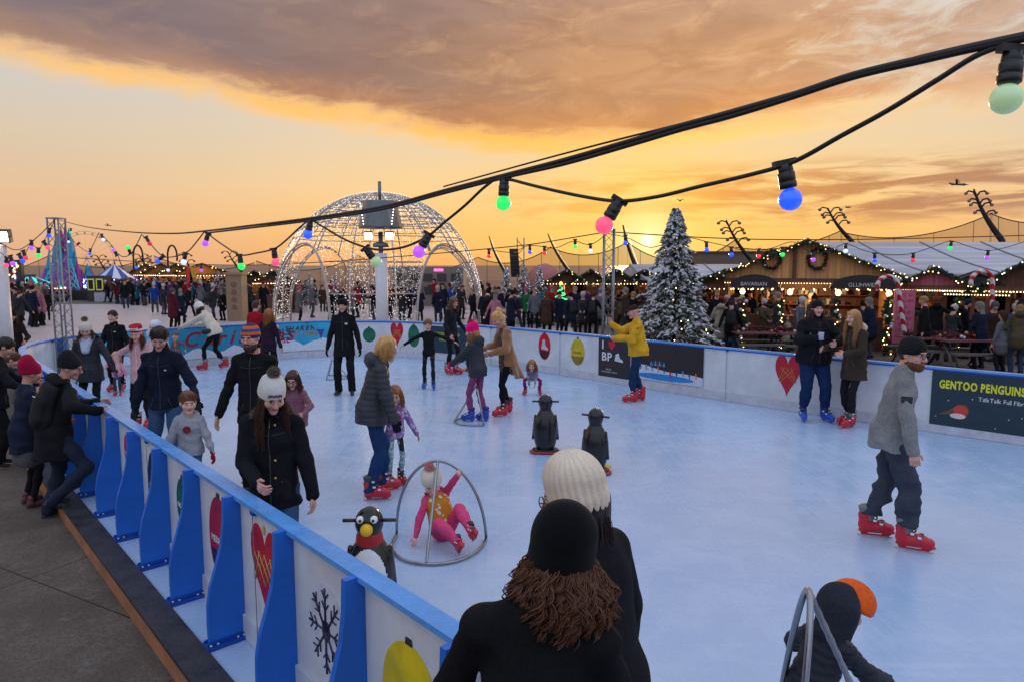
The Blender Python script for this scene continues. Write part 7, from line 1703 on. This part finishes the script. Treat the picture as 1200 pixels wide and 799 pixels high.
# marquee roofs
m, nt, b_ = nmat('marquee_skin'); X = NX(nt); tc = nt.nodes.new('ShaderNodeTexCoord'); V = tc.outputs['Object']
mp = nt.nodes.new('ShaderNodeMapping'); mp.inputs['Scale'].default_value = (.15, 2.2, 2.2); nt.links.new(V, mp.inputs[0]); nn = X.noise(mp.outputs[0], 1.5, 7, .6)
nt.links.new(X.mix(X.ss(nn, .35, .7), lin(160, 160, 168), lin(196, 194, 200)), b_.inputs['Base Color']); b_.inputs['Roughness'].default_value = .55; MQ = m
def marquee(x0, x1, Ye, Yr, ze, zr, label, bays):
    rt_ = empty('marquee', Vector(((x0 + x1) / 2, Yr, PZ)), 0, label, 'marquee'); hw = (x1 - x0) / 2; dy = Yr - Ye; n = 7
    for s in (-1, 1):
        vs = []; fs = []
        for i in range(n + 1):
            t = i / n; y = s * dy * (1 - t); z = ze + (zr - ze) * t - .12 * math.sin(PI * t)
            vs += [(-hw, y, z), (hw, y, z)]
        k = len(vs); vs += [(a, b, c - .03) for a, b, c in vs]
        for i in range(n): fs += [(2 * i, 2 * i + 1, 2 * i + 3, 2 * i + 2), (k + 2 * i, k + 2 * i + 2, k + 2 * i + 3, k + 2 * i + 1)]
        fs += [(0, k, k + 1, 1), (2 * n, 2 * n + 1, k + 2 * n + 1, k + 2 * n)] + [(2 * i, 2 * i + 2, k + 2 * i + 2, k + 2 * i) for i in range(n)] + [(2 * i + 1, k + 2 * i + 1, k + 2 * i + 3, 2 * i + 3) for i in range(n)]
        MB().add(vs, fs, MQ, True).build('roof', rt_)
        small(rt_, 'wall', lambda mm: mm.box((0, s * dy, ze / 2), (2 * hw, .03, ze - .04), MQ))
    for i in range(bays + 1):
        x = -hw + 2 * hw * i / bays; small(rt_, 'seam', lambda mm: mm.tube([(x, -dy * (1 - t), ze + (zr - ze) * t - .12 * math.sin(PI * t) + .02) for t in np.linspace(0, 1, 8)], .03, plain(lin(120, 118, 124), .6), 5))
    small(rt_, 'gable', lambda mm: mm.prism([(-dy, ze), (dy, ze), (0, zr)], (-hw + .02, 0, 0), (0, 1, 0), (0, 0, 1), (1, 0, 0), .03, MQ))
zr = D(1000, 284, 31).z - PZ
marquee(D(934, 300, 31).x, D(1290, 300, 31).x, 25.6, 31, 2.35, zr, 'long white marquee roof behind the chalets on the right', 5)
marquee(D(738, 320, 34).x, D(868, 320, 34).x, 29.5, 34, 2.0, D(800, 310, 34).z - PZ, 'low white marquee roof behind the tall snowy fir', 3)
# row of small garlanded huts in the middle distance
for i, (px, w, l, c) in enumerate(((664, 2.0, 'left hut of the distant row, next to the green light tree', DWOOD), (692, 1.9, 'second hut of the distant row behind the crowd', DWOOD), (722, 2.0, 'third hut of the distant row, behind the slim truss', DWOOD), (754, 2.0, 'hut of the distant row left of the tall snowy fir', DWOOD), (850, 2.4, 'dark hut with small lights between the tall fir and the big chalet', DWOOD))):
    Yh = 31.5 if px < 800 else 25
    rt_ = chalet(Vector((D(px, 380, Yh).x, Yh, PZ)), w * .9, 2.2, D(px, 331, Yh).z - PZ, D(px, 318, Yh).z - PZ, c, l, (), openz=1.9, light=12, ln=14, scw=.18, roofc=plain(lin(120, 118, 126), .7), lw=.020, lgt=.15)
# pink round kiosk and green tree of light
o = D(640, 380, 31); rt_ = empty('pink_kiosk', Vector((o.x, 32.5, PZ)), 0, 'dusty pink round topped kiosk right of the frosted firs', 'kiosk')
small(rt_, 'body', lambda mm: mm.lathe([(.95, 0), (.95, 1.6), (.85, 2.2), (.5, 2.6), (.05, 2.75)], plain(lin(170, 100, 96), .7, var=.2), 20)); small(rt_, 'door', lambda mm: mm.box((-.1, -.93, .95), (.6, .08, 1.85), plain(lin(110, 60, 60), .7)))
o = D(657, 375, 29); rt_ = empty('light_tree', Vector((o.x, 29, PZ)), 0, 'small glowing green spiral light tree on a pole', 'light decoration'); zt, zb = D(657, 334, 29).z - PZ, D(657, 352, 29).z - PZ
small(rt_, 'pole', lambda mm: mm.tube([(0, 0, 0), (0, 0, zt)], .03, dk, 6)); small(rt_, 'green_spiral', lambda mm: mm.tube([((zt - z) * .42 * math.cos(z * 26), (zt - z) * .42 * math.sin(z * 26), z) for z in np.linspace(zb, zt, 70)], .03, emis((.03, .8, .18), 2.2), 6))
small(rt_, 'star', lambda mm: mm.sphere((0, 0, zt + .06), .07, emis((1, .5, .05), 3), 8, 5))
# loudspeaker tower and stage block behind the dome
o = D(610, 350, 33); rt_ = empty('speaker_tower', Vector((o.x, 33, PZ)), 0, 'tall truss tower hung with a black curved column of loudspeakers', 'speaker tower'); h = D(610, 279, 33).z - PZ
for x in (-.16, .16):
    for y in (-.16, .16): small(rt_, 'chord', lambda mm: mm.tube([(x, y, 0), (x, y, h)], .03, alu, 6))
small(rt_, 'lacing', lambda mm: [mm.tube([(-.16 if k % 2 else .16, y, k * .35), (.16 if k % 2 else -.16, y, k * .35 + .35)], .014, alu, 4) for k in range(int(h / .35)) for y in (-.16, .16)])
for k in range(8):
    z = D(610, 294, 33).z - PZ - k * .165; small(rt_, 'loudspeaker', lambda mm: mm.box((-.33 + .012 * k, -.30 + .006 * k * k, z), (.42, .32, .155), plain((.015, .015, .017), .6), Matrix.Rotation(R(1.5 * k), 3, 'X')))
o = D(505, 350, 46); rt_ = empty('stage_block', Vector((o.x, 46, PZ)), 0, 'grey two storey stage structure seen through the right side of the dome', 'stage'); h = D(505, 313, 46).z - PZ
small(rt_, 'body', lambda mm: mm.box((0, 0, h / 2), (4.6, 3, h), plain(lin(120, 108, 100), .7)))
for k in range(5):
    for j in range(2): small(rt_, 'panel', lambda mm: mm.box((-1.8 + .9 * k, -1.515, h * .40 + j * h * .33), (.6, .03, h * .2), plain(lin(60, 52, 50), .5)))
small(rt_, 'pink_sign', lambda mm: mm.box((.7, -1.54, h * .92), (.6, .03, .16), emis((1, .1, .35), 2)))
# ---------------------------------------------------------------- far left: fairground
Yt = 54
o = D(84, 350, Yt); rt_ = empty('ice_castle_sculpture', Vector((o.x, Yt, PZ)), 0, 'jagged purple and turquoise castle sculpture with tall spires on a black stage', 'sculpture'); h = D(82, 262, Yt).z - PZ; rs = random.Random(8)
pu, tq, mg = plain(lin(120, 60, 150), .4, var=.4, scale=2), plain(lin(30, 140, 176), .35, var=.4, scale=2), plain(lin(150, 44, 130), .4, var=.3, scale=2)
st = .75
small(rt_, 'stage', lambda mm: mm.box((.2, -.2, st / 2), (5.2, 3, st - .02), plain((.02, .02, .022), .6)))
for k in range(40):
    x = rs.uniform(-1.7, 1.7); y = rs.uniform(-1.0, .8); hh = (h - st) * (1 - abs(x + .2) / 2.6) ** .9 * rs.uniform(.5, .98); ww = rs.uniform(.26, .58); lean = -x * .16
    small(rt_, 'spire', lambda mm: mm.tube([(x, y, st), (x + lean * .4, y, st + hh * .45), (x + lean * .9, y, st + hh)], [ww, ww * .7, .015], (pu, tq, mg, pu, tq)[k % 5], 6, smooth=False))
for x in (-.35, .1, .45, -.8): small(rt_, 'spire', lambda mm: mm.tube([(x, -.3, st), (x * .8, -.3, st + (h - st) * .6), (x * .75, -.3, st + (h - st) * (1.02 - abs(x) * .2))], [.55, .34, .012], (tq, mg)[int(x * 10) % 2], 6, smooth=False))
small(rt_, 'ice_net', lambda mm: [mm.tube([(-.1 + 1.4 * math.sin(k * .5 + u * 2.4) * (1.1 - u * .7), -1.15 + u * .6, st + u * 2.6) for u in np.linspace(0, 1, 9)], .05, plain(lin(80, 190, 214), .4), 4) for k in range(12)])
# carousel
o = D(137, 355, Yt); rt_ = empty('carousel', Vector((o.x, Yt, PZ)), 0, 'carousel with blue and white striped conical roof and blue lights', 'carousel'); zz = lambda y: D(137, y, Yt).z - PZ
bl, wt = plain(lin(20, 60, 140), .5), plain(lin(190, 196, 214), .5); n = 16
for k in range(n):
    a, b = 2 * PI * k / n, 2 * PI * (k + 1) / n; r1 = 1.95
    small(rt_, 'roof_panel', lambda mm: mm.add([(0, 0, zz(310)), (.25 * r1 * math.cos(a), .25 * r1 * math.sin(a), zz(315)), (r1 * math.cos(a), r1 * math.sin(a), zz(330)), (r1 * math.cos(b), r1 * math.sin(b), zz(330)), (.25 * r1 * math.cos(b), .25 * r1 * math.sin(b), zz(315)), (0, 0, zz(330) - .05)], [(0, 1, 4), (1, 2, 3, 4), (5, 3, 2), (0, 5, 2, 1), (0, 4, 3, 5)], (bl, wt)[k % 2]))
for k in range(14):
    a = 2 * PI * (k + .5) / 14; small(rt_, 'rounding_board', lambda mm: mm.lathe([(.05, -.05), (.42, -.04), (.42, .04), (.05, .05)], bl, 12, M=Matrix.Rotation(a, 3, 'Z') @ Matrix.Rotation(PI / 2, 3, 'Y'), c=(2.05 * math.cos(a), 2.05 * math.sin(a), zz(332)), smooth=False))
small(rt_, 'lights', lambda mm: [mm.sphere((2.12 * math.cos(t) * (1 + .02 * math.sin(k * 3)), 2.12 * math.sin(t), zz(332) + .34 * math.sin(k * 1.7)), .055, emis((.25, .4, 1) if k % 3 else (.9, .9, 1), 4), 5, 3) for k, t in enumerate(np.linspace(0, 2 * PI, 110))])['kind'] = 'stuff'
small(rt_, 'centre_drum', lambda mm: mm.lathe([(.6, .4), (.5, zz(333))], plain(lin(200, 170, 120), .5), 14)); small(rt_, 'platform', lambda mm: mm.lathe([(2.0, .02), (2.0, .4), (.1, .42)], plain(lin(150, 140, 150), .6), 20))
for k in range(10):
    a = 2 * PI * k / 10; small(rt_, 'pole', lambda mm: mm.tube([(1.6 * math.cos(a), 1.6 * math.sin(a), .4), (1.6 * math.cos(a), 1.6 * math.sin(a), zz(333))], .035, emis((1, .7, .4), 1.2), 6))
small(rt_, 'finial', lambda mm: mm.tube([(0, 0, zz(310)), (0, 0, zz(304))], [.06, .01], dk, 6))
o = D(118, 355, 51); rt_ = empty('ticket_booth', Vector((o.x, 51, PZ)), 0, 'ticket booth with yellow framed windows in front of the carousel', 'booth'); small(rt_, 'body', lambda mm: mm.box((0, 0, .95), (1.3, 1, 1.88), plain(lin(60, 50, 60), .6)))
for x in (-.32, .32): f_ = small(rt_, 'window_frame', lambda mm: mm.box((x, -.52, 1.25), (.5, .04, .85), emis((.6, .6, .12), .14))); small(rt_, 'window_pane', lambda mm: mm.box((x, -.545, 1.25), (.34, .02, .66), plain((.02, .02, .03), .2)), f_)
rt_ = empty('white_skirting_fence', Vector((D(175, 355, 50).x, 50, PZ)), 0, 'long low white hoarding in front of the carousel', 'hoarding'); 
for k in range(8): small(rt_, 'panel', lambda mm: mm.box((-3.5 + k * 1.0, 0, .35), (.97, .06, .66), plain(lin(176, 174, 186), .6, var=.15)))
# far stalls with warm light
YELL = plain(lin(190, 130, 50), .6, var=.2); STL = [(172, 327, 2.2, 'warm lit stall right of the carousel', DWOOD), (190, 322, 2.6, 'tall warm lit stall in the far row', DWOOD), (208, 333, 2.3, 'low red lit stall in the far row', DWOOD), (238, 322, 3.6, 'bright yellow lit chalet in the far row on the left', YELL)]
for i, (px, yt, w, l, c) in enumerate(STL):
    Yh = 55 - i * .7; rt_ = chalet(Vector((D(px, 345, Yh).x, Yh, PZ)), w, 2.4, max(2.1, D(px, yt, Yh).z - PZ - .7), max(2.75, D(px, yt, Yh).z - PZ), c, l, (), openz=1.95, light=90 if i == 3 else 55, ln=18, scw=.2, lw=.034, lgt=.25)
    plight(Vector((D(px, 345, Yh).x, Yh - 1.2, PZ + 2.6)), 22, (1, .5, .18))
for px, c, l in ((219, (214, 60, 50), 'red and yellow feather flag by the far stalls, left one'), (224, (220, 160, 40), 'red and yellow feather flag by the far stalls, right one')):
    o = D(px, 345, 50); rt_ = empty('feather_flag', Vector((o.x, 50, PZ)), 0, l, 'flag'); h = D(px, 312, 50).z - PZ; small(rt_, 'pole', lambda mm: mm.tube([(0, 0, 0), (0, 0, h)], .025, dk, 5)); small(rt_, 'cloth', lambda mm: mm.prism([(.02, .8), (.42, .9), (.5, h * .6), (.3, h * .95), (.02, h)], (0, 0, 0), (1, 0, 0), (0, 0, 1), (0, 1, 0), .015, plain(lin(*c), .7)))
# beige pillar hut left of the dome
o = D(279, 375, 33); rt_ = empty('beige_kiosk_tower', Vector((o.x, 33, PZ)), 0, 'narrow beige kiosk tower with round emblems left of the dome', 'kiosk'); h = D(279, 322, 33).z - PZ
small(rt_, 'body', lambda mm: mm.box((0, 0, h / 2), (.75, .7, h), plain(lin(140, 116, 90), .7, var=.15))); small(rt_, 'cornice', lambda mm: mm.box((0, 0, h + .05), (.9, .85, .12), plain(lin(150, 120, 90), .7)))
for k in range(4): small(rt_, 'emblem', lambda mm: mm.lathe([(.13, -.01), (.13, .01)], plain(lin(110, 86, 60), .6), 12, M=Matrix.Rotation(PI / 2, 3, 'X'), c=(0, -.362, h * .30 + k * .36), smooth=False))
for px, w, l in ((300, 2.0, 'dark hut with warm lights just left of the dome'), (322, 2.4, 'dark hut with warm lights seen behind the left edge of the dome')):
    chalet(Vector((D(px, 375, 38).x, 38, PZ)), w, 2.2, D(px, 330, 38).z - PZ, D(px, 319, 38).z - PZ, DWOOD, l, (), openz=1.75, light=20, ln=14, scw=.2, lw=.026, lgt=.2)
# spinning ride with turquoise canopy, and the big wheel far off
o = D(36, 345, 50); rt_ = empty('fairground_ride', Vector((o.x, 50, PZ)), 0, 'fairground ride with turquoise lit canopy at the far left', 'fairground ride'); z0 = D(36, 337, 50).z - PZ; z1 = D(36, 322, 50).z - PZ
for k in range(18):
    a, b = 2 * PI * k / 18, 2 * PI * (k + 1) / 18; r1 = 2.1; small(rt_, 'canopy_panel', lambda mm: mm.add([(0, 0, z1), (r1 * math.cos(a), r1 * math.sin(a), z0), (r1 * math.cos(b), r1 * math.sin(b), z0), (0, 0, z0 - .02)], [(0, 1, 2), (0, 3, 1), (0, 2, 3), (3, 2, 1)], (emis((.04, .55, .50), .8), plain(lin(24, 60, 90), .4))[k % 2]))
small(rt_, 'rim_lights', lambda mm: [mm.sphere((2.15 * math.cos(t), 2.15 * math.sin(t), z0 - .08), .05, emis((1, .8, .5), 4), 5, 3) for t in np.linspace(0, 2 * PI, 60)])['kind'] = 'stuff'
small(rt_, 'hub', lambda mm: mm.lathe([(.5, 0), (.4, z1)], plain(lin(60, 40, 60), .5), 12)); small(rt_, 'platform', lambda mm: mm.lathe([(2.3, .02), (2.3, .5), (.1, .52)], plain(lin(60, 60, 90), .5), 20))
for k in range(9): a = 2 * PI * k / 9; small(rt_, 'gondola', lambda mm: mm.sphere((1.6 * math.cos(a), 1.6 * math.sin(a), 1.0), .42, plain(lin(*[(150, 30, 50), (30, 60, 150), (190, 150, 40)][k % 3]), .35), 8, 6))
o = D(20, 345, 46); rt_ = empty('signage_arch', Vector((o.x, 46, PZ)), 0, 'dark gantry covered in small multicoloured lights beside the left column', 'gantry'); h = D(20, 305, 46).z - PZ
small(rt_, 'panel', lambda mm: mm.box((-.6, 0, h - .8), (2.2, .3, 1.6), plain((.02, .02, .03), .5))); 
for x in (-1.6, .4): small(rt_, 'leg', lambda mm: mm.box((x, 0, (h - 1.6) / 2), (.12, .12, h - 1.62), dk))
small(rt_, 'lights', lambda mm: [mm.sphere((-1.6 + rs.random() * 2.0, -.17, h - 1.5 + rs.random() * 1.4), .06, emis([(1, .1, .3), (.1, .9, .3), (.2, .4, 1), (1, .6, .1)][k % 4], 3), 5, 3) for k in range(40)])['kind'] = 'stuff'
Yw = 210; o = D(102, 311, Yw); rt_ = empty('big_wheel', Vector((o.x, Yw, -3.5)), R(14), 'pale big wheel far off behind the castle sculpture', 'big wheel'); zc = D(102, 303, Yw).z + 3.5; rw = 31 / FPX * Yw; pm = plain(lin(200, 170, 150), .6)
small(rt_, 'rim', lambda mm: [mm.tube([(rw * k * math.cos(t), 0, zc + rw * k * math.sin(t)) for t in np.linspace(0, 2 * PI, 37)[:-1]],   .06, pm, 5, closed=True) for k in (1, .9)])
small(rt_, 'spokes', lambda mm: [mm.tube([(0, 0, zc), (rw * math.cos(t), 0, zc + rw * math.sin(t))], .022, pm, 4) for t in np.linspace(0, 2 * PI, 25)[:-1]])
for k in range(24): t = 2 * PI * k / 24; small(rt_, 'cabin', lambda mm: mm.box((rw * math.cos(t), 0, zc + rw * math.sin(t) - .5), (.45, .45, .5), pm))
for s in (-1, 1): small(rt_, 'support', lambda mm: mm.tube([(s * rw * .5, 0, 0), (0, 0, zc)], .12, pm, 6))
# gulls
gm, gw = plain(lin(90, 84, 84), .7), plain(lin(60, 56, 58), .7)
for px, py, Y, s, l in ((1123, 217, 16, .55, 'large gull flying with wings raised at the upper right'), (918 + 76, 244, 40, .6, 'gull perched on the middle lamp column'), (127, 265, 40, .55, 'small gull flying high above the carousel'), (797, 236, 30, .4, 'small bird flying beside the top of the tall fir')):
    o = D(px, py, Y); rt_ = empty('gull', o, rnd.uniform(0, 3), l, 'gull'); S_ = SDF(); S_.cap((0, -.2 * s, 0), (0, .22 * s, .02), .045 * s, .035 * s); S_.cap((0, .2 * s, .02), (0, .32 * s, .05), .035 * s, .03 * s); S_.cap((0, -.2 * s, 0), (0, -.36 * s, -.01), .03 * s, .012 * s); link('body', S_.mesh('body', .015 * s, [gm]), rt_)
    for sg in (-1, 1): small(rt_, 'wing', lambda mm: mm.tube([(0, .05 * s, .02), (sg * .25 * s, .08 * s, .20 * s), (sg * .52 * s, -.05 * s, .12 * s)], [.05 * s, .035 * s, .006 * s], gw, 5))
# ---------------------------------------------------------------- the crowd
def crowd_proto(i, H, pose, coat=dict(), hat=None, hairl=0.0, skirt=False, bag=False, hood=False, step=.030):
    r = Rig(H, pose, .012, 1.0); B = SDF()
    emit_head(B, r, 2, detail=False)
    B.ell(r.H(0, .10, -.02), A3(.014, .02, .02) * r.hk, r.Rh, .01, 2)
    if hat: B.ell(r.H(0, -.016, .055), A3(.092, .110, .095) * r.hk, r.Rh, .01, 4); B.cap(r.H(0, -.018, .02), r.H(0, -.018, .04), .094 * r.hk, None, .005, 4)
    if hat == 'pom': B.ell(r.H(0, -.02, .175), A3(.045, .045, .045), None, .005, 4)
    B.ell(r.H(0, -.045, .02), A3(.086, .088, .105) * r.hk, r.Rh, .01, 3)
    if not hat: B.ell(r.H(0, -.012, .055), A3(.084, .100, .078) * r.hk, r.Rh, .01, 3)
    if hairl: B.cap(r.H(0, -.07, -.02), r.H(0, -.09, -.02) - A3(0, 0, hairl), .075, .06, .03, 3, (r.fw, 1.7))
    emit_jacket(B, r, 0, cuts=False, hood=hood, **coat); emit_trousers(B, r, 1, th=.084, kn=.062, an=.055, cuts=False)
    for k in (0, 1):
        f = Rz(-R(r.fy[k])) @ A3(0, 1, 0); B.cap(r.an[k] - f * .03 - A3(0, 0, .03), r.an[k] + f * .13 - A3(0, 0, .035), .045, .038, .01, 5)
        u = unit(r.wr[k] - r.el[k]); B.cap(r.wr[k], r.wr[k] + u * .11, .034, .026, .01, 2)
    if bag: B.cap(r.chest - r.fw * .17, r.waist - r.fw * .18, .13, .14, .02, 5, (r.fw, 1.6))
    if skirt: B.cap(r.pel, A3(0, 0, .5 * r.S), .16, .22, .03, 0, (r.fw, 1.2))
    B.cut((0, 0, .0), (0, 0, -1))
    return B.mesh('person', step, [fabric((.05, .05, .06))] * 6, disp=folds(.010, (11, 11, 15), i))
PZs = [dict(), dict(twist=12, hy=20, hL=(-.10, .2, .62)), dict(lean=6, hR=(.12, .22, .66), hy=-15), dict(fL=(-.07, .14, 0, 0), fR=(.07, -.13, 0, 0), lean=6, hL=(-.2, -.08, .49), hR=(.2, .14, .5)), dict(hL=(-.2, .02, .46), hR=(.14, .22, .78), hp=-4), dict(lean=4, hL=(-.05, .22, .58), hR=(.05, .22, .58), hy=30)]
PROT = []
for i in range(14):
    st_ = .030 if i < 10 else .036
    PROT.append((crowd_proto(i, (1.78, 1.66, 1.72, 1.70, 1.80, 1.64, 1.58, 1.74, 1.68, 1.62, 1.18, 1.05, 1.30, 1.75)[i], PZs[i % 6], dict(L=(.06, .14, .10, .05)[i % 4], bulk=(1.1, 1.06, 1.14, 1.08)[i % 4], collar=.0), hat=(None, 'b', None, 'pom')[i % 4], hairl=(.0, .18, .28, .0, .12)[i % 5], bag=i % 5 == 3, hood=i % 3 == 1, skirt=i == 6, step=st_),
                 ('short', 'hat', 'long', 'pom')[0]))
COATS = dict(black=(22, 22, 26), navy=(26, 34, 56), charcoal=(54, 54, 60), brown=(70, 50, 40), maroon=(96, 26, 44), khaki=(92, 84, 62), grey=(112, 112, 118), cream=(186, 176, 160), red=(160, 24, 34), blue=(30, 70, 160), pink=(190, 120, 140), green=(24, 110, 62), teal=(30, 110, 130), purple=(84, 50, 110))
CW = ['black'] * 9 + ['navy'] * 6 + ['charcoal'] * 5 + ['brown'] * 3 + ['maroon'] * 2 + ['khaki'] * 2 + ['grey'] * 2 + ['cream', 'red', 'blue', 'pink', 'teal', 'purple']
TRS = dict(black=(20, 20, 24), denim=(44, 60, 86), grey=(80, 80, 86), dark=(30, 30, 40))
HAIRS = dict(dark=(40, 28, 22), brown=(84, 56, 40), fair=(176, 136, 90), auburn=(120, 64, 40), grey=(140, 134, 130)); HATS = dict(black=(22, 22, 24), cream=(200, 190, 176), red=(150, 20, 36), grey=(90, 90, 96), pink=(200, 90, 120), navy=(26, 34, 60), white=(206, 206, 210))
cr = random.Random(21); CROWD = []
cm = lambda c: fabric(tuple(.68 * x for x in lin(*c)), scale=30, bump=.2)
def member(px, py, zone, proto=None, yaw=None, coat=None, tr=None, Y=None, zb=PZ, sc_=None, what='standing'):
    p = G(px, py, zb) if Y is None else Vector((D(px, 300, Y).x, Y, zb))
    i = cr.randrange(10) if proto is None else proto; me = PROT[i][0]
    c = coat or cr.choice(CW); t = tr or cr.choice(['black', 'black', 'denim', 'dark', 'grey']); hasH = i % 4 in (1, 3)
    hc = cr.choice(list(HATS)) if hasH else None; hr_ = cr.choice(list(HAIRS))
    o = link('person', me, None, p, R(cr.uniform(0, 360)) if yaw is None else -R(yaw)); s = sc_ or cr.uniform(.95, 1.04); o.scale = (s, s, s)
    for k, m_ in enumerate((cm(COATS[c]), cm(TRS[t]), skin((.5, .3, .23)), cm(HAIRS[hr_]), cm(HATS[hc] if hc else HAIRS[hr_]), fabric((.02, .02, .022), scale=30, bump=.2))):
        o.material_slots[k].link = 'OBJECT'; o.material_slots[k].material = m_
    desc = f"{'child' if i in (10, 11, 12) else 'person'} in {c} coat" + (f" and {hc} hat" if hc else f" with {hr_} hair")
    CROWD.append((o, desc, zone, px, py)); o['category'] = 'person'; o['group'] = 'people ' + zone
    return o
def cluster(n, x0, x1, y0, y1, zone, dens=None, **k):
    for j in range(n): member(x0 + (x1 - x0) * (j + cr.uniform(.05, .95)) / n, cr.uniform(y0, y1), zone, **k)
# far left: on and beside the second rink
cluster(12, 8, 62, 356, 366, 'near the far left ride'); cluster(7, 12, 58, 372, 386, 'on the pale floor at the far left')
for px, py, c, pr, yw in ((25, 392, 'charcoal', 3, 10), (40, 384, 'navy', 0, 20), (50, 382, 'pink', 2, 200), (148, 362, 'black', 0, 160), (161, 358, 'teal', 1, 30), (170, 358, 'black', 2, 200), (182, 367, 'blue', 3, 150), (192, 369, 'charcoal', 5, 100), (203, 386, 'maroon', 1, 10), (213, 384, 'navy', 2, 350), (222, 372, 'black', 3, 90), (236, 366, 'grey', 7, 0), (250, 377, 'charcoal', 3, 20), (262, 376, 'black', 6, 200), (275, 374, 'charcoal', 0, 180), (285, 369, 'khaki', 11, 10)):
    member(px, py, 'on the second rink', pr, yw, c)
for row, (y0, y1, n) in enumerate(((351.5, 353, 34), (353, 355.5, 32), (356, 359, 22))): cluster(n, 112 + row * 12, 325, y0, y1, 'before the far stalls')
cluster(8, 268, 330, 362, 372, 'left of the light dome')
# in and behind the dome
cluster(26, 328, 566, 358, 366, 'inside the light dome'); cluster(15, 345, 560, 372, 382, 'before the light dome')
# middle right, behind the barrier
cluster(15, 566, 748, 372, 377, 'before the distant huts'); cluster(13, 566, 750, 380, 385, 'in the middle crowd')
for px, py, c, pr, yw in ((572, 394, 'black', 1, 330), (580, 398, 'pink', 9, 20), (598, 392, 'navy', 5, 60), (606, 390, 'charcoal', 3, 300), (617, 384, 'green', 7, 200), (626, 386, 'grey', 0, 180), (640, 398, 'brown', 2, 20), (655, 392, 'navy', 1, 150), (669, 398, 'navy', 3, 340), (683, 394, 'charcoal', 5, 190), (694, 398, 'black', 8, 20), (703, 394, 'grey', 0, 10), (733, 396, 'brown', 4, 280), (741, 392, 'black', 2, 200)):
    member(px, py, 'close behind the barrier', pr, yw, c)
# right: by the chalets
cluster(6, 838, 860, 398, 412, 'between tall fir and chalet'); cluster(7, 870, 960, 394, 402, 'inside the big chalet'); cluster(5, 865, 960, 404, 412, 'at the chalet tables')
for px, py, c, pr, yw in ((855, 418, 'black', 3, 20), (843, 416, 'cream', 1, 10), (920, 412, 'cream', 10, 180), (1018, 420, 'navy', 2, 330), (1008, 416, 'brown', 8, 30), (1080, 428, 'black', 0, 290), (1093, 422, 'black', 4, 20), (1112, 424, 'charcoal', 5, 60), (1146, 432, 'navy', 2, 350), (1172, 438, 'grey', 6, 340), (1190, 440, 'khaki', 7, 10), (1184, 428, 'blue', 3, 200), (1126, 420, 'black', 1, 100), (1160, 424, 'brown', 9, 200), (1200, 428, 'navy', 0, 340)):
    member(px, py, 'at the huts on the right', pr, yw, c)
# labels: the plain description where it is unique, else its order from the left
from collections import defaultdict
grp = defaultdict(list)
for e in CROWD: grp[(e[1], e[2])].append(e)
ORD = ['leftmost'] + [w_ + ' from left' for w_ in 'second third fourth fifth sixth seventh eighth ninth tenth eleventh twelfth'.split()]
for (d_, z_), L in grp.items():
    L.sort(key=lambda e: proj(e[0].location)[0])
    for j, e in enumerate(L): e[0]['label'] = d_ + ' ' + z_ if len(L) == 1 else f"{ORD[min(j, 11)]} {d_} {z_}"
